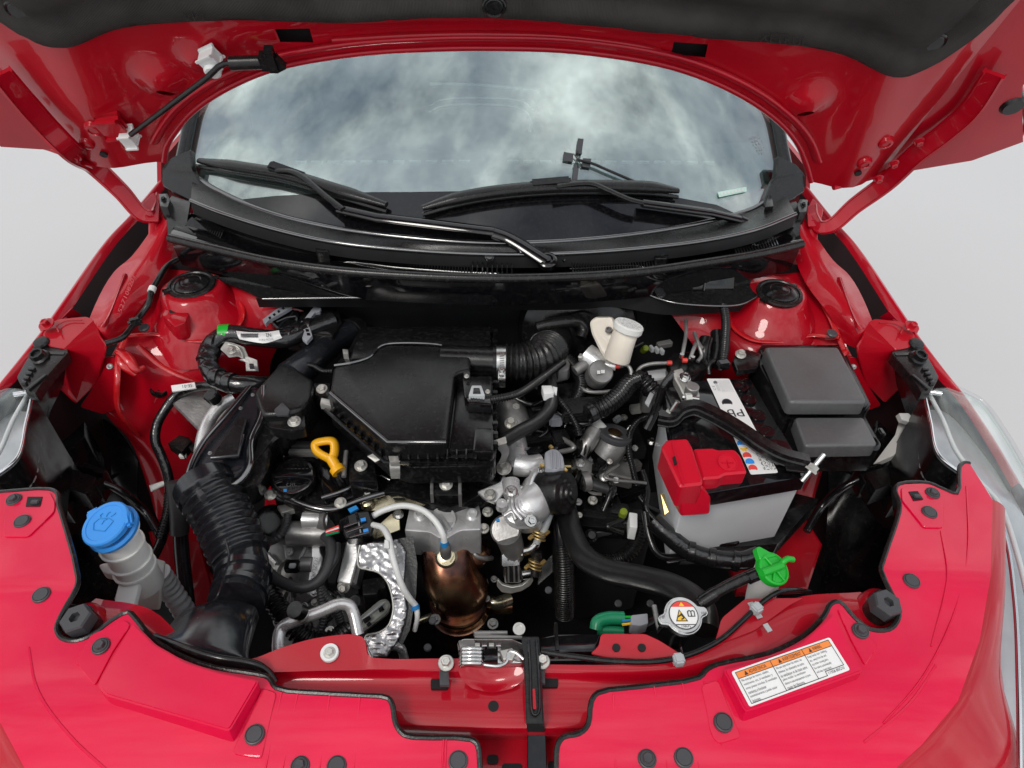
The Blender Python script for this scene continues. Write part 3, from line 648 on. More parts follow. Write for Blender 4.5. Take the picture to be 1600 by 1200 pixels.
for i in range(7): poly3('tag_bar', [gp(1126+i*5.5, 301-i, .0055), gp(1129+i*5.5, 300.4-i, .0055), gp(1129.6+i*5.5, 304-i, .0055), gp(1126.6+i*5.5, 305-i, .0055)], .0003, 'white', ws, 0)
for i in range(6): text(('IMPORT', '43R', '|||', 'AS1', 'M4', 'E11')[i], [gp(1173+i*3, 213+i*4.6), gp(1185+i*2.2, 210+i*4.9), gp(1186+i*2.2, 213+i*4.9), gp(1174+i*3, 216+i*4.6)], 'ink_grey', ws, name='glass_print', lift=.0004)
# cross-shaped antenna with its lead, stuck inside the glass
ant = thing('antenna_cross', 'small dark cross-shaped antenna patch stuck on the windscreen with a cable', 'antenna', gp(905, 248, .004))
for a, b, c, d in (((903, 216), (912, 217), (909, 240), (900, 239)), ((881, 237), (896, 240), (895, 253), (880, 250)), ((911, 247), (924, 248), (922, 262), (909, 260)), ((897, 258), (905, 259), (902, 282), (894, 281))):
    poly3('antenna_tile', [gp(*a, .005), gp(*b, .005), gp(*c, .005), gp(*d, .005)], .001, 'grey_clip', ant, 0)
for a, b in (((896, 240), (910, 260)), ((909, 240), (896, 259)), ((903, 236), (903, 262)), ((896, 250), (911, 251))): tube('antenna_frame', [gp(*a, .006), gp(*b, .006)], .0008, 'black', ant, 6)
tube('antenna_lead', [gp(903, 250, .007), gp(924, 255, .008), gp(950, 266, .008), gp(985, 281, .008), gp(1005, 290, .008)], .0028, 'black_satin', ant, 8)
# dashboard and interior behind the glass
ds = thing('dashboard', 'dim dashboard and cabin behind the windscreen glass', 'dashboard', ('w', 0, 1.7, .7))
loft('dash_top', [[('w', -.62, 1.40, .99), ('w', -.3, 1.20, .975), ('w', 0, 1.12, .97), ('w', .3, 1.20, .975), ('w', .62, 1.40, .99)], [('w', -.64, 1.6, 1.0), ('w', -.3, 1.5, 1.01), ('w', 0, 1.48, 1.01), ('w', .3, 1.5, 1.01), ('w', .64, 1.6, 1.0)], [('w', -.64, 1.8, .9), ('w', -.3, 1.72, .92), ('w', 0, 1.7, .92), ('w', .3, 1.72, .92), ('w', .64, 1.8, .9)]], 'interior', ds, 5, 5, .01)
for i in range(26):
    x = 470+i*25.5
    if 745 < x < 790: continue
    box('defroster_vent', (x, 250+abs(x-760)*.006+2, 1.02), (.024, .009, .004), 'interior_light', ds, bev=.0005)
bm = bmesh.new(); bmesh.ops.create_cube(bm, size=1)
for v in bm.verts: v.co = Vector((v.co.x*1.16, 2.75, .85+v.co.z*1.0))if abs(v.co.y) < 0 else Vector((v.co.x*1.56, 2.5+v.co.y*.5, .85+v.co.z*1.16))
fin(bm, 'cabin_blocker', 'interior', ds)  # dark box added in the cabin, widened to block bright ground beyond
for q in ([(672, 131), (750, 133), (842, 142)], [(672, 165), (690, 156), (750, 153), (815, 158), (834, 172)], [(670, 175), (690, 166), (750, 163), (812, 169), (828, 182), (828, 205)]):
    tube('console_reflection', [('w', *(onglass(-.03)(*p))) for p in q], .003 if q[0][1] > 140 else .006, 'interior_light', ds, 8, flat=.4)  # pale strips put in for bright console reflections in the glass
# ================================================================ cowl
cw = thing('cowl_panel', 'black plastic cowl panel with vents below the windscreen', 'cowl', ('w', 0, 1.1, .93))
GZ = [1.03, 1.025, 1.015, 1.01, 1.003, 1.0, 1.003, 1.01, 1.015, 1.025, 1.03]
R1 = [(298, 314), (345, 333), (425, 358), (525, 380), (640, 392), (760, 398), (880, 397), (1000, 389), (1100, 377), (1180, 360), (1243, 335)]
R2 = [(284, 338), (340, 356), (425, 384), (525, 404), (640, 416), (760, 421), (880, 420), (1000, 412), (1100, 399), (1185, 382), (1246, 358)]
R3 = [(265, 372), (335, 389), (425, 409), (525, 423), (640, 431), (760, 435), (880, 433), (1000, 425), (1100, 411), (1190, 396), (1253, 381)]
gl = [V(gp(p[0], p[1]-2, .005)) for p in GB]
def rw(R, dz): return [(p[0], p[1], GZ[i]+dz) for i, p in enumerate(R)]
loft('upper_panel', [[('w', *p) for p in gl], [('w', *(p+Vector((0, -.012, -.001)))) for p in gl], rw(R1, -.006)], 'black_satin', cw, 5, 4, .002)
r1 = [U(*p) for p in rw(R1, -.006)]
for q in ([(375, 402, .966), (420, 412, .966), (520, 428, .964), (604, 437, .964), (590, 443, .944), (545, 446, .936), (424, 447, .926), (392, 424, .944)], [(968, 434, .962), (1060, 424, .962), (1150, 410, .964), (1147, 452, .926), (1120, 456, .922), (1000, 446, .936)]):
    poly3('drain_face', q, .003, 'black_gloss', cw, .001)
for q in ([(545, 446, .938), (554, 436, .960)], [(470, 446, .936), (468, 424, .962)], [(1100, 454, .926), (1104, 420, .962)]): tube('drain_rib', q, .002, 'black_gloss', cw, 6)
tw_ = [p+Vector((0, -.004, -.024)) for p in r1]
loft('trough_wall', [[('w', *p) for p in r1], [('w', *p) for p in tw_]], 'dark', cw, 5, 3, .001)
loft('trough', [[('w', *p) for p in tw_], rw(R2, -.046), [(p[0], p[1]-3, GZ[i]-.038) for i, p in enumerate(R3)], [(p[0], p[1], .976+.03*((p[0]-758)/500)**2*.3) for p in R3]], 'black_gloss', cw, 5, 5, .002)
S3 = [U(p[0], p[1], .984+.009*((p[0]-758)/500)**2) for p in R3]
bm = bmesh.new(); tubebm(bm, cr(S3, 8), .0082, 12); fin(bm, 'hood_seal', 'rubber', cw, ang=60)
loft('front_face', [[('w', *(p+Vector((0, .002, -.006)))) for p in S3], [('w', *(p+Vector((0, .004, -.03)))) for p in S3], [('w', *(p+Vector((0, .012, -.062)))) for p in S3]], 'black_gloss', cw, 5, 4, .002)
tube('rubber_lip', [('w', *(V(gp(*p, .004)))) for p in GB], .0055, 'black_edge', cw, 8)
tube('panel_lip', [('w', *(p+Vector((0, 0, .001)))) for p in r1], .004, 'black_edge', cw, 8)
sheet('water_shield', [(330, 432), (420, 436), (600, 442), (760, 446), (900, 445), (1050, 437), (1185, 425), (1196, 452), (1178, 466), (1150, 477), (1060, 474), (1030, 467), (1000, 456), (960, 452), (925, 461), (890, 468), (800, 467), (770, 470), (745, 466), (600, 465), (410, 467), (380, 452)], onfun(lambda x, y: .925), 'black', cw, step=30, th=.003)
tube('shield_edge', [(410, 467, .926), (600, 465, .926), (745, 466, .926), (770, 470, .926), (800, 467, .926), (890, 468, .926), (925, 461, .926), (960, 452, .926), (1000, 456, .926), (1030, 467, .926), (1060, 474, .926), (1150, 477, .926), (1178, 466, .926), (1196, 452, .926)], .0022, 'black_edge', cw, 8)
loft('shield_skirt', [[(400, 466, .922), (600, 464, .922), (770, 468, .922), (900, 466, .922), (960, 452, .922), (1040, 468, .922), (1180, 462, .922)], [(405, 480, .895), (600, 480, .89), (770, 484, .89), (900, 484, .89), (960, 480, .89), (1040, 492, .89), (1170, 485, .89)]], 'dark', cw, 5, 3, .002)
for q in ((503, 380, .99), (1033, 392, .99)):
    prism('clip_pocket', [(q[0]-16, q[1]-10), (q[0]+17, q[1]-9), (q[0]+10, q[1]+12), (q[0]-9, q[1]+12)], q[2], .03, 'black', cw, .002, r=.004); clip((q[0], q[1]+1, q[2]+.002), cw, .010, UPC, False, 'black_edge')
for q in ((502, 451), (772, 459), (1032, 460), (765, 402)): clip((q[0], q[1], .93 if q[1] > 420 else .992), cw, .009, UPC, False, 'black_edge')
tube('trough_ridge', [(345, 377, .968), (430, 398, .962), (500, 412, .96), (515, 417, .958), (540, 410, .962), (620, 418, .962), (700, 424, .965), (780, 428, .97)], .0025, 'black_edge', cw, 8)
tube('trough_ridge', [(880, 408, .985), (890, 395, .992), (900, 392, .993), (1015, 390, .99), (1050, 386, .99), (1130, 372, .992), (1185, 383, .985)], .0028, 'black_edge', cw, 8)
tube('trough_ridge', [(890, 420, .968), (1000, 416, .966), (1020, 424, .964), (1034, 428, .963), (1050, 415, .967), (1120, 403, .972), (1200, 385, .975)], .0022, 'black_edge', cw, 8)
for (x0, y0, x1, y1, n, z0) in ((556, 398, 735, 416, 40, .972), (895, 424, 1020, 418, 30, .975), (1150, 396, 1215, 384, 16, .985), (738, 423, 800, 427, 9, .976), (302, 350, 345, 372, 14, .98)):
    bm = bmesh.new()
    for i in range(n):
        s = i/(n-1); p = U(x0+(x1-x0)*s, y0+(y1-y0)*s, z0); tubebm(bm, [p+Vector((0, .022, .006)), p+Vector((0, -.018, -.002))], .0014, 5)
    fin(bm, 'vent_grille', 'black_edge', cw)['kind'] = 'stuff'
def corner(s):
    poly3('corner_cover', [(252, 262, 1.04), (268, 246, 1.05), (298, 232, 1.075), (300, 262, 1.05), (308, 275, 1.035), (318, 300, 1.02), (319, 315, 1.012), (300, 316, 1.008), (268, 300, 1.01), (253, 290, 1.01)], .012, 'black_satin', cw, .003, r=.006)
    prism('corner_rib', [(305, 314), (309, 290), (312, 290), (319, 316)], 1.022, .01, 'black', cw, .001)
    poly3('corner_fin', [(286, 352, .985), (300, 338, .995), (345, 378, .972), (330, 386, .966)], .002, 'black', cw, .0005)
    poly3('corner_wall', [(268, 305, 1.012), (298, 315, 1.01), (292, 352, .985), (262, 370, .985), (258, 320, 1.0)], .004, 'black', cw, .001)
    prism('side_tab', [(248, 303), (262, 302), (266, 312), (262, 324), (250, 322)], 1.012, .03, 'black_satin', cw, .002, r=.003); bolt((256, 312, 1.013), cw, .006, m='black_satin')
both(corner)
# ================================================================ wipers
def wiper(label, blade, arm, joint, tail, width):
    t = thing('wiper', label, 'wiper', gp(*joint, .02), 'windscreen wipers')
    W = [Vector(gp(*p, .018)[1:]) for p in blade]; P = cr(W, 8); bm = bmesh.new(); n = len(P)
    tubebm(bm, P, [width*(.45+.55*min(1, 6*min(i, n-1-i)/n)) for i in range(n)], 10, .7); fin(bm, 'blade', 'black_satin', t, ang=60)
    bm = bmesh.new(); tubebm(bm, [p+Vector((0, -.006, -.010)) for p in P], .004, 6); fin(bm, 'rubber_edge', 'rubber', t)
    m_ = blade[len(blade)//2]
    box('blade_bridge', ('w', *(P[n//2]+Vector((0, -.002, .008)))), (.075, .020, .014), 'black_satin', t, ax=(0, -.5, .86), xdir=P[n//2+3]-P[n//2-3], bev=.004)
    tube('arm', [gp(*p, .034) for p in arm], .0068, 'black_satin', t, 10, flat=.6)
    tube('arm_channel', [gp(*p, .024) for p in tail[0]], .0125, 'black_gloss', t, 8, flat=.6, straight=True)
    tube('arm_base', [gp(*p, .020) for p in tail[1]], [.015, .014, .016], 'black_gloss', t, 8, flat=.65)
    e = tail[1][-1]; lathe('pivot_nut', gp(e[0], e[1], .020), (0, -.4, 1), [(.017, -.006), (.017, .006), (.012, .009), (.010, .009), (.009, .004), (.006, .004), (.006, .010), (0, .010)], 'black_gloss', t, 22)
wiper('long black wiper with its pivot at the middle of the cowl', [(311, 251), (380, 262), (450, 274), (520, 295), (604, 320)], [(432, 266), (455, 268), (475, 278), (505, 303), (536, 327)], (770, 366), ([(530, 326), (590, 340), (690, 352), (772, 362)], [(772, 364), (795, 372), (855, 409)]), .0155)
wiper('black wiper whose arm ends near the corner with the toll tag', [(660, 325), (710, 311), (770, 300), (860, 292), (960, 291), (1020, 293), (1060, 298)], [(870, 291), (900, 287), (925, 287), (950, 297), (985, 312), (1005, 317)], (1155, 342), ([(1003, 317), (1060, 325), (1110, 332), (1156, 343)], [(1156, 343), (1175, 352), (1196, 374)]), .0155)
# ================================================================ front trim cover (two halves)
def cz(x, y): return .902-.12*max(0, .45-y)-1.3*max(0, .36-y)**2-.22*max(0, abs(x)-.42)**2-.02*max(0, y-.45)
oc = onfun(cz)
def onc(l): return onfun(lambda x, y: cz(x, y)+l)
def cp(px, py, l=.0): return ('w', *onc(l)(px, py))
LIN = [(-30, 772), (15, 768), (78, 765), (90, 772), (92, 790), (96, 803), (122, 902), (120, 918), (96, 962), (89, 982), (98, 998), (122, 1001), (148, 990), (172, 972), (200, 957), (212, 967), (240, 1000), (290, 1028), (340, 1044), (398, 1053), (420, 1059), (432, 1075), (500, 1083), (570, 1087), (606, 1091), (613, 1102), (618, 1130), (630, 1147), (650, 1152), (735, 1155), (746, 1164), (750, 1200)]
LOUT = [(752, 1300), (500, 1330), (260, 1300), (100, 1240), (38, 1200), (2, 1132), (-60, 1040), (-100, 960), (-120, 880), (-110, 800)]
RIN = [(869, 1200), (871, 1166), (880, 1152), (905, 1146), (919, 1132), (924, 1097), (934, 1083), (1000, 1073), (1092, 1059), (1105, 1046), (1122, 1038), (1200, 1021), (1255, 994), (1288, 962), (1298, 944), (1312, 941), (1335, 966), (1360, 984), (1388, 984), (1401, 972), (1404, 955), (1377, 892), (1380, 876), (1405, 800), (1405, 784), (1399, 768), (1404, 757), (1450, 755), (1474, 765), (1494, 772), (1499, 730), (1507, 723), (1515, 724)]
ROUT = [(1551, 781), (1548, 900), (1531, 1000), (1497, 1095), (1440, 1164), (1400, 1200), (1340, 1262), (1200, 1310), (1000, 1330), (867, 1320)]
UPF = Vector((0, -.12, 1)).normalized()
def cover(name, label, inn, outr, par_loc):
    t = thing('front_cover', label, 'trim cover', par_loc, 'red cover halves')
    sheet('cover_skin', inn+outr, oc, 'red_plastic', t, step=20, th=.0035, ang=35)
    bm = bmesh.new(); tubebm(bm, cr([onc(-.001)(*p) for p in inn], 3), .0030, 8); fin(bm, 'rubber_edging', 'rubber', t)
    return t
cl = cover('l', 'red plastic radiator cover half beside the blue washer cap', LIN, LOUT, cp(120, 1100, -.02))
cr_t = cover('r', 'red plastic radiator cover half carrying the warning label', RIN, ROUT, cp(1250, 1130, -.02))
def padplane(topo, lift):
    a, b, c = [V(cp(*topo[i], lift)) for i in (0, len(topo)//2-2, -3)]; n = (b-a).cross(c-a).normalized(); return onplane(a, n if n.z > 0 else -n), (n if n.z > 0 else -n)
def pad(t, topo, lift, rr=.004):
    pl, n = padplane(topo, lift); P = [pl(*p) for p in topo]; P = rnd(P, rr, 2); bm = bmesh.new()
    ft, a, b = solid(bm, P, lambda p: Vector((0, -.002, -lift-.006)))
    bmesh.ops.recalc_face_normals(bm, faces=bm.faces)
    bmesh.ops.bevel(bm, geom=list(ft.edges), offset=.0018, segments=2, affect='EDGES', clamp_overlap=True)
    return fin(bm, 'raised_platform', 'red_plastic', t)
pad(cl, [(207, 972), (178, 1022), (151, 1070), (165, 1086), (358, 1142), (372, 1118), (405, 1062), (344, 1050), (292, 1034), (243, 1006), (219, 982)], .016)
ENDS = []
for t, ed in ((cl, LOUT), (cr_t, ROUT)):
    rows = []
    for p in ed:
        P = onc(-.001)(*p); d = Vector((P.x*1.25, -.30-.25*(1-min(1, abs(P.x)*1.5)), 0)).normalized()
        k_ = max(0, min(1, (p[1]-960)/140)); a1, a2, a3 = .028+.057*k_, .034+.096*k_, .040+.11*k_
        rows.append([('w', *(P-d*.010+Vector((0, 0, -.005)))), ('w', *P), ('w', *(P+d*.020+Vector((0, 0, -.010)))), ('w', *(P+d*a1+Vector((0, 0, -.055)))), ('w', *(P+d*a2+Vector((0, 0, -.16)))), ('w', *(P+d*a3+Vector((0, 0, -.50))))])
    loft('bumper_skin', rows, 'red_paint', car, 4, 4, 0)
    ENDS.append(rows[0] if t is cl else rows[-1])
a_, b_ = ENDS; m_ = [('w', *((V(p)+V(q))/2)) for p, q in zip(a_, b_)]
loft('bumper_middle', [a_, m_, b_], 'red_paint', car, 4, 4, 0)
PADR = [(1303, 956), (1325, 1002), (1350, 1048), (1262, 1080), (1165, 1112), (1150, 1082), (1130, 1045), (1200, 1028), (1252, 1004), (1284, 975)]
pad(cr_t, PADR, .016)
def flat_tab(t, q, lift, rr=.004):
    P = rnd([V(cp(*p, lift)) for p in q], rr, 2); bm = bmesh.new(); ft, a, b = solid(bm, P, Vector((0, 0, -lift-.002))); bmesh.ops.recalc_face_normals(bm, faces=bm.faces)
    bmesh.ops.bevel(bm, geom=list(ft.edges), offset=.0006, segments=1, affect='EDGES', clamp_overlap=True); fin(bm, 'raised_tab', 'red_plastic', t)
flat_tab(cl, [(8, 772), (78, 769), (86, 784), (84, 800), (44, 838), (5, 838)], .0022)
flat_tab(cr_t, [(1408, 762), (1450, 760), (1476, 772), (1474, 824), (1444, 824), (1410, 782)], .0022)
flat_tab(cl, [(195, 968), (141, 992), (117, 1034), (148, 1072), (176, 1018), (204, 976)], .002)
flat_tab(cr_t, [(1308, 950), (1372, 1008), (1352, 1040), (1330, 1000)], .002)
flat_tab(cl, [(410, 1075), (432, 1082), (408, 1186), (366, 1178), (364, 1172)], .002)
flat_tab(cr_t, [(1096, 1070), (1122, 1062), (1158, 1152), (1122, 1162), (1112, 1148)], .002)
for t, L_ in ((cl, [[(440, 1082), (415, 1200)], [(465, 1084), (440, 1210)], [(515, 1087), (498, 1210)], [(562, 1090), (552, 1210)], [(693, 1156), (690, 1210)], [(697, 1156), (695, 1210)]]), (cr_t, [[(1022, 1073), (1045, 1215)], [(1066, 1068), (1095, 1215)], [(958, 1084), (962, 1215)], [(1100, 1065), (1118, 1110), (1128, 1165)], [(1470, 830), (1480, 900), (1455, 1010)], [(1510, 760), (1512, 860), (1490, 960), (1440, 1060), (1380, 1130)]])):
    for q in L_:
        bm = bmesh.new(); tubebm(bm, cr([onc(.0002)(*p) for p in q], 12), .0011, 6); fin(bm, 'crease', 'red_plastic', t)
for t, q in ((cl, [(45, 1012), (60, 1080), (110, 1150), (180, 1215)]), (cr_t, [(1462, 1040), (1420, 1100), (1350, 1160)])):
    bm = bmesh.new(); tubebm(bm, cr([onc(-.0006)(*p) for p in q], 10), .0018, 6); fin(bm, 'crease', 'red_plastic', t)
for t, L_ in ((cl, [(35, 815, 0, .0025), (65, 930, 0, 0), (398, 1148, 0, .002), (526, 1197, 0, 0), (716, 1189, 0, 0), (22, 781, 1, .0025), (158, 1010, 1, .002), (469, 1197, 1, 0)]), (cr_t, [(1452, 801, 0, .0025), (1424, 908, 0, 0), (1130, 1129, 0, .002), (1068, 1184, 0, 0), (1457, 771, 1, .0025), (1344, 986, 1, .002), (1011, 1186, 1, 0)])):
    for x, y, h, l in L_: clip(cp(x, y, l), t, .0098 if not h else .0094, UPF, h)
for t, q in ((cl, [(43, 776), (66, 776), (62, 791), (40, 791)]), (cr_t, [(1420, 768), (1434, 767), (1443, 780), (1428, 782)])):
    poly3('square_hole', [cp(*p, .0032) for p in q], .002, 'dark', t, 0); c = (sum(p[0] for p in q)/4+2, sum(p[1] for p in q)/4+1)
    box('hole_tab', cp(*c, .0045), (.010, .006, .004), 'grey_clip', t, ax=UPF, bev=.001)
# warning label on the right platform
wl = thing('warning_label', 'white three-column warning label with orange headings on the red cover', 'label', cp(1235, 1050, .0125))
PL, PN = padplane(PADR, .016)
LQ = [('w', *(PL(*p)+PN*.0004)) for p in ((1142, 1050), (1296, 996), (1328, 1047), (1171, 1105))]
def qplate(name, quad, m, par, lift, th=.0003, r=0): return poly3(name, quadlift(quad, lift), th, m, par, 0, r=r)
ls = qplate('label_sheet', LQ, 'paper', wl, .0004, r=.0025)
cols = [(.03, .37), (.37, .69), (.69, .97)]
heads = ['ADVERTENCIA', 'AVERTISSEMENT', 'WARNING']
bodies = [['No acerque las manos, cabello,', 'vestimenta, etc, al ventilador y', 'otras piezas móviles. El ventilador', 'comienza a funcionar', 'automáticamente y puede causar', 'lesiones.'], ['Ne pas approcher les mains, les', 'cheveux, les vêtements ou autre', 'du ventilateur et de toute autre', 'pièce mobile. Le ventilateur', 'démarre automatiquement et peut', 'causer des blessures.'], ['Keep hands, hair, clothing,', 'etc., away from fan and', 'any other moving parts.', 'Fan starts automatically', 'and may cause injury.']]
for (u0, u1), h, bl in zip(cols, heads, bodies):
    qplate('heading_band', sub(LQ, u0, .06, u1, .24), 'orange', ls, .0007)
    w_ = u1-u0
    T = [uv(LQ, u0+w_*.20, .21, .0012), uv(LQ, u0+w_*.30, .21, .0012), uv(LQ, u0+w_*.25, .09, .0012)]
    poly3('warning_triangle', T, .0002, 'ink', ls, 0)
    text(h, sub(LQ, u0+w_*.34, .10, u0+w_*(.34+.045*len(h)), .20), 'ink', ls, lift=.0010)
    for i, ln in enumerate(bl):
        v0 = .28+i*.113; text(ln, sub(LQ, u0+w_*.05, v0, u0+w_*(.05+.87*len(ln)/34), v0+.085), 'ink', ls, lift=.0009)
    for a, b in (((u0, .06), (u0, .94)), ((u1, .06), (u1, .94 if u1 < .9 else .82))): tube('label_line', [uv(LQ, *a, .0007), uv(LQ, *b, .0007)], .00035, 'ink', ls, 4)
for a, b in (((.03, .06), (.97, .06)), ((.03, .24), (.97, .24)), ((.03, .94), (.78, .94)), ((.78, .94), (.78, .82)), ((.78, .82), (.97, .82))): tube('label_line', [uv(LQ, *a, .0007), uv(LQ, *b, .0007)], .00035, 'ink', ls, 4)
text('11958-80G10', sub(LQ, .80, .85, .96, .93), 'ink', ls, lift=.0009)
# ================================================================ rubber bump stops
for q, w_, lab in (((126, 972), 1, 'hexagonal black rubber hood stop beside the washer filler'), ((1380, 948), -1, 'hexagonal black rubber hood stop near the warning label')):
    t = thing('hood_stop', lab, 'bump stop', (*q, .86), 'hood stops')
    lathe('stop_base', (*q, .872), (-.12*w_, -.1, 1), [(.026, -.012), (.024, .0), (.021, .004)], 'red_paint', t, 30)
    lathe('stop_stem', (*q, .885), (-.12*w_, -.1, 1), [(.0165, -.016), (.0165, 0), (.0175, .004), (.0175, .008), (.016, .010), (.013, .010)], 'rubber', t, 24)
    lathe('stop_head', (*q, .893), (-.12*w_, -.1, 1), [(.0170, -.004), (.0170, .010), (.0155, .0125), (.0062, .0125), (.0058, .006), (0, .006)], 'grey_clip', t, 6, rot=.3, ang=25)
# ================================================================ headlights
def lamp(s):
    t = thing('headlight', 'clear headlight with grey housing ' + ('beyond the washer filler' if s == 'l' else 'beyond the fuse boxes'), 'headlight', ('w', (-.74 if s == 'l' else .74), .66, .62), 'headlights')
    G = [[(1443, 614, .870), (1462, 607, .874), (1484, 606, .868), (1494, 607, .858)], [(1453, 660, .868), (1485, 640, .872), (1520, 624, .862), (1534, 628, .846)], [(1466, 712, .866), (1510, 690, .868), (1558, 668, .854), (1570, 676, .836)], [(1494, 736, .864), (1545, 740, .864), (1594, 728, .846), (1606, 738, .826)], [(1528, 756, .862), (1580, 785, .86), (1625, 790, .84), (1640, 800, .815)], [(1566, 830, .856), (1605, 860, .852), (1655, 880, .83), (1675, 890, .80)], [(1584, 940, .850), (1632, 970, .845), (1685, 985, .82), (1705, 990, .785)], [(1590, 1080, .845), (1640, 1090, .838), (1695, 1100, .81), (1720, 1100, .77)], [(1592, 1230, .84), (1645, 1240, .83), (1700, 1240, .80), (1725, 1240, .76)]]
    MIR[0] = False
    Gw = [[U(*p) for p in r] for r in G]
    if s == 'l':
        for r in Gw:
            for p in r: p.x *= -1
    W = lambda d, f=1: [[('w', *(p+Vector((0, 0, d)))) for p in r] for r in Gw]
    loft('lens', W(0), 'lens', t, 5, 5, .003)
    loft('reflector', W(-.05), 'reflector', t, 5, 5, .003)
    loft('housing', [[('w', *(r[0]+Vector((0, 0, -.004)))) for r in Gw[:6]], [('w', *(r[0]+Vector((0, 0, -.16)))) for r in Gw[:6]]], 'black', t, 4, 4, .003)
    for k, rr in ((0, .0028), (3, .0035)): tube('lens_rim', [('w', *(r[k]+Vector((0, 0, .002)))) for r in Gw], rr, 'chrome' if k == 0 else 'lens', t, 8)
    tube('inner_trim', [('w', *(r[0].lerp(r[1], .75)+Vector((0, 0, -.012)))) for r in Gw], .0035, 'white', t, 8)
    tube('drain_tube', [('w', *(Gw[0][0]+Vector((0, 0, .004)))), ('w', *(Gw[0][1].lerp(Gw[1][1], .35)+Vector((0, 0, .004))))], .004, 'chrome', t, 10)
    # black mounting arm with bolts
    br = [(1395, 546), (1413, 538), (1423, 531), (1437, 531), (1444, 540), (1447, 553), (1457, 570), (1467, 589), (1463, 598), (1455, 609), (1440, 614), (1436, 606), (1420, 583), (1394, 553)]
    MIR[0] = s == 'l'
    prism('mount_arm', br, .893, .018, 'black_satin', t, .002, r=.003)
    poly3('mount_wall', [(1394, 553, .878), (1420, 583, .876), (1437, 608, .872), (1441, 700, .79), (1437, 712, .77), (1420, 640, .80), (1400, 600, .82)], .004, 'black', t, .001)
    lathe('mount_bolt', (1431, 539, .895), (.1, -.25, 1), [(.013, -.002), (.013, .003), (.011, .006), (0, .007)], 'black_satin', t, 20)
    lathe('mount_nut', (1434, 560, .894), (.1, -.25, 1), [(.016, -.002), (.016, .002), (.012, .004), (.011, .012), (.008, .012), (.007, .008), (0, .008)], 'black_satin', t, 8)
    for i in range(4): prism('mount_rib', [(1441+i*4, 574+i*7), (1450+i*3.2, 572+i*7), (1452+i*3.2, 577+i*7), (1443+i*4, 578+i*7)], .898, .012, 'black_satin', t, .001)
    prism('mount_rib', [(1424, 585), (1428, 584), (1455, 606), (1450, 608)], .897, .012, 'black_satin', t, .001)
    poly3('mount_rib', [(1398, 551, .8945), (1440, 550, .8945), (1441, 554, .8945), (1400, 555, .8945)], .003, 'black', t, 0)
    prism('lamp_socket', [(1390, 705), (1428, 690), (1450, 740), (1440, 765), (1402, 775)], .70, .06, 'black', t, .004, r=.006)
    prism('lamp_connector', [(1338, 728), (1372, 716), (1385, 745), (1352, 755)], .70, .04, 'black_satin', t, .003, r=.004)
    prism('lamp_connector', [(1352, 740), (1400, 722), (1412, 748), (1368, 766)], .71, .04, 'black_satin', t, .003, r=.004)
    for i in range(3): prism('connector_rib', [(1344+i*6, 732-i*2), (1366+i*6, 725-i*2), (1368+i*6, 728-i*2), (1346+i*6, 735-i*2)], .712, .012, 'black', t, .001)
    lathe('lamp_adjuster', (1418, 716, .715), (.4, -.5, .7), [(.012, -.01), (.012, .008), (.010, .011), (0, .011)], 'nylon' if s == 'r' else 'brass_zinc', t, 18)
    tube('lamp_lead', [(1352, 745, .69), (1320, 760, .67), (1285, 790, .62), (1260, 830, .6)], .007, 'tape', t, 8)
    prism('back_cover', [(1372, 620), (1425, 612), (1440, 690), (1400, 705), (1370, 680)], .70, .10, 'black', t, .006, r=.01)
    MIR[0] = False
lamp('r'); lamp('l')
wb = thing('nylon_bracket', 'off-white plastic strut leaning beside the headlight and fuse box', 'bracket', (1400, 690, .72))
poly3('strut', [(1407, 648, .80), (1424, 650, .80), (1430, 660, .79), (1424, 668, .785), (1418, 690, .77), (1395, 712, .74), (1372, 722, .72), (1362, 728, .70), (1398, 680, .76)], .014, 'nylon', wb, .002, r=.003)
poly3('strut_head', [(1405, 645, .815), (1420, 645, .815), (1431, 655, .81), (1425, 660, .808), (1410, 656, .81)], .012, 'white', wb, .002, r=.002)
# ================================================================ latch
lt = thing('hood_latch', 'metal hood latch with coil spring at the middle of the support', 'latch', (765, 1025, .86))
prism('latch_plate', [(714, 1003), (724, 998), (800, 998), (818, 1006), (818, 1036), (720, 1036)], .882, .012, 'steel', lt, .001, r=.003)
prism('latch_frame', [(716, 1000), (742, 999), (742, 1014), (720, 1016)], .890, .012, 'alu_dark', lt, .001, r=.002)
for i in range(5):
    x0, y0 = 720, 1014+i*5.6; tube('coil', [(x0, y0+3, .889), (x0+4, y0, .897), (738, y0-1, .900), (750, y0, .897), (754, y0+3, .889)], .0024, 'steel', lt, 8)
tube('spring_leg', [(752, 1038, .89), (780, 1040, .89), (791, 1034, .89), (796, 1018, .892), (806, 1020, .892), (818, 1030, .89)], .0023, 'steel', lt, 8)
prism('latch_pawl', [(757, 1013), (778, 1013), (778, 1030), (757, 1030)], .896, .012, 'black_gloss', lt, .001)
poly3('latch_hook', [(780, 1016, .893), (800, 1012, .893), (806, 1020, .893), (800, 1031, .892), (786, 1030, .892)], .006, 'zinc', lt, .001)
prism('latch_lever', [(738, 985), (793, 985), (793, 989), (742, 990)], .885, .004, 'alu_dark', lt, .001); prism('latch_lever', [(740, 990), (816, 993), (816, 996), (742, 996)], .883, .004, 'alu_dark', lt, .001)
for i in range(4): prism('latch_tooth', [(742+i*11, 1004), (750+i*11, 1004), (750+i*11, 1010), (742+i*11, 1010)], .894, .010, ('zinc', 'steel')[i % 2], lt, .001)
lathe('latch_ring', (811, 983, .885), UPC, [(.007, -.002), (.007, .002), (.0045, .002), (.0045, 0)], 'zinc', lt, 16)
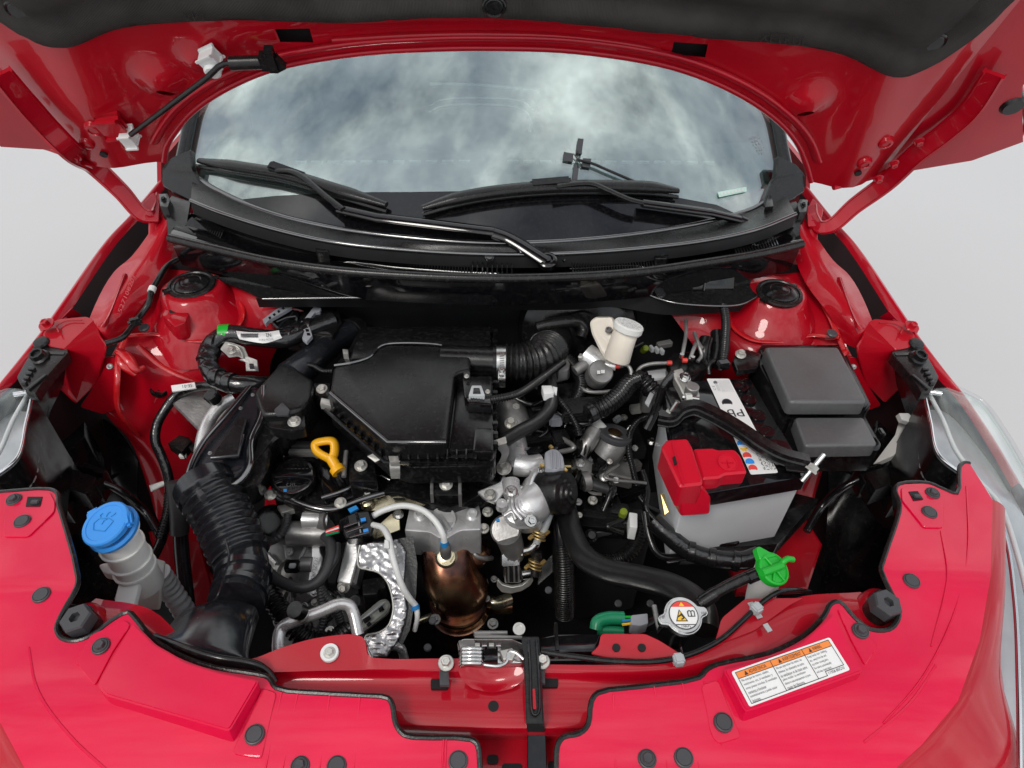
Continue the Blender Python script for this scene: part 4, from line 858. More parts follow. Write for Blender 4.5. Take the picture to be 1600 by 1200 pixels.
for q in ((697, 1036), (847, 1033)):
    bolt((q[0], q[1], .880), lt, .0082, UPC, 'zinc', wr=1.05, h=.009); prism('latch_tab', [(q[0]-11, q[1]+11), (q[0]+4, q[1]+11), (q[0]+5, q[1]+34), (q[0]-10, q[1]+34)], .877, .005, 'grey_clip', lt, .001)
lb = thing('latch_brace', 'black slotted upright brace crossing the red support', 'brace', (835, 1100, .80))
poly3('brace_strip', [(815, 994, .896), (842, 994, .896), (846, 1050, .886), (850, 1130, .876), (822, 1130, .876), (819, 1050, .886)], .004, 'black_satin', lb, .0015, r=.002)
poly3('brace_lower', [(822, 1130, .8755), (850, 1130, .8755), (853, 1148, .835), (824, 1148, .835)], .004, 'black', lb, .0008)
poly3('brace_foot', [(824, 1148, .835), (853, 1148, .835), (855, 1215, .82), (824, 1215, .82)], .004, 'black_gloss', lb, .0008)
tube('brace_bead', [(826, 1000, .897), (829, 1060, .888), (830, 1105, .883), (833, 1116, .8815), (838, 1117, .8815), (842, 1112, .882), (842, 1060, .888), (838, 1000, .897)], .0014, 'black_gloss', lb, 6)
poly3('brace_slot', [(832, 1076, .8868), (836, 1076, .8868), (838, 1108, .8832), (833, 1108, .8832)], .001, 'red_inner', lb, 0, r=.001)
prism('cross_brace', [(842, 997), (870, 991), (938, 990), (928, 1018), (846, 1019)], .868, .02, 'black_gloss', lb, .002)
prism('cross_brace_rib', [(866, 972), (871, 972), (874, 1016), (868, 1016)], .874, .02, 'black', lb, .001)
# hood release cable along the tie bar
cb = thing('release_cable', 'thin black hood release cable clipped along the red support', 'cable', (1060, 1030, .86))
tube('cable_sheath', [(845, 1018, .884), (900, 1026, .883), (960, 1033, .882), (1030, 1033, .882), (1080, 1022, .882), (1125, 1000, .884), (1160, 970, .885), (1190, 942, .885), (1215, 926, .883), (1240, 922, .876), (1265, 925, .86)], .0031, 'black', cb, 10)
for q in ((1060, 1031, .884), (1182, 951, .889)): box('cable_clip', q, (.012, .012, .012), 'nylon_grey', cb, rot=.5 if q[0] > 1100 else .1, bev=.002)
for q in (((1168, 942), (1176, 940), (1192, 964), (1184, 967)), ((1192, 976), (1199, 973), (1207, 985), (1200, 988)), ((1056, 1034), (1068, 1034), (1069, 1039), (1057, 1039))): poly3('clip_tail', [(*p, .8785) for p in q], .001, 'nylon_grey', cb, 0)
# ================================================================ air cleaner
ac = thing('air_cleaner', 'large flat black air cleaner box with angled corner and ribbed lid', 'air cleaner', (650, 620, .76))
prism('lower_box', [(512, 636), (545, 600), (560, 512), (768, 512), (776, 560), (775, 715), (770, 728), (640, 731), (606, 720)], .845, .035, 'black', ac, .003, r=.008)
prism('lid_flange', [(506, 632), (520, 600), (525, 568), (545, 545), (562, 510), (768, 510), (774, 530), (776, 700), (768, 714), (604, 716)], .858, .012, 'black', ac, .002, r=.006)
aclid = prism('lid', [(515, 613), (521, 572), (553, 567), (578, 558), (592, 543), (605, 538), (690, 540), (702, 547), (735, 548), (735, 578), (711, 583), (697, 692), (606, 692)], .892, .034, 'black_satin', ac, .005, r=.010, seg=3)
prism('lid_rear', [(562, 512), (766, 512), (768, 540), (700, 541), (606, 536), (588, 548), (570, 560), (545, 562)], .874, .02, 'black', ac, .003, r=.006)
prism('lid_side', [(716, 588), (770, 588), (771, 700), (702, 705)], .868, .012, 'black', ac, .003, r=.004)
prism('lid_step', [(742, 668), (771, 668), (771, 706), (738, 706)], .876, .016, 'black', ac, .003, r=.005)
tube('outlet_pipe', [(690, 562, .872), (740, 564, .872), (782, 566, .872)], .026, 'black', ac, 24, straight=True)
tube('outlet_collar', [(770, 566, .872), (776, 566, .872)], .030, 'black', ac, 24, straight=True)
tube('lid_bead', [(522, 571, .893), (553, 566, .893), (578, 557, .893), (592, 542, .893), (606, 537, .893), (690, 539, .893), (702, 546, .893)], .0018, 'black_edge', aclid, 6)
tube('lid_bead', [(516, 614, .891), (606, 691, .891), (697, 691, .891)], .0030, 'black_edge', aclid, 8, straight=True)
for i in range(9):
    s = i/8; prism('flange_rib', [(516+86*s, 640+72*s), (520+86*s, 643+72*s), (532+80*s, 632+66*s), (529+80*s, 629+66*s)], .866, .014, 'black', ac, .0006)
tube('flange_rail', [(508, 640, .864), (602, 722, .864), (640, 724, .864)], .003, 'black', ac, 6, straight=True)
for i in range(9): prism('flange_rib', [(622+i*15, 700), (625+i*15, 700), (625+i*15, 716), (622+i*15, 716)], .868, .012, 'black', ac, .0006)
for i in range(12): box('edge_tooth', (774, 520+i*16, .864), (.008, .008, .012), 'black', ac, bev=.001)
for q in ([(607, 712), (622, 712), (624, 722), (609, 722)], [(502, 621), (515, 624), (517, 634), (500, 630)], [(535, 545), (544, 546), (544, 553), (536, 552)]):
    prism('lid_clip', q, .870, .012, 'zinc', ac, .001)
loft('lid_clip', [[(609, 720, .868), (625, 720, .868)], [(609, 735, .855), (625, 735, .855)], [(611, 748, .835), (625, 748, .835)]], 'zinc', ac, 3, 4, .0012)
poly3('lid_clip', [(574, 713, .84), (584, 708, .842), (594, 718, .838), (586, 722, .836)], .001, 'zinc', ac, 0)
poly3('lid_clip', [(772, 688, .86), (790, 682, .86), (792, 692, .858), (772, 698, .858)], .0012, 'zinc', ac, 0)
loft('lid_clip', [[(776, 700, .855), (790, 692, .858)], [(784, 710, .84), (796, 703, .845)], [(778, 725, .82), (790, 722, .82)]], 'alu_dark', ac, 3, 4, .0012)
ms = thing('airflow_sensor', 'small airflow sensor with grey-latched plug on the air cleaner outlet', 'sensor', (745, 608, .87))
prism('sensor_body', [(722, 588), (768, 588), (768, 625), (726, 622)], .884, .02, 'black', ms, .002, r=.003)
prism('sensor_tower', [(724, 572), (734, 572), (735, 590), (724, 590)], .890, .03, 'black', ms, .002)
prism('plug_latch', [(737, 602), (752, 602), (758, 618), (732, 618)], .896, .012, 'nylon_grey', ms, .001, r=.002); prism('plug_window', [(740, 606), (749, 606), (751, 614), (739, 614)], .898, .004, 'black', ms, .0005)
prism('plug', [(728, 620), (766, 620), (768, 632), (732, 630)], .888, .018, 'black_gloss', ms, .003)
for q in ((729, 588), (762, 612)): bolt((q[0], q[1], .892), ms, .004)
# ================================================================ corrugated intake hose with clamp
ih = thing('intake_hose', 'corrugated black rubber intake hose with a steel band clamp', 'hose', (830, 565, .83))
lathe('band_clamp', (783, 566, .872), (1, 0, 0), [(.0295, -.008), (.0302, -.008), (.0302, .008), (.0295, .008)], 'steel', ih, 40)
prism('clamp_screw_housing', [(778, 578), (790, 578), (790, 592), (778, 592)], .897, .018, 'steel', ih, .002, r=.002); bolt((784, 580, .902), ih, .006, m='steel')
tube('clamp_screw', [(784, 590, .884), (785, 603, .874)], .005, 'steel', ih, 10)
for i in range(7): poly3('clamp_thread', [(781, 553+i*3.4, .9033), (788, 552+i*3.4, .9033), (788, 553+i*3.4, .9035), (781, 554+i*3.4, .9035)], .0003, 'alu_dark', ih, 0)
tube('bellows', [(790, 566, .872), (815, 566, .872), (842, 560, .87), (860, 545, .86)], [.030, .034], 'rubber', ih, 28, rib=(.0085, .0024))
tube('elbow', [(850, 552, .866), (866, 540, .855), (868, 525, .84), (855, 518, .82)], [.031, .030, .028], 'rubber', ih, 24)
for k in range(3): tube('elbow_ring', [(826+k*8, 540-k*4, .862), (835+k*9, 524-k*2, .875), (856+k*5, 520+k*3, .88), (872+k*2, 540, .87), (872, 560, .85)], .0032, 'rubber', ih, 8)
prism('hose_flange', [(868, 562), (884, 557), (891, 568), (888, 578), (872, 580)], .858, .02, 'alu_dark', ih, .002, r=.004)
# breather hoses
bh = thing('breather_hose', 'braided black breather hose curving down from a white spring clip', 'hose', (840, 660, .80))
tube('hose_run', [(856, 590, .85), (862, 615, .85), (858, 640, .845), (838, 660, .84), (810, 675, .838), (785, 690, .835)], .0115, 'hose', bh, 16)
prism('spring_clip', [(846, 602), (862, 602), (866, 614), (850, 616)], .868, .014, 'white', bh, .001, r=.002); prism('spring_clip', [(863, 603), (871, 605), (870, 614), (864, 612)], .864, .006, 'white', bh, .001)
lead = thing('sensor_conduit', 'slim corrugated conduit running from the airflow sensor plug', 'wiring', (820, 605, .85))
tube('conduit', [(735, 627, .885), (770, 624, .882), (810, 615, .88), (845, 592, .876), (880, 566, .872)], .0062, 'black', lead, 12, rib=(.0042, .0008))
# ================================================================ resonator duct and snorkel
rd = thing('intake_duct', 'black moulded intake resonator and duct leading to a ribbed snorkel', 'duct', (390, 680, .72))
tube('duct_pipe', [(548, 520, .835), (520, 535, .84), (490, 560, .845), (455, 590, .845)], [.024, .024, .026, .030], 'duct', rd, 24)
tube('pipe_collar', [(556, 516, .83), (546, 521, .836)], .028, 'black', rd, 24)
prism('upper_box', [(395, 612), (420, 585), (437, 565), (460, 570), (478, 585), (490, 592), (486, 620), (470, 640), (440, 646), (408, 648)], .868, .06, 'black_satin', rd, .008, r=.010, seg=3)
prism('upper_box_tab', [(410, 646), (440, 640), (476, 646), (478, 668), (455, 673), (420, 668)], .852, .02, 'black_satin', rd, .003, r=.006)
prism('tab_recess', [(428, 640), (441, 628), (453, 640), (450, 648), (432, 648)], .871, .004, 'grey_clip', rd, .001, r=.002)
poly3('main_shell', [(392, 598, .862), (412, 606, .862), (410, 650, .855), (392, 690, .845), (389, 728, .835), (372, 752, .825), (340, 764, .82), (300, 768, .82), (282, 760, .82), (297, 718, .832), (334, 662, .848)], .06, 'duct', rd, .010, r=.012)
poly3('main_shell_rear', [(408, 648, .85), (462, 640, .845), (466, 660, .84), (425, 690, .832), (420, 730, .825), (404, 758, .815), (372, 770, .812), (372, 752, .822), (390, 728, .83)], .06, 'black', rd, .006, r=.008)
poly3('shell_face', [(362, 666, .8595), (374, 650, .862), (386, 652, .861), (378, 680, .855), (372, 712, .849), (330, 717, .848), (338, 700, .851)], .006, 'black_satin', rd, .003, r=.004)
tube('shell_flange', [(412, 604, .866), (409, 650, .86), (393, 688, .85), (391, 728, .84), (374, 752, .83), (342, 766, .825)], .0045, 'black_edge', rd, 8)
tube('shell_ridge', [(390, 604, .866), (350, 652, .857), (318, 690, .847), (300, 722, .838), (290, 755, .828)], .004, 'black_edge', rd, 8)
tube('shell_ridge', [(330, 716, .852), (372, 712, .853), (380, 680, .858)], .003, 'duct', rd, 8, straight=True)
for q in ((395, 617), (376, 638), (328, 708)): bolt((q[0], q[1], .868 if q[0] > 350 else .855), rd, .003, m='alu_dark')
bolt((460, 659, .853), rd, .0105, h=.005, wr=1.0); bolt((503, 608, .855), rd, .0095, h=.005)
prism('duct_lug', [(490, 598), (516, 598), (514, 620), (492, 618)], .853, .02, 'black', rd, .002, r=.003)
tube('thin_conduit', [(470, 568, .862), (490, 572, .862), (505, 580, .86), (520, 580, .86)], .0045, 'black', rd, 10, rib=(.004, .0006))
sn = thing('intake_snorkel', 'ribbed dark blue-black intake snorkel ending in a wide mouth at the support', 'duct', (360, 900, .70))
tube('ribbed_bellows', [(322, 765, .815), (345, 800, .80), (365, 845, .785), (376, 872, .777)], [.042, .0385], 'duct', sn, 36, rib=(.0135, .0030))
tube('snorkel_collar', [(318, 757, .815), (328, 774, .812)], .044, 'duct', sn, 36)
tube('snorkel_neck', [(372, 866, .777), (379, 890, .775), (378, 920, .78), (368, 945, .79)], [.037, .036, .034, .036], 'duct', sn, 32)
for q in (((381, 896, .776), (380, 904, .777)), ((376, 925, .782), (373, 932, .784))): tube('neck_ring', list(q), .0385, 'duct', sn, 32)
loft('mouth', [[(318, 945, .805), (335, 938, .825), (368, 938, .833), (398, 948, .82), (405, 965, .80)], [(288, 955, .815), (315, 948, .855), (360, 952, .862), (392, 965, .852), (398, 985, .815)], [(258, 985, .855), (290, 985, .880), (345, 998, .884), (382, 1010, .876), (388, 1030, .85)], [(243, 996, .872), (285, 1012, .888), (340, 1028, .890), (385, 1034, .884), (398, 1046, .87)], [(245, 1004, .868), (285, 1024, .876), (340, 1040, .878), (390, 1046, .876), (420, 1052, .868)]], 'duct', sn, 6, 5, .003)
tube('mouth_rim', [(243, 995, .874), (285, 1011, .890), (340, 1027, .892), (385, 1034, .886), (405, 1040, .882), (420, 1052, .874), (430, 1066, .868)], .0042, 'black', sn, 8)
tube('mould_seam', [(352, 842, .838), (358, 870, .830), (350, 900, .828), (338, 935, .836), (318, 948, .858)], .0016, 'duct', sn, 6)
prism('snorkel_tab', [(305, 768), (313, 764), (320, 770), (312, 776)], .865, .012, 'grey_clip', sn, .001)
# ================================================================ washer filler
wf = thing('washer_filler', 'translucent white washer neck with a bright blue flip cap', 'washer filler', (215, 900, .70))
axw = (U(175, 822, .885)-U(232, 925, .74)).normalized()
tube('filler_neck', [(178, 832, .875), (198, 862, .835), (213, 890, .795), (226, 912, .76)], [.025, .025, .025, .025], 'nylon', wf, 28)
for q, z in (((190, 850), .852), ((203, 872), .822), ((210, 886), .802)): tube('neck_bead', [(*q, z), (q[0]+1.5, q[1]+2.5, z-.0035)], .0275, 'nylon', wf, 28)
poly3('filler_plate', [(192, 892, .80), (222, 885, .79), (255, 895, .76), (250, 955, .70), (205, 955, .70), (178, 940, .715)], .02, 'nylon', wf, .003, r=.004)
prism('filler_plate_rib', [(185, 912), (200, 888), (222, 895), (208, 950), (178, 942)], .795, .01, 'white', wf, .002)
prism('filler_lug', [(153, 882), (168, 878), (190, 890), (186, 900), (162, 896)], .80, .012, 'nylon', wf, .003, r=.005)
tube('filler_hose', [(248, 895, .73), (265, 920, .69), (285, 950, .65), (300, 980, .6)], .0155, 'nylon_grey', wf, 20, rib=(.012, .0012))
A = V((168, 820, .895)); axc = Vector((-.22, -.22, 1)).normalized()
lathe('cap_skirt', ('w', *(A-axc*.008)), axc, [(.025, -.012), (.0315, -.008), (.0325, -.003), (.030, .0)], 'blue', wf, 44)
lathe('cap_ring', ('w', *(A-axc*.012)), axc, [(.027, -.012), (.027, .004)], 'white', wf, 36)
fl = lathe('flip_lid', ('w', *A), axc, [(.0285, -.004), (.0305, -.002), (.0305, .004), (.029, .006), (.0245, .0065), (.0238, .0055), (0, .0055)], 'blue', wf, 48)
u_, v_, a_ = basis(axc)
def capt(du, dv, l=.0066): return ('w', *(A+u_*du+v_*dv+a_*l))
for du, dv, sz in ((-.026, .018, (.017, .014, .007)), (.028, .004, (.010, .024, .010))): box('cap_tab', capt(du, dv, .001), sz, 'blue', wf, ax=axc, rot=.5, bev=.003)
for q in ([(-.014, -.010), (.006, -.014), (.014, .001), (.004, .007), (-.012, .008), (-.018, .001), (-.014, -.010)], [(-.004, -.002), (-.002, .004), (.002, .006)], [(-.010, .010), (-.012, .014), (-.009, .016)], [(-.001, .010), (.000, .015), (.003, .017)], [(.007, .009), (.011, .012), (.013, .015)]):
    tube('washer_symbol', [capt(x_*.85, y_*.85, .0060) for x_, y_ in q], .0006, 'blue_dab', fl, 5, straight=True)
# ================================================================ engine cover and fillers
en = thing('engine', 'engine with black valve cover, castings and bolts under the air cleaner', 'engine', (620, 800, .42))
prism('valve_cover', [(410, 640), (520, 620), (600, 735), (650, 742), (780, 742), (790, 760), (700, 792), (620, 770), (560, 772), (520, 792), (470, 790), (425, 768), (412, 720)], .755, .10, 'black', en, .006, r=.010)
prism('cover_step', [(440, 690), (500, 688), (535, 772), (505, 780), (490, 720), (440, 712)], .770, .02, 'black_gloss', en, .004, r=.006)
prism('cover_plate', [(456, 688), (492, 688), (492, 696), (454, 696)], .782, .016, 'grey_tape', en, .002); prism('cover_plate', [(452, 701), (494, 701), (494, 706), (450, 706)], .778, .014, 'alu_dark', en, .001)
tube('cover_rib', [(502, 778, .768), (540, 765, .768), (580, 740, .766), (610, 750, .762)], .004, 'black_edge', en, 8)
tube('cover_rib', [(440, 775, .762), (490, 793, .762), (520, 796, .76), (560, 782, .762), (600, 770, .762)], .005, 'black_edge', en, 8)
prism('mount_block', [(545, 705), (582, 705), (590, 752), (545, 752)], .790, .05, 'black', en, .003, r=.003); bolt((564, 728, .793), en, .0105, h=.006)
tube('mount_post', [(541, 705, .80), (537, 745, .79)], .004, 'alu_dark', en, 8)
for q in ((423, 773, .765), (532, 786, .765)): bolt(q, en, .0092, h=.006, wr=1.05)
prism('clamp_block', [(672, 740), (722, 740), (722, 774), (672, 774)], .80, .018, 'black', en, .003, r=.003); bolt((697, 757, .803), en, .0105, h=.005); prism('clamp_edge', [(672, 742), (677, 742), (677, 772), (672, 772)], .808, .02, 'alu_dark', en, .001); prism('clamp_edge', [(716, 742), (721, 742), (721, 772), (716, 772)], .808, .03, 'alu_dark', en, .001)
tube('clamp_hook', [(692, 778, .785), (698, 784, .783), (708, 778, .785)], .0018, 'steel', en, 6)
prism('head_rail', [(600, 742), (700, 748), (790, 752), (790, 775), (700, 782), (612, 766)], .748, .02, 'black', en, .003)
for i in range(4): prism('rail_slot', [(610+i*22, 757+i*3), (626+i*22, 759+i*3), (626+i*22, 763+i*3), (610+i*22, 761+i*3)], .751, .003, 'alu_dark', en, .0005)
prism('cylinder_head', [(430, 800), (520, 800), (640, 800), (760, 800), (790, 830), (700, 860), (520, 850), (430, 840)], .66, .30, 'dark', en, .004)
oc_ = thing('oil_cap', 'round black ribbed engine oil filler cap on the valve cover', 'oil cap', (455, 738, .77))
cbd = lathe('cap_body', (456, 742, .785), (.0, -.1, 1), [(.035, -.02), (.035, -.004), (.033, .0), (.029, .001), (.028, -.001), (0, -.001)], 'black', oc_, 40)
prism('cap_grip', [(423, 736), (488, 732), (490, 743), (424, 746)], .802, .018, 'black_gloss', oc_, .003, r=.003)
text('ENGINE', [(441, 746, .7862), (472, 745, .7862), (471, 752, .7862), (440, 753, .7862)], 'grey_clip', cbd, lift=.001); text('OIL', [(448, 755, .7862), (465, 754, .7862), (464, 760, .7862), (447, 761, .7862)], 'grey_clip', cbd, lift=.001)
for i in range(8): poly3('cap_knurl', [(436+i*6, 722-abs(i-3.5)*-1.5, .7865), (439+i*6, 722-abs(i-3.5)*-1.5, .7865), (439+i*6, 731, .7865), (436+i*6, 731, .7865)], .002, 'black_gloss', oc_, 0)
tube('cap_rim', [(424, 750, .788), (440, 768, .788), (462, 769, .788), (482, 758, .788), (491, 744, .788)], .0018, 'black_edge', oc_, 6)
poly3('paint_dab', [(443, 764, .79), (448, 764, .79), (448, 768, .79), (443, 768, .79)], .001, 'blue_dab', oc_, 0)
# dipstick
dp = thing('dipstick', 'bright yellow dipstick handle beside the air cleaner', 'dipstick', (515, 715, .76))
tube('handle_ring', [(516, 718, .806), (494, 704, .812), (492, 694, .818), (502, 690, .822), (520, 690, .822), (523, 700, .816), (520, 714, .808), (514, 719, .805)], .0062, 'yellow', dp, 10, flat=1.3)
tube('handle_stem', [(516, 714, .808), (527, 733, .797)], [.009, .0085], 'yellow', dp, 12); tube('handle_collar', [(525, 731, .799), (530, 738, .796)], .0115, 'yellow', dp, 14)
tube('dipstick_tube', [(529, 737, .796), (537, 755, .77), (542, 770, .74)], .004, 'black', dp, 8)
# ================================================================ exhaust side
mf = thing('manifold', 'bare aluminium manifold casting with a round emblem above the catalyst', 'manifold', (695, 810, .66))
mcast = prism('casting', [(640, 790), (655, 786), (748, 786), (751, 800), (752, 828), (722, 829), (710, 834), (698, 842), (684, 840), (672, 832), (632, 829)], .735, .06, 'alu', mf, .004, r=.004)
lathe('emblem', (692, 812, .735), UPC, [(.0205, -.003), (.0205, .004), (.0185, .004), (.0185, .0012), (0, .0012)], 'alu', mcast, 36); poly3('emblem_bar', [(680, 797, .7385), (684, 795, .7385), (705, 826, .7395), (701, 829, .7395)], .003, 'alu', mcast, 0)
for q in ((648, 836), (740, 836)): tube('casting_stud', [(q[0], q[1]-10, .72), (q[0], q[1]+6, .70)], .006, 'alu', mf, 10)
for q in ((655, 803), (738, 803)): lathe('casting_boss', (*q, .738), UPC, [(.010, -.004), (.008, .004), (.005, .004), (.004, 0), (0, 0)], 'alu', mf, 18)
poly3('gasket_plate', [(676, 787, .742), (660, 790, .742), (622, 768, .742), (748, 768, .742), (748, 788, .742), (742, 792, .742), (684, 792, .742)], .003, 'black', mf, 0)
for q in ((762, 800), (756, 826)): bolt((q[0], q[1], .72), mf, .009, m='zinc')
hb = thing('heat_bracket', 'bent yellowish zinc bracket beside the sensor plug', 'bracket', (590, 800, .72))
poly3('bracket_plate', [(556, 774, .75), (562, 767, .752), (606, 766, .752), (632, 772, .75), (668, 788, .745), (640, 796, .742), (610, 792, .742), (600, 800, .74), (566, 796, .74)], .0025, 'brass_zinc', hb, .001, r=.003)
poly3('bracket_flap', [(582, 828, .722), (612, 802, .735), (624, 812, .732), (625, 828, .725), (572, 848, .715), (562, 846, .715)], .0025, 'brass_zinc', hb, .001, r=.002)
bolt((575, 773, .756), hb, .008, m='zinc'); lathe('bracket_dimple', (574, 786, .748), UPC, [(.012, -.004), (.008, .004), (.003, .006), (0, .006)], 'brass_zinc', hb, 18); bolt((622, 804, .735), hb, .009, m='steel')
for q in (((608, 772), (622, 771), (624, 773), (610, 775)), ((614, 778), (632, 778), (634, 780), (616, 781))): poly3('bracket_slot', [(*p, .7525) for p in q], .001, 'dark', hb, 0)
cc = thing('catalytic_converter', 'heat-tinted copper-brown exhaust catalyst with bulging dome', 'catalyst', (715, 930, .40))
def catz(q, z): return (*q, z)
rows = []
for (x, y, z, rx, ry) in ((697, 828, .69, .040, .032), (697, 848, .685, .047, .040), (698, 868, .672, .051, .046), (702, 888, .655, .055, .051), (709, 904, .636, .061, .057), (716, 916, .615, .064, .061), (717, 930, .59, .060, .058), (718, 942, .565, .058, .056), (718, 955, .53, .059, .057), (718, 985, .47, .057, .055)):
    c = U(x, y, z); rows.append([('w', *(c+Vector((math.cos(a)*rx*.80, math.sin(a)*ry*.80, 0)))) for a in [2*math.pi*i/14 for i in range(15)]])
loft('can', rows, 'heat_steel', cc, 3, 5, 0)
lathe('side_bulge', (745, 862, .66), (.3, -.4, .8), [(.027, -.04), (.027, -.008), (.022, .005), (.011, .010), (0, .011)], 'heat_steel', cc, 28)
tube('weld_bead', [(738, 856, .675), (744, 868, .668), (757, 872, .66), (768, 872, .645)], .0045, 'alu_dark', cc, 8)
lathe('can_seam', (718, 952, .545), (0, 0, 1), [(.047, -.004), (.051, -.002), (.051, .002), (.047, .004)], 'heat_steel', cc, 40)
lathe('can_band', (716, 938, .585), (0, -.1, 1), [(.047, -.005), (.0495, -.003), (.0495, .003), (.047, .005)], 'heat_steel', cc, 40)
for q in ((742, 905), (690, 925), (730, 935)): bolt((q[0]+30, q[1], .60), cc, .006, m='alu_dark')
lathe('sensor_boss', (697, 870, .688), (0, -.45, .9), [(.018, -.012), (.018, -.002), (.014, .001), (.0125, .001)], 'brass_zinc', cc, 28); lathe('sensor_hex', (697, 868, .692), (0, -.45, .9), [(.0125, -.002), (.0125, .006), (.008, .007)], 'brass_zinc', cc, 6)
tube('oxygen_sensor', [(697, 868, .695), (696, 857, .712), (695, 848, .722)], [.009, .009, .0065], 'alu_dark', cc, 14)
tube('exhaust_stub', [(755, 935, .56), (775, 942, .56), (797, 936, .555)], .011, 'brass_zinc', cc, 14); tube('exhaust_stub', [(760, 950, .53), (800, 948, .53)], .012, 'heat_steel', cc, 14)
tube('lower_sensor', [(650, 972, .55), (668, 965, .55), (685, 958, .55)], .006, 'brass_zinc', cc, 10)
for i, q in enumerate(((770, 975), (680, 968), (830, 1005))): bolt((*q, .6), cc, .009, m='alu_dark')
ow = thing('sensor_lead', 'white fabric-sleeved oxygen sensor lead arching to the catalyst', 'cable', (640, 800, .73), 'white sensor leads')
tube('sleeve', [(583, 806, .745), (600, 797, .752), (630, 790, .757), (660, 797, .757), (680, 814, .750), (692, 835, .738), (695, 850, .722)], .0050, 'white', ow, 12)
tube('sleeve_end', [(694, 846, .726), (695, 853, .718)], .0066, 'blue_dab', ow, 12)
ow2 = thing('sensor_lead', 'white sleeved lead hanging down over the foil heat shield', 'cable', (630, 900, .68), 'white sensor leads')
tube('sleeve', [(583, 820, .752), (598, 825, .765), (607, 840, .772), (615, 875, .768), (628, 915, .745), (640, 935, .725), (650, 948, .71), (652, 965, .70), (648, 985, .68)], [.0045, .0048, .0048, .0048, .0048, .0046, .0042, .0035, .0035], 'white', ow2, 12)
poly3('tape_flag', [(601, 843, .780), (607, 845, .780), (608, 857, .778), (600, 856, .778)], .002, 'white', ow2, 0); tube('sleeve_mark', [(648, 946, .712), (650, 952, .708)], .0062, 'blue_dab', ow2, 10)
cn = thing('sensor_plug', 'chunky black double connector with blue tabs beside the valve cover', 'connector', (557, 815, .72))
poly3('plug_housing', [(528, 812, .758), (552, 800, .762), (577, 797, .762), (585, 822, .752), (580, 838, .748), (540, 843, .745)], .03, 'black', cn, .003, r=.003)
for i in range(6): poly3('plug_rib', [(530+i*2.4, 812-i, .7615), (531.3+i*2.4, 811.6-i, .7615), (533+i*2.4, 826-i, .759), (531.7+i*2.4, 826.4-i, .759)], .003, 'black_gloss', cn, 0)
for q in (((536, 821), (562, 812), (563, 815), (537, 824)), ((540, 829), (566, 820), (567, 823), (541, 832)), ((545, 837), (575, 829), (576, 832), (546, 840))): poly3('plug_latch', [(*p, .762) for p in q], .003, 'black_edge', cn, .0005)
tube('plug_band', [(556, 800, .764), (560, 815, .762), (565, 840, .752)], .002, 'black_edge', cn, 6)
for q in ((567, 812), (571, 829)): poly3('plug_tab', [(q[0]-4, q[1]-2, .7645), (q[0]+4, q[1]-4, .7645), (q[0]+5, q[1]+1, .763), (q[0]-3, q[1]+3, .763)], .004, 'blue', cn, .0005)
poly3('plug_tab', [(543, 795, .765), (556, 789, .767), (560, 794, .766), (547, 801, .764)], .004, 'blue_dab', cn, .0005)
for i, m_ in enumerate(('red_ink', 'white', 'red_cap', 'green_dark')): tube('plug_wire', [(530, 822+i*3, .752), (520, 826+i*2.5, .748), (510, 830+i*2, .742)], .002, m_, cn, 6)
# foil heat shield
fs = thing('heat_shield', 'crinkled silver foil heat shield curving beside the catalyst', 'heat shield', (605, 930, .60))
def crk(x, y):
    s = .0; p = Vector((x, y, 0))
    w2 = mn.noise(p*40)*.6
    s += .0030*abs(mn.noise(Vector((x*70+w2, y*210+w2, 1))))+.0016*abs(mn.noise(Vector((x*240, y*190+w2*3, 5))))+.0008*mn.noise(Vector((x*480, y*560, 9)))
    return s
def foilz(l=0): return onfun(lambda x, y: .705+.5*(y-.52)-.8*max(0, x+.105)+crk(x, y)+l)
FO = [(562, 852), (580, 848), (600, 846), (622, 842), (634, 862), (632, 890), (630, 915), (636, 950), (632, 975), (622, 1000), (604, 1027), (580, 1028), (573, 1012), (571, 994), (592, 988), (606, 978), (614, 955), (612, 930), (604, 908), (592, 895), (575, 890), (561, 886), (559, 870)]
sheet('foil', FO, foilz(), 'foil', fs, step=3.2, th=.002, ang=180)
sheet('perforated_strip', [(622, 842), (645, 838), (652, 880), (650, 930), (640, 985), (628, 1008), (622, 1000), (632, 975), (636, 950), (630, 915), (632, 890), (634, 862)], onfun(lambda x, y: .70+.5*(y-.52)-1.4*max(0, x+.105)), 'foil_dark', fs, step=7, th=.002)
tube('shield_edge', [('w', *foilz(.001)(*p)) for p in FO[11:]+FO[:1]], .0014, 'zinc', fs, 6); box('shield_stud', (587, 853, .735), (.014, .012, .006), 'nylon', fs, bev=.002)
# ================================================================ accessories at the left front of the engine
al = thing('alternator', 'cast aluminium alternator and bracket with raised letters beside the snorkel', 'alternator', (460, 880, .55))
tube('bracket_barrel', [(452, 833, .70), (480, 834, .70), (512, 834, .70)], .020, 'alu_dark', al, 20, straight=True)
tube('bracket_barrel', [(474, 812, .725), (490, 812, .725), (512, 812, .722)], .0135, 'alu', al, 20, straight=True); tube('bracket_pin', [(448, 833, .70), (453, 833, .70)], .006, 'nylon', al, 10, straight=True)
lathe('barrel_face', (512, 813, .722), (1, -.3, .3), [(.018, -.01), (.018, .004), (.004, .005), (0, .003)], 'alu_dark', al, 20)
poly3('letter_arm', [(487, 842, .69), (499, 840, .69), (500, 862, .682), (504, 870, .68), (502, 884, .675), (492, 908, .665), (480, 912, .662), (486, 875, .68)], .02, 'alu', al, .002, r=.003)
text('SUZUKI', [(498, 872, .6835), (492, 906, .6695), (486, 904, .6695), (492, 870, .6835)], 'alu_dark', al, lift=.0012)
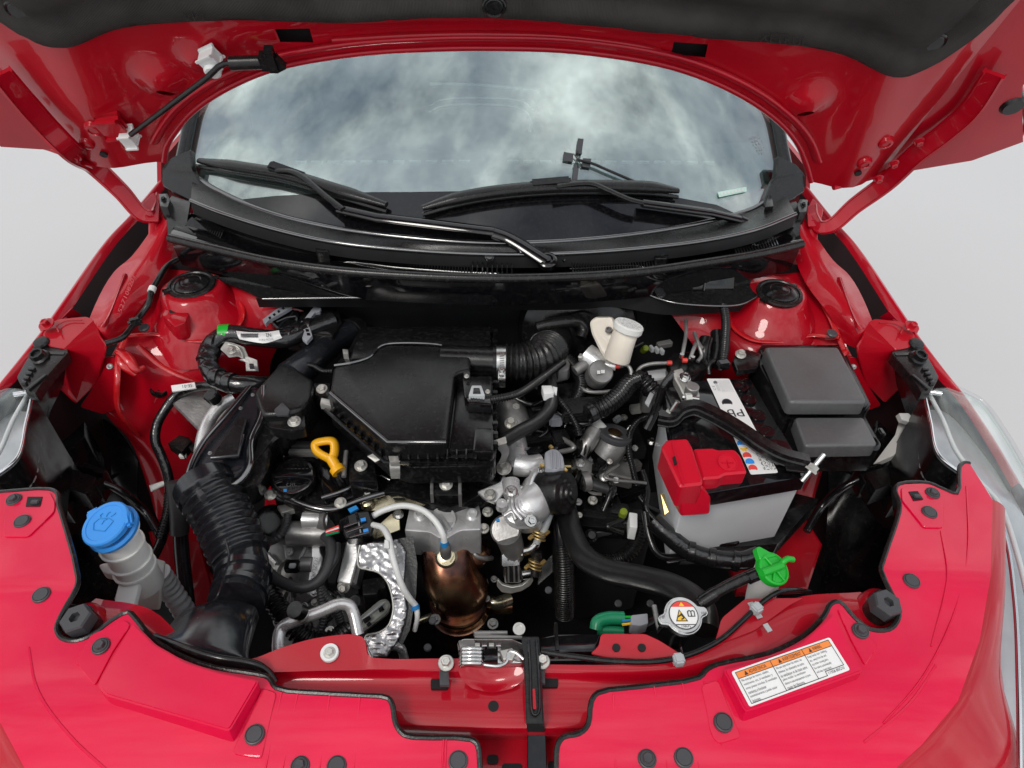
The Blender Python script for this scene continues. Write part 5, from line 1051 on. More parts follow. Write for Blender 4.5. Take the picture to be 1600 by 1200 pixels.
lathe('body', (455, 895, .64), (-.1, -.5, .8), [(.062, -.06), (.062, -.01), (.056, .004), (.035, .010), (.02, .010), (.015, .004), (0, .004)], 'alu_dark', al, 36)
for i in range(10):
    a = i*.6; box('cooling_fin', ('w', *(U(455, 895, .655)+Vector((math.cos(a)*.044, math.sin(a)*.03, math.sin(a)*.014)))), (.022, .004, .012), 'alu', al, ax=(-.1, -.5, .8), rot=a, bev=.001)
tube('terminal_stub', [(470, 882, .675), (488, 882, .675)], .012, 'alu_dark', al, 16, straight=True); box('terminal', (457, 885, .685), (.022, .018, .014), 'black_gloss', al, bev=.002); box('terminal_core', (457, 884, .694), (.010, .008, .004), 'nylon_grey', al, bev=.001)
poly3('bracket_plate', [(430, 840, .66), (486, 846, .66), (480, 870, .65), (430, 872, .64)], .01, 'alu_dark', al, .002)
lathe('pulley', (425, 815, .70), (.4, -.5, .8), [(.028, -.02), (.028, .0), (.02, .003), (.012, .003), (0, .002)], 'black', al, 24); prism('rocker_plate', [(432, 790), (455, 786), (462, 795), (440, 802)], .735, .01, 'zinc', al, .002, r=.003)
for q in ((452, 862, .67), (500, 848, .69), (437, 905, .66), (472, 925, .63)): bolt(q, al, .007, m='alu')
ft = thing('front_casting', 'ribbed grey aluminium timing cover with bolts beside the foil shield', 'casting', (540, 890, .52))
poly3('rib_block', [(541, 845, .705), (558, 842, .705), (560, 870, .695), (548, 914, .675), (526, 910, .675)], .04, 'alu', ft, .003, r=.003)
poly3('rib_block', [(558, 850, .69), (566, 852, .69), (566, 870, .685), (556, 912, .67), (548, 914, .67)], .03, 'alu_dark', ft, .003); bolt((537, 917, .665), ft, .010, (0, -.7, .7), 'zinc', h=.012)
prism('lower_casting', [(430, 905), (520, 915), (560, 915), (560, 990), (430, 985)], .60, .2, 'alu_dark', ft, .006, r=.01)
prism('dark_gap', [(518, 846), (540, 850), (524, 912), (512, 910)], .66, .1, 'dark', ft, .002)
prism('black_actuator', [(566, 905), (600, 900), (603, 918), (592, 920), (590, 928), (566, 930)], .66, .05, 'black_satin', ft, .003, r=.003)
for (x, y, r_) in ((470, 950, .02), (500, 965, .016), (520, 940, .02), (445, 965, .02), (540, 960, .016), (555, 940, .012)): lathe('casting_boss', (x, y, .61), (random.uniform(-.2, .2), -.4, .9), [(r_, -.05), (r_, 0), (r_*.8, .004), (r_*.4, .004), (0, .002)], random.choice(['alu', 'alu_dark']), ft, 20)
for i in range(6): tube('casting_rib', [(440+i*20, 920+i*2, .605), (445+i*20, 980, .605)], .003, 'alu_dark', ft, 6)
for q in ((515, 942), (478, 930), (555, 968), (530, 985)): bolt((*q, .612), ft, .007, m='alu')
gp_ = thing('grey_connector', 'long grey-green plastic connector near the aluminium pipe', 'connector', (580, 955, .60))
poly3('connector_body', [(536, 985, .66), (560, 965, .665), (592, 938, .67), (603, 934, .67), (611, 944, .668), (606, 958, .663), (566, 988, .655), (548, 995, .65)], .024, 'conn_grey', gp_, .004, r=.006)
for q in (((565, 966), (575, 959), (580, 966), (570, 974)), ((590, 948), (597, 946), (600, 952), (593, 956)), ((572, 975), (578, 971), (581, 975), (575, 979))): poly3('connector_window', [(*p, .6705) for p in q], .002, 'black', gp_, 0)
tube('connector_rib', [(550, 980, .668), (600, 942, .673)], .0016, 'nylon_grey', gp_, 6)
pp = thing('aluminium_pipe', 'bent bare aluminium air-conditioning pipe with a black service cap', 'pipe', (480, 980, .65))
tube('pipe_run', [(436, 1030, .74), (435, 1000, .745), (440, 982, .75), (456, 972, .755), (500, 956, .755), (530, 944, .755), (545, 946, .752), (552, 958, .745), (560, 992, .73)], .0082, 'alu', pp, 16)
axp = Vector((-.25, -.35, .9)); lathe('port_neck', (473, 962, .758), axp, [(.0105, -.002), (.0105, .006), (.009, .008), (.009, .014)], 'zinc', pp, 22); lathe('port_cap', (468, 955, .773), axp, [(.0105, -.004), (.0118, -.002), (.0118, .012), (.0108, .0135), (0, .014)], 'black', pp, 28)
tube('low_pipe', [(605, 1008, .62), (625, 1012, .62), (632, 1030, .60)], .007, 'alu', pp, 12)
p2 = thing('pressure_pipe', 'pale aluminium pipe with a small capped port rising behind the intake duct', 'pipe', (320, 660, .68))
tube('pipe_run', [(366, 622, .815), (345, 634, .81), (328, 655, .80), (318, 680, .79), (312, 712, .775), (306, 740, .76)], .0105, 'alu', p2, 16)
lathe('port_neck', (340, 628, .82), (-.3, -.2, 1), [(.008, -.01), (.008, .010), (.011, .011), (.011, .018)], 'zinc', p2, 18); lathe('port_cap', (333, 621, .845), (-.3, -.2, 1), [(.011, -.008), (.012, .0), (.012, .008), (.010, .010), (0, .010)], 'black', p2, 22)
poly3('engine_mount_plate', [(268, 630, .785), (300, 608, .79), (342, 612, .785), (362, 640, .77), (330, 692, .745)], .012, 'alu_dark', p2, .003, r=.006)
sb = thing('pressure_switch', 'small black foam-wrapped block clipped to the red apron', 'switch', (280, 688, .66))
prism('foam_block', [(262, 692), (280, 679), (300, 688), (284, 706)], .725, .02, 'rubber', sb, .002); prism('block_tab', [(282, 680), (294, 683), (310, 700), (300, 706)], .72, .01, 'black', sb, .001); box('block_stud', (286, 712, .71), (.012, .010, .01), 'nylon', sb, bev=.002)
# ================================================================ harnesses left
hn = thing('main_harness', 'thick taped wiring harness with barcode label and green tape by the strut tower', 'wiring harness', (370, 560, .80))
tube('bundle', [(520, 500, .87), (480, 515, .872), (445, 530, .872), (400, 527, .875), (355, 523, .875), (330, 540, .865), (324, 560, .855), (333, 585, .845), (355, 598, .84), (395, 602, .835), (430, 600, .81)], .0165, 'tape', hn, 16)
random.seed(3)
for i in range(9):
    s = [(335, 537, .868), (328, 550, .86), (324, 563, .856), (328, 576, .85), (340, 590, .845), (360, 598, .842), (455, 525, .873), (468, 519, .873), (485, 512, .873)][i]; P = U(*s); lathe('tape_wrap', ('w', *P), ((1, -.3, .2), (.4, 1, .2))[1 if 1 <= i <= 3 else 0], [(.0172, -.008), (.0182, -.004), (.0176, .004), (.0170, .008)], 'tape', hn, 16)
lathe('green_tape', (352, 522, .8755), (1, .15, 0), [(.0172, -.009), (.0176, -.009), (.0176, .009), (.0172, .009)], 'green', hn, 20)
LQ2 = [(369, 516, .8935), (436, 516, .8935), (441, 530, .888), (373, 532, .888)]
loft('barcode_label', [[(369, 517, .8935), (390, 519, .8945), (415, 519, .8945), (436, 516, .8935)], [(371, 524, .8945), (392, 527, .8955), (415, 527, .8955), (438, 523, .8945)], [(374, 530, .889), (394, 534, .890), (415, 536, .890), (441, 528, .889)]], 'paper', hn, 5, 5, .0006)
for i in range(24): x = 376+i*1.15; poly3('barcode_bar', [(x, 521, .8962), (x+.6, 521, .8962), (x+.7, 527, .8967), (x+.1, 527, .8967)], .0004, 'ink', hn, 0)
text('N2', [(424, 527, .8970), (416, 527, .8970), (415, 521, .8968), (423, 521, .8968)], 'ink', hn, lift=.0006); text('36630-74T2', [(428, 532, .8945), (405, 533, .8945), (404, 530, .8955), (427, 529, .8955)], 'ink_grey', hn, lift=.001)
br_ = thing('harness_bracket', 'stamped zinc bracket with bolt under the green-taped harness', 'bracket', (365, 545, .82))
poly3('bracket_plate', [(344, 545, .868), (352, 533, .872), (364, 535, .87), (382, 542, .862), (388, 556, .855), (382, 562, .852), (372, 556, .856), (358, 558, .858), (352, 552, .862)], .0025, 'zinc', br_, .001, r=.002)
poly3('bracket_foot', [(372, 562, .856), (386, 556, .856), (402, 562, .852), (404, 580, .84), (384, 580, .84), (383, 566, .85)], .002, 'alu_dark', br_, .001); prism('foot_slot', [(389, 568), (396, 568), (397, 574), (390, 574)], .856, .004, 'ink', br_, 0); bolt((362, 548, .871), br_, .008)
tube('bracket_bead', [(356, 537, .873), (370, 541, .868), (378, 552, .86), (380, 560, .856)], .0018, 'zinc', br_, 6)
h2 = thing('apron_harness', 'thin taped harness looping down the red apron with a white tag', 'wiring harness', (255, 700, .60))
tube('bundle', [(405, 597, .825), (360, 602, .82), (330, 602, .815), (300, 606, .805), (275, 618, .79), (258, 640, .775), (245, 665, .755), (243, 690, .735), (252, 712, .715), (262, 740, .69), (266, 775, .66), (262, 810, .63), (252, 845, .60), (240, 870, .58)], .0085, 'tape', h2, 12)
poly3('white_tag', [(267, 602, .822), (304, 597, .826), (306, 606, .823), (269, 612, .818)], .003, 'paper', h2, .0005); text('SE-01', [(301, 605, .8245), (286, 607, .8245), (285, 602, .8265), (300, 600, .8265)], 'ink', h2, lift=.0012)
tube('conduit', [(266, 770, .67), (263, 800, .645), (252, 840, .61)], .0095, 'black', h2, 12, rib=(.005, .001)); poly3('pale_clip', [(232, 758, .66), (258, 750, .665), (261, 756, .66), (235, 768, .655)], .006, 'nylon', h2, .002)
th_ = thing('hood_cable', 'thin black cable running down the left apron rail with a white band', 'cable', (215, 480, .87))
tube('cable', [(278, 405, .95), (262, 415, .948), (248, 435, .945), (237, 455, .938), (232, 475, .925), (222, 490, .915), (208, 508, .908), (190, 528, .902), (165, 537, .90)], .0052, 'black', th_, 10); tube('cable_band', [(239, 449, .941), (236, 456, .938)], .0064, 'white', th_, 12); box('cable_grommet', (211, 503, .91), (.022, .016, .014), 'rubber', th_, rot=.6, bev=.004)
eb = thing('control_unit', 'black control unit with two grey lever connectors behind the air cleaner', 'control unit', (480, 500, .82))
prism('unit_body', [(425, 488), (450, 478), (525, 474), (534, 500), (520, 525), (470, 520), (440, 510)], .87, .05, 'black', eb, .004, r=.005)
for ox in (0, 48):
    poly3('connector', [(420+ox, 500, .876), (440+ox, 480, .88), (468+ox, 484, .88), (462+ox, 506, .872), (436+ox, 516, .868)], .02, 'black_gloss', eb, .003, r=.003)
    tube('connector_ridge', [(432+ox, 503, .882), (448+ox, 496, .884), (462+ox, 494, .884)], .0014, 'grey_clip', eb, 6, straight=True)
for q, w_ in (([(410, 499), (440, 477), (452, 473), (456, 479), (448, 484), (420, 500), (415, 506)], .888), ([(462, 509), (474, 500), (490, 479), (502, 481), (500, 486), (492, 488), (481, 502), (488, 524), (479, 534), (472, 528), (476, 515), (466, 517)], .884)):
    poly3('lever', [(*p, w_) for p in q], .007, 'lever_grey', eb, .001, r=.0015)
for i in range(4): poly3('lever_notch', [(419+i*7, 496-i*5, .8885), (422+i*7, 494-i*5, .8885), (424+i*7, 497-i*5, .8885), (421+i*7, 499-i*5, .8885)], .0015, 'black', eb, 0)
for i in range(3): poly3('lever_notch', [(475+i*2, 508+i*6, .8845), (480+i*2, 508+i*6, .8845), (481+i*2, 512+i*6, .8845), (476+i*2, 512+i*6, .8845)], .0015, 'black', eb, 0)
bolt((538, 471, .90), eb, .008, m='zinc'); tube('brass_rod', [(546, 470, .90), (608, 472, .90)], .002, 'gold_clip', eb, 6)
# ================================================================ hoses at lower left
for nm, lab, pts, r_, m_, rib in (
 ('corrugated_hose', 'corrugated black tube diving under the snorkel beside the alternator', [(398, 900, .70), (418, 925, .70), (438, 955, .69), (462, 985, .68), (490, 1003, .67), (520, 1000, .66), (545, 985, .65)], .0145, 'black', (.0075, .0016)),
 ('taped_cable', 'grey taped cable sagging across the alternator', [(412, 885, .71), (425, 900, .71), (445, 912, .71), (470, 918, .71), (492, 912, .71), (508, 895, .715), (517, 870, .722), (517, 850, .725), (508, 838, .72)], .0085, 'grey_tape', None),
 ('corrugated_lead', 'short corrugated lead looping by the oil cap bolt', [(450, 805, .73), (446, 822, .725), (436, 838, .72), (424, 845, .71), (412, 842, .70)], .0062, 'grey_tape', (.004, .0006)),
 ('wiring_branch', 'pair of corrugated wires hanging below the grey taped cable', [(497, 912, .705), (508, 930, .69), (522, 945, .68), (530, 965, .66), (535, 985, .64)], .0065, 'grey_tape', (.0045, .0006)),
 ('washer_hose', 'smooth black hose standing between the apron harness and the snorkel', [(277, 760, .70), (281, 800, .66), (283, 850, .61), (290, 920, .55), (296, 970, .5)], .0125, 'duct', None)):
    t = thing(nm, lab, 'hose', pts[len(pts)//2]); tube('run', pts, r_, m_, t, 16, rib=rib)
    if nm == 'taped_cable':
        tube('branch', [(505, 900, .715), (524, 872, .72), (527, 850, .722)], .006, m_, t, 10)
    if nm == 'wiring_branch': tube('branch', [(500, 912, .705), (502, 935, .69), (506, 960, .67), (500, 990, .65)], .006, m_, t, 10, rib=(.0045, .0006))
    if nm == 'washer_hose': tube('sleeve', [(274, 752, .71), (280, 800, .665), (281, 832, .63)], .0155, 'grey_tape', t, 16)
# ================================================================ recirculation valve and thermostat castings
eg = thing('exhaust_valve', 'silver cast valve housing with a round black motor on its end', 'valve', (830, 790, .66))
axm = Vector((.72, -.42, .42)).normalized()
C0 = U(872, 770, .775)
lathe('motor', ('w', *C0), axm, [(.035, -.030), (.035, .010), (.0325, .016), (.024, .019), (.022, .022), (.017, .024), (.0155, .027), (.010, .028), (.009, .031), (0, .032)], 'black_satin', eg, 40)
lathe('motor_flange', ('w', *(C0-axm*.032)), axm, [(.037, -.005), (.040, -.003), (.040, .004), (.037, .006)], 'alu', eg, 36)
u_, v_, a_ = basis(axm)
for i in range(5):
    a = i*1.256+.4; bolt(('w', *(C0-axm*.024+(u_*math.cos(a)+v_*math.sin(a))*.038)), eg, .0065, axm, 'steel')
tube('throat', [('w', *(C0-axm*.034)), (828, 792, .765), (806, 800, .755)], [.032, .030, .028], 'alu', eg, 28)
poly3('housing_face', [(782, 800, .765), (792, 772, .778), (806, 758, .785), (822, 756, .785), (826, 776, .782), (846, 810, .768), (838, 824, .76), (812, 826, .755), (792, 818, .758)], .04, 'alu', eg, .005, r=.006)
for q in ([(800, 770, .79), (802, 795, .785), (815, 812, .776)], [(806, 768, .79), (809, 795, .785), (824, 810, .776)], [(812, 766, .79), (816, 792, .785), (832, 806, .776)], [(788, 806, .772), (800, 800, .776), (806, 812, .772)]): tube('housing_rib', q, .003, 'alu', eg, 8)
tube('housing_boss', [(798, 752, .79), (800, 775, .785)], [.014, .013], 'alu', eg, 18); bolt((799, 768, .797), eg, .010, (0, -.3, 1), 'steel', h=.01)
bolt((829, 814, .782), eg, .0095, (.2, -.5, .8), 'steel', h=.009); lathe('housing_boss', (784, 788, .782), UPC, [(.009, -.01), (.008, .004), (.004, .004), (.004, .002), (0, .002)], 'alu', eg, 18)
poly3('paint_dab', [(775, 811, .775), (780, 810, .775), (781, 814, .774), (776, 815, .774)], .003, 'blue_dab', eg, 0)
lathe('pipe_collar', (790, 828, .735), (-.1, -.6, .8), [(.024, -.03), (.024, 0), (.021, .004), (.019, .004)], 'alu_dark', eg, 28)
tube('lower_throat', [(793, 835, .73), (800, 855, .70), (802, 870, .68)], [.021, .019, .017], 'alu_dark', eg, 22)
poly3('cooler_head', [(784, 866, .70), (810, 862, .70), (814, 850, .705), (818, 872, .695), (812, 866, .698), (812, 884, .685), (784, 886, .685)], .03, 'steel', eg, .004, r=.004)
poly3('cooler_body', [(787, 868, .695), (812, 866, .695), (816, 905, .655), (813, 912, .65), (789, 912, .65)], .03, 'steel', eg, .003, r=.003)
for x in (794, 803, 810): tube('cooler_fin', [(x, 872, .695), (x+1, 910, .653)], .0015, 'alu_dark', eg, 6)
poly3('cooler_flange', [(778, 906, .655), (785, 914, .648), (800, 918, .645), (816, 915, .645), (830, 902, .652), (834, 907, .648), (828, 916, .642), (815, 924, .635), (798, 928, .63), (784, 926, .632), (776, 916, .645)], .006, 'zinc', eg, .001, r=.003)
for q in (((815, 862, .69), (828, 858, .69), (838, 848, .695)), ((815, 898, .66), (828, 895, .66))): tube('cooler_pipe', list(q), .0085, 'steel', eg, 14)
cg = thing('valve_plug', 'grey plastic plug standing above the black valve motor', 'connector', (865, 718, .76))
prism('plug_body', [(851, 706), (862, 700), (872, 702), (880, 712), (883, 730), (868, 735), (852, 730)], .81, .05, 'lever_grey', cg, .003, r=.004)
for i in range(3): tube('plug_rib', [(861+i*6, 704+i*2, .8125), (863+i*6, 732, .8115)], .0012, 'lever_grey', cg, 6)
for q in ((847, 728), (883, 735), (861, 699)): box('plug_clip', (*q, .80), (.006, .008, .006), 'gold_clip', cg, rot=.5, bev=.001)
tw = thing('water_outlet', 'silver cast water outlet with flange bolts beside the air cleaner', 'casting', (805, 730, .70))
tube('outlet_body', [(800, 690, .785), (806, 712, .78), (810, 735, .77)], [.024, .022, .024], 'alu', tw, 24); tube('outlet_arm', [(806, 725, .78), (825, 728, .78), (846, 722, .78)], [.02, .018, .014], 'alu', tw, 20)
poly3('outlet_flange', [(745, 768, .765), (782, 752, .775), (785, 742, .778), (796, 748, .775), (788, 770, .766), (775, 786, .76), (758, 780, .76)], .012, 'alu', tw, .002, r=.004)
bolt((787, 732, .79), tw, .0125, UPC, 'zinc', h=.01); bolt((766, 773, .772), tw, .0095, UPC, 'zinc'); lathe('outlet_ear', (838, 727, .79), UPC, [(.014, -.008), (.014, 0), (.006, 0), (.006, -.004), (0, -.004)], 'alu', tw, 20)
tube('outlet_body', [(795, 640, .80), (802, 660, .80), (808, 682, .79)], [.03, .028, .026], 'alu_dark', tw, 22)
for q in ((798, 662, .822), (845, 603, .80), (806, 640, .82)): bolt(q, tw, .011, UPC, 'zinc')
# coolant hoses with gold clips
for lab, pts, r_ in (('thin grey coolant hose held by gold spring clips under the valve', [(838, 848, .705), (848, 832, .72), (856, 812, .735), (862, 795, .745)], .006),):
    t = thing('coolant_pipe', lab, 'hose', pts[0]); tube('run', pts, r_, 'nylon_grey', t, 12)
    for q in ((842, 838, .72), (836, 884, .68)):
        for i in range(3): lathe('spring_clip', ('w', *(U(*q)+Vector((0, .004*i-.004, .003*i)))), (.3, .6, .7), [(.0098, -.001), (.0112, -.001), (.0112, .001), (.0098, .001)], 'gold_clip', t, 18)
        for d in (-1, 1): box('clip_ear', ('w', *(U(*q)+Vector((.013*d, .004*d, .003)))), (.010, .006, .005), 'gold_clip', t, rot=.8, bev=.001)
    tube('run', [(838, 862, .69), (838, 880, .675), (836, 900, .66)], .0095, 'rubber', t, 12)
uh = thing('radiator_hose', 'thick textured black radiator hose curving to the radiator cap', 'hose', (930, 880, .68))
tube('hose_run', [(878, 775, .72), (886, 805, .725), (896, 840, .73), (915, 872, .735), (950, 892, .745), (1000, 903, .76), (1045, 915, .775), (1078, 932, .79), (1098, 955, .80), (1100, 985, .80)], .0180, 'hose', uh, 24)
lh = thing('ribbed_sleeve', 'finely ribbed black sleeve hanging between the valve and the radiator hose', 'hose', (882, 880, .55))
tube('upper_tube', [(872, 800, .70), (876, 830, .68), (878, 850, .665)], .0155, 'duct', lh, 22); tube('sleeve', [(878, 848, .665), (881, 885, .63), (882, 930, .58), (882, 960, .54)], .0170, 'rubber', lh, 30, rib=(.0042, .0007))
ch = thing('corrugated_hose', 'corrugated hose sweeping under the battery from a white clip', 'hose', (975, 865, .60))
tube('run', [(1002, 815, .71), (998, 840, .69), (985, 862, .675), (962, 876, .665), (935, 876, .655), (915, 865, .65)], .0125, 'rubber', ch, 18, rib=(.0055, .0012)); prism('white_clip', [(983, 800), (996, 802), (996, 825), (984, 823)], .735, .03, 'white', ch, .001, r=.002); lathe('green_plug', (974, 801, .735), UPC, [(.0065, -.01), (.0065, .004), (.005, .006), (0, .006)], 'olive', ch, 16)
# ================================================================ radiator cap and coolant tank
rc = thing('steel_radiator_cap', 'shiny steel radiator cap with red, white and yellow warning sticker', 'radiator cap', (1068, 962, .84))
RC = Vector(U(1068, 961, .885)); axr = Vector((.02, -.16, 1)).normalized(); ur, vr, ar = basis(axr)
def rcp(x, y, l=0): return RC+ur*x*.64+vr*y*.64+ar*l
P = []
for i in range(72):
    a = 2*math.pi*i/72; r_ = .0345
    for a0 in (math.pi*.06, math.pi*1.06): d = math.atan2(math.sin(a-a0), math.cos(a-a0)); r_ += .0135*math.exp(-(d/.24)**4)
    P.append(rcp(math.cos(a)*r_*.98, math.sin(a)*r_))
bm = bmesh.new(); ft_, a1, b1 = solid(bm, P, -ar*.009); bmesh.ops.recalc_face_normals(bm, faces=bm.faces); bmesh.ops.bevel(bm, geom=list(ft_.edges), offset=.002, segments=3, affect='EDGES', clamp_overlap=True); fin(bm, 'cap_disc', 'steel', rc)
lathe('cap_neck', ('w', *(RC-ar*.01)), axr, [(.018, -.05), (.018, -.012), (.0205, -.008), (.0205, 0)], 'black', rc, 32)
stk = lathe('sticker', ('w', *RC), axr, [(.0168, .0002), (.0168, .0007), (0, .0007)], 'paper', rc, 48)
def rpoly(name, pts, l, m_): poly3(name, [('w', *rcp(x, y, l)) for x, y in pts], .0003, m_, stk, 0)
arc = lambda r_, a0, a1, n=16: [(r_*math.cos(math.radians(a0+(a1-a0)*i/n)), r_*math.sin(math.radians(a0+(a1-a0)*i/n))) for i in range(n+1)]
rpoly('sticker_red', arc(.0255, 35, 145), .0011, 'red_ink'); rpoly('sticker_triangle', [(-.016, -.012), (.006, -.012), (-.007, .010)], .0011, 'ink'); rpoly('sticker_triangle', [(-.0135, -.0105), (.003, -.0105), (-.0068, .0068)], .0014, 'yellow_ink'); rpoly('sticker_triangle', [(-.006, .0158), (.004, .0158), (-.001, .0232)], .0014, 'yellow_ink')
for q in ([(-.011, -.004), (-.005, -.001), (-.001, -.006), (-.006, -.009)], [(-.006, .001), (-.003, .000), (-.003, -.004)]): tube('sticker_figure', [('w', *rcp(x, y, .0016)) for x, y in q], .0008, 'ink', stk, 5)
for q in ([(.008, .006), (.008, -.003), (.014, -.003), (.020, -.003), (.020, .006)], [(.008, .006), (.011, .0075), (.014, .006), (.017, .0075), (.020, .006)], [(.014, .006), (.014, -.003)]): tube('sticker_book', [('w', *rcp(x, y, .0011)) for x, y in q], .0006, 'ink', stk, 5, straight=True)
rg = [('w', *rcp(x, y, .0009)) for x, y in arc(.0258, 0, 360, 48)]; tube('sticker_ring', rg, .0005, 'ink', stk, 5, straight=True); tube('sticker_line', [('w', *rcp(-.018, -.018, .0010)), ('w', *rcp(.018, -.018, .0010))], .0005, 'ink', stk, 5)
text('108kPa', [('w', *rcp(-.008, -.0195, .001)), ('w', *rcp(.009, -.0195, .001)), ('w', *rcp(.009, -.0235, .001)), ('w', *rcp(-.008, -.0235, .001))], 'ink', stk); text('NF', [('w', *rcp(-.043, .000, .0004)), ('w', *rcp(-.034, .000, .0004)), ('w', *rcp(-.034, -.006, .0004)), ('w', *rcp(-.043, -.006, .0004))], 'ink_grey', rc); text('108', [('w', *rcp(.034, .006, .0004)), ('w', *rcp(.043, .006, .0004)), ('w', *rcp(.043, .001, .0004)), ('w', *rcp(.034, .001, .0004))], 'ink_grey', rc)
oh = thing('overflow_hose', 'short black overflow hose linking the radiator cap to the green cap', 'hose', (1140, 915, .85))
tube('run', [(1092, 944, .868), (1110, 931, .875), (1135, 917, .882), (1160, 905, .888), (1192, 893, .893)], .0070, 'rubber', oh, 16); tube('sleeve_end', [(1096, 941, .872), (1118, 927, .88)], .0084, 'black', oh, 16); tube('sleeve_end', [(1168, 903, .890), (1194, 892, .894)], .0080, 'black', oh, 16)
rt = thing('coolant_tank', 'white coolant tank neck under a bright green cap', 'coolant tank', (1195, 920, .75))
tube('tank_neck', [(1203, 888, .885), (1196, 905, .86), (1190, 925, .83), (1186, 950, .80)], [.0175, .0175, .018, .019], 'nylon', rt, 26)
AG = Vector(U(1208, 889, .90)); axg = Vector((.32, -.28, 1)).normalized(); ug, vg, ag = basis(axg)
lathe('green_cap', ('w', *AG), axg, [(.0195, -.008), (.0202, -.006), (.0202, .002), (.019, .003), (.0178, .003), (.0165, .001), (0, .0005)], 'green', rt, 36)
poly3('cap_lip', [('w', *(AG+ug*x+vg*y+ag*.003)) for x, y in ((-.018, .008), (-.020, .023), (-.015, .026), (-.001, .020), (.008, .016))], .008, 'green', rt, .002, r=.003)
tube('cap_spout', [('w', *(AG-ug*.021-vg*.008+ag*.003)), ('w', *(AG+ag*.0035)), ('w', *(AG+ug*.010+vg*.004+ag*.005))], .005, 'green', rt, 14); tube('cap_nipple', [('w', *(AG+ug*.007+vg*.003+ag*.003)), ('w', *(AG+ug*.015+vg*.010+ag*.010)), ('w', *(AG+ug*.025+vg*.011+ag*.009))], .0036, 'green', rt, 12)
for a in (-1.9, -.9, 2.2): tube('cap_web', [('w', *(AG+ag*.003)), ('w', *(AG+(ug*math.cos(a)+vg*math.sin(a))*.017+ag*.002))], .0016, 'green', rt, 8)
gc = thing('green_connector', 'green sleeved connector with coloured wires behind the support', 'connector', (965, 970, .76))
tube('green_sleeve', [(975, 966, .80), (950, 966, .80), (934, 972, .80), (931, 984, .795)], .0085, 'green_dark', gc, 12); tube('green_sleeve', [(974, 986, .79), (950, 985, .79), (934, 986, .79)], .006, 'green_dark', gc, 10); prism('grey_plug', [(986, 961), (1012, 958), (1013, 974), (1000, 978), (986, 976)], .81, .02, 'lever_grey', gc, .002, r=.002)
for i, m_ in enumerate(('green', 'blue_dab', 'yellow_ink')): tube('wire', [(972, 964+i*6, .805), (988, 964+i*5, .805)], .0018, m_, gc, 6)
prism('plug_mount', [(985, 978), (1020, 962), (1026, 972), (990, 992)], .79, .02, 'black', gc, .002); tube('mount_rod', [(1022, 946, .82), (1028, 975, .815), (1044, 1030, .81)], .0035, 'alu_dark', gc, 8); tube('mount_rod', [(1060, 992, .83), (1066, 1022, .82)], .0014, 'steel', gc, 6)
# ================================================================ battery
bt = thing('battery', 'black-topped grey battery with white printed label strip', 'battery', (1150, 700, .67))
BQ = [(1036, 598), (1172, 590), (1264, 744), (1066, 778)]
prism('case', [(1040, 604), (1168, 598), (1256, 748), (1070, 778)], .842, .165, 'case_grey', bt, .003, r=.004, flare=-.03)
blid = prism('lid', BQ, .868, .028, 'black_gloss', bt, .002, r=.004)
prism('lid_recess', [(1080, 650), (1108, 648), (1142, 700), (1098, 702)], .8705, .003, 'black', bt, .001); prism('lid_block', [(1038, 606), (1078, 600), (1098, 648), (1070, 668), (1056, 650)], .874, .01, 'black', bt, .002, r=.003)
BL = [(1104, 592, .8695), (1139, 592, .8695), (1216, 739, .8695), (1173, 742, .8695)]
bls = qplate('label_strip', BL, 'paper', bt, .0006, r=.003)
def bsub(u0, v0, u1, v1): return sub(BL, u0, v0, u1, v1)
def flipq(q): return [q[2], q[3], q[0], q[1]]
def turn(q): return [q[3], q[0], q[1], q[2]]
text('Pb', flipq(bsub(.2, .36, .85, .44)), 'ink', bls, lift=.0012); text('C E', turn(bsub(.08, .09, .18, .14)), 'ink_grey', bls, lift=.0012)
for i in range(7): text('Batterie 12V Pb acide recycler ne pas jeter'[i:i+24], turn(bsub(.42+i*.075, .03, .46+i*.075, .16)), 'ink_grey', bls, lift=.0012)
for i in range(2): text('DANGER EXPLOSIVE', turn(bsub(.25+i*.07, .05, .29+i*.07, .15)), 'ink_grey', bls, lift=.0012)
lathe('recycle_mark', uv(BL, .38, .29, .001), UPC, [(.0085, 0), (.0085, .0003), (.0068, .0003), (.0068, 0)], 'ink', bls, 20); lathe('round_mark', uv(BL, .3, .05, .001), UPC, [(.0035, 0), (.0035, .0003), (.0026, .0003), (.0026, 0)], 'ink_grey', bls, 16)
for i, ln in enumerate(('LN1 60Ah', 'CCA 480A', '12V 55Ah', 'SAE/EN')): text(ln, turn(bsub(.90-i*.12, .74, .98-i*.12, .97)), 'ink', bls, lift=.0012)
for i, (m_, k) in enumerate((('yellow_ink', 3), ('blue', 16), ('yellow_ink', 3), ('red_ink', 16), ('blue', 16), ('red_ink', 16))):
    lathe('hazard_icon', uv(BL, .17, .66+i*.058, .0008), UPC, [(.0066, 0), (.0066, .0004), (.0044, .0004), (.0044, .0002 if i not in (4,) else .0005), (0, .0002 if i not in (4,) else .0005)], m_, bls, k, rot=.6)
for q in ((1158, 604), (1170, 624), (1184, 649), (1198, 674)):
    lathe('cell_cap', (*q, .8695), (0, 0, 1), [(.0125, -.001), (.0125, .0015), (.011, .0015), (.0108, .0004), (0, .0004)], 'black_gloss', blid, 28); box('cap_slot', (q[0], q[1], .8705), (.014, .0024, .002), 'black', blid, rot=.7, bev=.0004)
tr = thing('battery_tray', 'black battery tray and cable trough under the battery', 'tray', (1120, 830, .62))
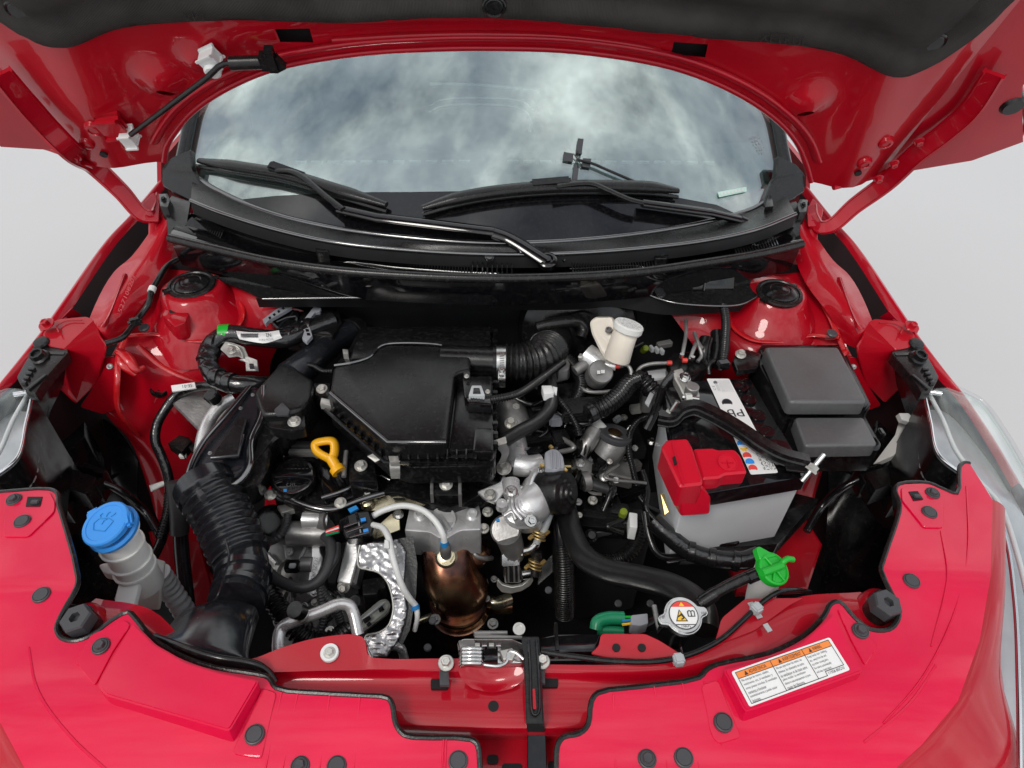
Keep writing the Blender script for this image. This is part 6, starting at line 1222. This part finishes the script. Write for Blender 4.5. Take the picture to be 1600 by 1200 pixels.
prism('tray', [(1030, 640), (1050, 780), (1062, 828), (1215, 800), (1240, 770), (1280, 780), (1215, 850), (1065, 860), (1040, 800)], .70, .04, 'black', tr, .003, r=.004); poly3('tray_front', [(1050, 838, .70), (1200, 836, .70), (1210, 852, .69), (1070, 866, .68)], .01, 'black_satin', tr, .002)
prism('tray_handle', [(1110, 846), (1118, 838), (1148, 838), (1156, 846), (1150, 850), (1114, 850)], .706, .012, 'black_gloss', tr, .002)
tube('cable_trough', [(1020, 812, .76), (1040, 832, .75), (1075, 860, .735), (1120, 874, .73), (1160, 876, .73), (1185, 868, .73)], .014, 'tape', tr, 14); tube('cable_trough', [(1008, 800, .75), (1015, 840, .73), (1030, 868, .715), (1075, 870, .71)], .006, 'black', tr, 10)
for q in ((1080, 862, .738), (1112, 872, .735), (1150, 877, .735)): lathe('tape_band', q, (1, -.3, 0), [(.0148, -.005), (.0155, -.004), (.0155, .004), (.0148, .005)], 'tape', tr, 16)
hd = thing('battery_clamp', 'curved black channel strap across the battery with studs', 'clamp', (1150, 670, .88))
H = [(1030, 650, .884), (1048, 652, .886), (1062, 640, .892), (1085, 634, .896), (1112, 644, .896), (1140, 659, .896), (1165, 675, .896), (1192, 694, .894), (1222, 710, .890), (1262, 721, .884)]
Pc = cr([U(*p) for p in H], 5); bm = bmesh.new(); pf = [(a_*.76, b_) for a_, b_ in [(-.0165, -.009), (-.0150, -.0075), (-.0145, .000), (-.011, .0015), (-.0095, .0075), (.0095, .0075), (.011, .0015), (.0145, .0), (.0150, -.0075), (.0165, -.009), (.0150, -.011), (-.0150, -.011)]]
rings = []
for i, p in enumerate(Pc):
    tn = (Pc[min(i+1, len(Pc)-1)]-Pc[max(0, i-1)]).normalized(); sd_ = Vector((tn.y, -tn.x, 0)).normalized(); upv = sd_.cross(tn)
    if upv.z < 0: upv = -upv
    rings.append([bm.verts.new(p+sd_*a+upv*b) for a, b in pf])
for A_, B_ in zip(rings, rings[1:]):
    for j in range(len(pf)): bm.faces.new((A_[j], A_[(j+1) % len(pf)], B_[(j+1) % len(pf)], B_[j]))
bm.faces.new(rings[0]); bm.faces.new(rings[-1]); fin(bm, 'strap', 'black', hd, ang=30)
for q, l in (((1043, 651), Vector((.012, .004, .028))), ((1266, 736), Vector((.018, .012, .022)))):
    P = U(*q, .882); tube('stud', [('w', *(P-l*.6)), ('w', *(P+l))], .0042, 'steel', hd, 12, straight=True); lathe('stud_nut', ('w', *(P+l*.1)), l, [(.010, -.003), (.010, 0), (.008, .001), (.008, .007), (.005, .008)], 'zinc', hd, 6)
for q in (((1226, 724), (1250, 722), (1266, 728), (1262, 738), (1230, 734)), ((1028, 642), (1050, 640), (1052, 652), (1034, 656))): poly3('strap_end', [(*p, .883) for p in q], .003, 'black', hd, .0006)
pt = thing('terminal_cover', 'bright red positive terminal cover on the battery', 'terminal cover', (1100, 740, .85))
poly3('cover_main', [(1033, 698, .902), (1042, 686, .905), (1074, 684, .905), (1082, 698, .904), (1098, 748, .902), (1098, 756, .90), (1062, 760, .90)], .045, 'red_cap', pt, .003, r=.004)
poly3('cover_step', [(1084, 700, .895), (1114, 699, .895), (1122, 702, .895), (1148, 701, .895), (1158, 712, .894), (1168, 738, .892), (1132, 741, .892), (1125, 746, .892), (1098, 748, .892)], .03, 'red_cap', pt, .003, r=.004)
poly3('cover_flap', [(1060, 765, .887), (1098, 760, .887), (1112, 778, .86), (1110, 805, .835), (1064, 808, .835)], .02, 'red_cap', pt, .003, r=.005)
lathe('plus_ring', (1137, 723, .8955), UPC, [(.0135, -.001), (.0135, .0012), (.0123, .0012), (.0123, 0)], 'red_cap', pt, 30)
for d in ((.018, .0015), (.0015, .018)): box('plus_bar', (1137, 723, .896), (d[0], d[1], .0016), 'red_cap', pt, bev=.0003)
poly3('cover_slot', [(1051, 714, .9055), (1055, 712, .9055), (1058, 724, .9055), (1054, 726, .9055)], .002, 'dark', pt, 0)
tube('cover_crease', [(1050, 690, .9065), (1062, 735, .904), (1068, 758, .902)], .0012, 'red_cap', pt, 6)
poly3('brass_lug', [(1032, 772, .80), (1038, 770, .80), (1046, 800, .785), (1038, 806, .78)], .006, 'gold_clip', pt, .001)
ng = thing('negative_clamp', 'pale metal negative battery clamp with two nuts', 'terminal', (1075, 610, .86))
poly3('clamp_body', [(1052, 578, .905), (1066, 574, .908), (1070, 582, .907), (1078, 592, .905), (1090, 604, .90), (1094, 618, .895), (1086, 626, .892), (1070, 622, .893), (1062, 604, .90), (1055, 592, .903)], .018, 'zinc', ng, .003, r=.003)
lathe('post', (1081, 608, .905), (0, -.1, 1), [(.0105, -.01), (.0105, .006), (.009, .007), (0, .007)], 'alu_dark', ng, 22); bolt((1070, 590, .911), ng, .0095, UPC, 'steel', h=.008); tube('clamp_bolt', [(1066, 620, .90), (1092, 624, .90)], .0048, 'steel', ng, 10); lathe('clamp_nut', (1075, 621, .903), (1, .1, 0), [(.007, -.005), (.007, .005)], 'zinc', ng, 6)
tube('ground_cable', [(1056, 582, .90), (1040, 600, .88), (1030, 625, .85), (1020, 650, .82), (1010, 670, .8)], .0075, 'tape', ng, 10)
# ================================================================ fuse boxes
fb = thing('fuse_box', 'larger grey-black fuse box with flat textured lid beside the battery', 'fuse box', (1275, 590, .78), 'fuse boxes')
prism('box_base', [(1178, 556), (1190, 538), (1316, 538), (1362, 632), (1352, 642), (1232, 642), (1222, 634)], .872, .05, 'black', fb, .003, r=.005)
prism('lid', [(1194, 541), (1310, 541), (1355, 624), (1352, 628), (1234, 628)], .905, .026, 'grey_box', fb, .006, r=.008, seg=3)
prism('lid_rim', [(1186, 545), (1194, 540), (1312, 540), (1358, 628), (1354, 636), (1232, 636), (1226, 628)], .880, .012, 'black', fb, .002, r=.005)
for q in ((1245, 633), (1255, 633), (1330, 633), (1340, 633)): box('lid_hinge', (*q, .884), (.006, .010, .008), 'black_gloss', fb, bev=.001)
for i in range(7): box('latch_tooth', (1262+i*11, 645+(i % 2)*3, .862), (.009, .007, .006), 'black_gloss', fb, rot=i, bev=.001)
text('IV', turn([(1202, 588, .8808), (1210, 588, .8808), (1213, 598, .8808), (1205, 598, .8808)]), 'gold_clip', fb, lift=.0006)
f2 = thing('fuse_box', 'smaller grey-black relay box in front of the larger fuse box', 'fuse box', (1310, 675, .76), 'fuse boxes')
prism('box_base', [(1232, 660), (1240, 648), (1352, 648), (1378, 694), (1374, 704), (1262, 706)], .855, .045, 'black', f2, .003, r=.005); prism('lid', [(1241, 651), (1350, 651), (1371, 692), (1368, 695), (1258, 697)], .882, .024, 'grey_box', f2, .005, r=.007, seg=3)
tube('base_rim', [(1248, 708, .85), (1290, 712, .848), (1320, 704, .852), (1372, 700, .852)], .003, 'black_gloss', f2, 8); box('side_latch', (1376, 678, .865), (.008, .016, .014), 'black_gloss', f2, bev=.002)
bolt((1157, 554, .885), fb, .0095, UPC, 'zinc'); prism('mount_ear', [(1145, 562), (1152, 546), (1164, 545), (1190, 552), (1184, 575), (1152, 580)], .882, .01, 'black', fb, .002, r=.004)
# ================================================================ brake fluid and hydraulics
bf = thing('brake_reservoir', 'translucent brake fluid reservoir with a pale speckled cap', 'reservoir', (950, 550, .80))
poly3('tank', [(921, 502, .92), (930, 494, .925), (958, 494, .925), (962, 510, .92), (956, 525, .91), (960, 545, .89), (976, 562, .88), (968, 568, .875), (946, 562, .875), (936, 545, .885), (924, 520, .905)], .045, 'amber', bf, .005, r=.006)
tube('filler', [(964, 560, .88), (972, 535, .91), (979, 516, .93)], [.023, .0215, .021], 'amber', bf, 28); tube('neck_ring', [(978, 518, .928), (980, 514, .932)], .0235, 'nylon', bf, 30)
axb = (U(982, 509, .94)-U(972, 535, .91)).normalized(); bcap = lathe('cap', (982, 510, .938), axb, [(.024, -.008), (.0255, -.006), (.0255, .003), (.024, .005), (.022, .0052), (.0215, .0048), (0, .005)], 'nylon', bf, 40)
random.seed(5); CB = U(982, 510, .938); ub, vb, ab = basis(axb)
bm = bmesh.new()
for i in range(170):
    r_ = .0205*math.sqrt(random.random()); a = random.random()*6.283; p = CB+ub*r_*math.cos(a)+vb*r_*math.sin(a)+ab*.0048; lathebm(bm, p, ab, [(.0006, 0), (.0005, .0007), (0, .0008)], 5)
fin(bm, 'cap_stipple', 'nylon_grey', bcap)['kind'] = 'stuff'; lathe('tank_boss', (951, 516, .917), UPC, [(.006, -.002), (.006, .003), (.004, .003), (.004, 0), (0, 0)], 'alu_dark', bf, 16)
mc = thing('master_cylinder', 'cast aluminium master cylinder below the brake fluid reservoir', 'cylinder', (935, 575, .78))
tube('bore', [(915, 555, .86), (930, 565, .855), (946, 580, .845)], .022, 'alu', mc, 22, straight=True); lathe('end_cap', (939, 581, .862), (.1, -.5, .8), [(.022, -.03), (.022, 0), (.020, .003), (0, .004)], 'alu_dark', mc, 26); tube('port', [(945, 570, .865), (962, 572, .865)], .0085, 'alu', mc, 14); tube('port', [(905, 558, .86), (916, 560, .86)], .007, 'alu', mc, 14)
for a, b in (((936, 582), (939, 585)), ((942, 581), (946, 584))): poly3('cap_mark', [(a[0]-3, a[1]-3, .869), (b[0]-1, a[1]-3, .869), (b[0]-1, b[1]-1, .868), (a[0]-3, b[1]-1, .868)], .0005, 'nylon', mc, 0)
tube('mount_arm', [(898, 580, .85), (910, 572, .855), (925, 566, .855)], .010, 'alu_dark', mc, 10); bolt((908, 558, .87), mc, .005, (-1, 0, .3), 'zinc')
bb = thing('brake_booster', 'large black brake booster drum half hidden behind the reservoir', 'brake booster', (900, 510, .70))
lathe('drum', (905, 520, .83), (0, -1, .35), [(.115, -.08), (.118, -.02), (.110, .0), (.085, .016), (.05, .02), (.048, .03), (0, .03)], 'black', bb, 44); tube('vacuum_hose', [(838, 512, .88), (862, 506, .885), (890, 503, .885), (905, 505, .88), (912, 515, .87), (908, 528, .86)], .0105, 'rubber', bb, 14)
ab_ = thing('hydraulic_unit', 'black brake hydraulic block with bent metal pipes behind the battery', 'hydraulic unit', (1065, 560, .78))
prism('block', [(1044, 560), (1052, 550), (1096, 550), (1106, 575), (1080, 588), (1046, 584)], .86, .08, 'black', ab_, .003, r=.004); prism('motor_label', [(1010, 580), (1040, 576), (1044, 588), (1012, 594)], .83, .05, 'case_grey', ab_, .003, r=.003); prism('motor', [(1006, 578), (1050, 572), (1052, 604), (1008, 606)], .825, .06, 'alu_dark', ab_, .005, r=.01)
for q in ([(962, 572, .866), (980, 571, .868), (986, 580, .862), (984, 594, .85), (980, 606, .84)], [(992, 590, .85), (1000, 575, .86), (1015, 569, .866), (1048, 567, .87)], [(1065, 560, .885), (1068, 545, .895), (1072, 520, .90), (1072, 500, .90)], [(1078, 562, .885), (1084, 545, .895), (1090, 535, .89), (1098, 545, .885)], [(1090, 565, .88), (1096, 556, .885), (1092, 540, .895), (1085, 520, .895)], [(905, 605, .83), (920, 612, .83), (960, 610, .83), (1000, 596, .84)]): tube('brake_pipe', q, .0034, 'alu_dark', ab_, 10)
for q, m_ in (((1046, 567, .872), 'red_ink'), ((965, 572, .87), 'red_ink'), ((1070, 563, .888), 'red_ink'), ((1065, 556, .892), 'steel'), ((1082, 560, .888), 'steel')): lathe('pipe_nut', q, (1, 0, 0) if m_ == 'red_ink' else (0, 0, 1), [(.004, -.004), (.004, .004)], m_, ab_, 6)
# ================================================================ gearbox side clutter
gb = thing('gearbox', 'dark cast gearbox with solenoids, levers and brackets below the harness', 'gearbox', (940, 720, .50))
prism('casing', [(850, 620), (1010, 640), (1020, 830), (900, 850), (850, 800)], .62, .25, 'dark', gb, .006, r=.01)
tube('selector_cylinder', [(945, 712, .735), (958, 694, .755), (962, 682, .765)], .026, 'alu_dark', gb, 26, straight=True); lathe('cylinder_lid', (961, 679, .772), (.2, .2, 1), [(.028, -.006), (.030, -.003), (.030, .003), (.027, .005), (.014, .005), (.013, .001), (0, .001)], 'grey_clip', gb, 34); lathe('lid_plug', (960, 676, .776), (.2, .2, 1), [(.012, 0), (.012, .002), (0, .003)], 'heat_steel', gb, 20)
lathe('round_cover', (922, 722, .715), (.2, -.4, .9), [(.028, -.02), (.028, 0), (.025, .004), (0, .005)], 'alu_dark', gb, 30); lathe('round_cover', (932, 708, .72), (.2, -.4, .9), [(.03, -.02), (.03, 0), (.022, .006), (0, .008)], 'black_gloss', gb, 30)
for (x, y, z, sx, sy, sz, m_, ro) in ((900, 620, .80, .085, .05, .03, 'black', .1), (905, 640, .815, .065, .045, .02, 'black_satin', .1), (880, 655, .78, .04, .03, .03, 'black', .3), (868, 655, .80, .022, .022, .02, 'lever_grey', .0), (875, 690, .77, .03, .035, .03, 'black_satin', .2), (900, 672, .78, .03, .018, .02, 'black_gloss', .5), (895, 700, .74, .04, .03, .03, 'black', .2), (960, 735, .69, .07, .05, .03, 'alu_dark', -.3), (900, 730, .70, .05, .03, .03, 'alu_dark', .1), (885, 725, .71, .02, .03, .02, 'brass_zinc', 0), (990, 690, .68, .03, .07, .03, 'dark', .1), (950, 815, .66, .12, .05, .03, 'black_satin', -.15), (945, 800, .67, .08, .03, .03, 'black', -.2), (840, 690, .77, .05, .025, .03, 'black', .2), (830, 655, .79, .05, .03, .03, 'dark', .4), (860, 600, .80, .05, .04, .03, 'black', 0), (975, 760, .64, .06, .06, .03, 'black', .4), (935, 745, .68, .05, .03, .02, 'alu_dark', .6), (870, 580, .83, .04, .03, .03, 'alu_dark', .3), (1020, 790, .66, .03, .04, .03, 'black', .1), (825, 706, .79, .05, .012, .014, 'black_gloss', .1), (835, 716, .785, .04, .010, .012, 'black', -.1), (990, 725, .66, .02, .03, .02, 'alu_dark', .5), (965, 655, .74, .02, .012, .01, 'nylon_grey', .8), (975, 652, .74, .012, .012, .01, 'zinc', .2), (992, 700, .7, .01, .012, .01, 'nylon', .2)):
    box('gearbox_block', (x, y, z), (sx, sy, sz), m_, gb, rot=ro, bev=.003)
tube('solenoid', [(925, 675, .765), (937, 665, .775), (942, 660, .78)], [.012, .013, .010], 'nylon', gb, 16); tube('solenoid', [(905, 708, .75), (920, 690, .765), (930, 672, .775)], .015, 'alu_dark', gb, 14); tube('boot', [(892, 695, .765), (905, 700, .76), (920, 702, .755)], .013, 'rubber', gb, 16, rib=(.007, .0025))
tube('boot', [(895, 745, .735), (905, 750, .73), (912, 752, .73)], .015, 'rubber', gb, 16, rib=(.006, .0015)); tube('shift_rod', [(910, 752, .73), (935, 760, .725), (962, 768, .72)], .0085, 'grey_tape', gb, 14); lathe('boot_ring', (915, 752, .73), (1, .3, 0), [(.017, -.006), (.017, .006)], 'alu_dark', gb, 20)
for q in ((907, 724, .72), (926, 782, .70), (978, 722, .70), (944, 746, .71), (940, 728, .715), (1018, 690, .7), (970, 716, .70), (950, 784, .69), (985, 738, .69)): bolt(q, gb, .0085, UPC, random.choice(['steel', 'zinc', 'alu']))
lathe('drain_boss', (950, 785, .685), UPC, [(.022, -.01), (.022, 0), (.012, .001), (.010, -.002), (0, -.002)], 'black', gb, 24); poly3('mount_face', [(925, 832, .66), (985, 812, .68), (985, 828, .67), (930, 842, .65)], .01, 'grey_tape', gb, .002)
tube('bracket_rod', [(905, 755, .72), (925, 770, .71), (940, 772, .71)], .003, 'alu_dark', gb, 6); poly3('cross_member', [(838, 890, .6), (865, 860, .62), (866, 895, .6), (838, 920, .58)], .02, 'black_satin', gb, .003)
hr = thing('engine_harness', 'fat corrugated black harness rising from the engine to the hydraulic unit', 'wiring harness', (950, 620, .80))
tube('conduit', [(922, 645, .83), (945, 635, .835), (968, 617, .84), (985, 598, .845), (1000, 592, .845), (1012, 602, .84), (1020, 612, .83)], .0155, 'black', hr, 18, rib=(.0062, .0014)); lathe('tape_end', (924, 645, .83), (1, .5, .2), [(.0165, -.006), (.0165, .006)], 'tape', hr, 16)
for q, r_ in (([(868, 620, .83), (880, 632, .83), (892, 648, .82), (902, 668, .81), (905, 680, .80)], .0052), ([(1020, 648, .80), (1000, 655, .79), (986, 672, .78), (982, 700, .76), (988, 730, .73), (995, 760, .71)], .0052), ([(885, 560, .85), (900, 575, .84), (908, 595, .83), (905, 615, .82), (895, 630, .81)], .012)):
    tube('branch', q, r_, 'black', hr, 12, rib=(.0045, .0007))
for q in ([(905, 600, .83), (925, 612, .825), (955, 615, .82), (985, 614, .82)], [(890, 660, .80), (915, 662, .80), (930, 655, .80)], [(930, 745, .72), (960, 700, .74), (985, 665, .77)], [(1004, 735, .74), (1012, 765, .73), (1010, 795, .72), (1025, 815, .71)], [(998, 775, .72), (1010, 790, .71), (1030, 800, .70)], [(830, 640, .82), (860, 640, .815), (880, 650, .81)], [(800, 620, .83), (830, 632, .825), (846, 628, .82)], [(870, 700, .775), (850, 712, .775), (820, 716, .78), (795, 714, .78)], [(875, 708, .77), (855, 718, .77), (830, 722, .77)]): tube('branch', q, .0042, 'tape', hr, 8)
sh = thing('side_harness', 'vertical corrugated loom beside the right strut tower', 'wiring harness', (1133, 530, .80))
tube('loom', [(1130, 478, .92), (1134, 500, .91), (1133, 530, .90), (1130, 560, .89), (1127, 575, .88)], .0075, 'black', sh, 12, rib=(.0045, .0008))
for q, r_ in (([(1104, 530, .88), (1100, 548, .87), (1104, 570, .85)], .013), ([(1120, 520, .88), (1122, 545, .87), (1118, 570, .86)], .012), ([(1108, 585, .87), (1108, 572, .88), (1116, 564, .885), (1124, 566, .88)], .004), ([(1010, 500, .86), (1000, 530, .85), (985, 545, .86), (1005, 535, .87)], .003)): tube('cable', q, r_, 'black', sh, 10)
box('loom_clip', (1130, 570, .89), (.02, .014, .014), 'black_gloss', sh, rot=.2, bev=.002); lathe('yellow_plug', (1008, 545, .85), (.2, -.5, .8), [(.006, -.010), (.006, .004), (.004, .006), (0, .006)], 'olive', sh, 16); box('grey_bracket', (1038, 538, .85), (.03, .012, .012), 'alu_dark', sh, rot=.3, bev=.002)
for i in range(3): box('loom_plug', (1018+i*8, 545+i*2, .85), (.006, .012, .01), 'nylon_grey', sh, rot=.3, bev=.001)
prism('pale_tag', [(1008, 628), (1016, 612), (1022, 616), (1014, 634)], .84, .004, 'nylon_grey', sh, .0005)

# extra wiring, plugs, brackets and fittings between the castings
random.seed(21)
for i in range(34):
    x = random.uniform(862, 1012); y = random.uniform(600, 840); z = .80-(y-600)*.00035+random.uniform(-.03, .01)
    if 925 < x < 1000 and 655 < y < 720: continue
    k = i % 5
    if k in (0, 1):
        box('small_plug', (x, y, z), (random.uniform(.010, .024), random.uniform(.010, .018), .014), random.choice(['black', 'black_satin', 'black_gloss', 'conn_grey', 'dark']), gb, rot=random.uniform(0, 3), bev=.002)
    elif k == 2: bolt((x, y, z), gb, random.uniform(.005, .0075), m=random.choice(['zinc', 'steel', 'alu']))
    elif k == 3: tube('bracket_wire', [(x, y, z), (x+random.uniform(-25, 25), y+random.uniform(8, 22), z+.01), (x+random.uniform(-45, 45), y+random.uniform(20, 45), z-.01)], random.uniform(.002, .0045), random.choice(['tape', 'black', 'rubber', 'alu_dark']), gb, 8)
    else: lathe('fitting', (x, y, z), (random.uniform(-.6, .6), -.4, .8), [(.011, -.012), (.011, 0), (.008, .003), (.006, .008), (0, .008)], random.choice(['alu', 'alu_dark', 'black', 'steel']), gb, 16)
for i in range(16):
    x = random.uniform(790, 880); y = random.uniform(600, 720); z = .80-(y-600)*.0003+random.uniform(-.02, .008)
    tube('loom_strand', [(x, y, z), (x+random.uniform(-20, 30), y+random.uniform(5, 20), z+.012), (x+random.uniform(-20, 50), y+random.uniform(15, 45), z-.005)], random.uniform(.002, .005), random.choice(['tape', 'black', 'tape', 'rubber']), hr, 8)
for i in range(14):
    x = random.uniform(425, 560); y = random.uniform(900, 1000); z = .66+random.uniform(-.02, .02)
    if i % 2: bolt((x, y, z), ft, random.uniform(.005, .008), m=random.choice(['alu', 'zinc']))
    else: tube('casting_pipe', [(x, y, z), (x+random.uniform(-15, 15), y+12, z+.008), (x+random.uniform(-25, 25), y+28, z-.01)], random.uniform(.003, .005), random.choice(['alu_dark', 'black', 'grey_clip']), ft, 8)
for x in (1085, 1115, 1145, 1175, 1205): tube('case_rib', [(x, 800-(x-1085)*.17, .80), (x-6, 835-(x-1085)*.17, .72)], .0022, 'case_grey', bt, 6)
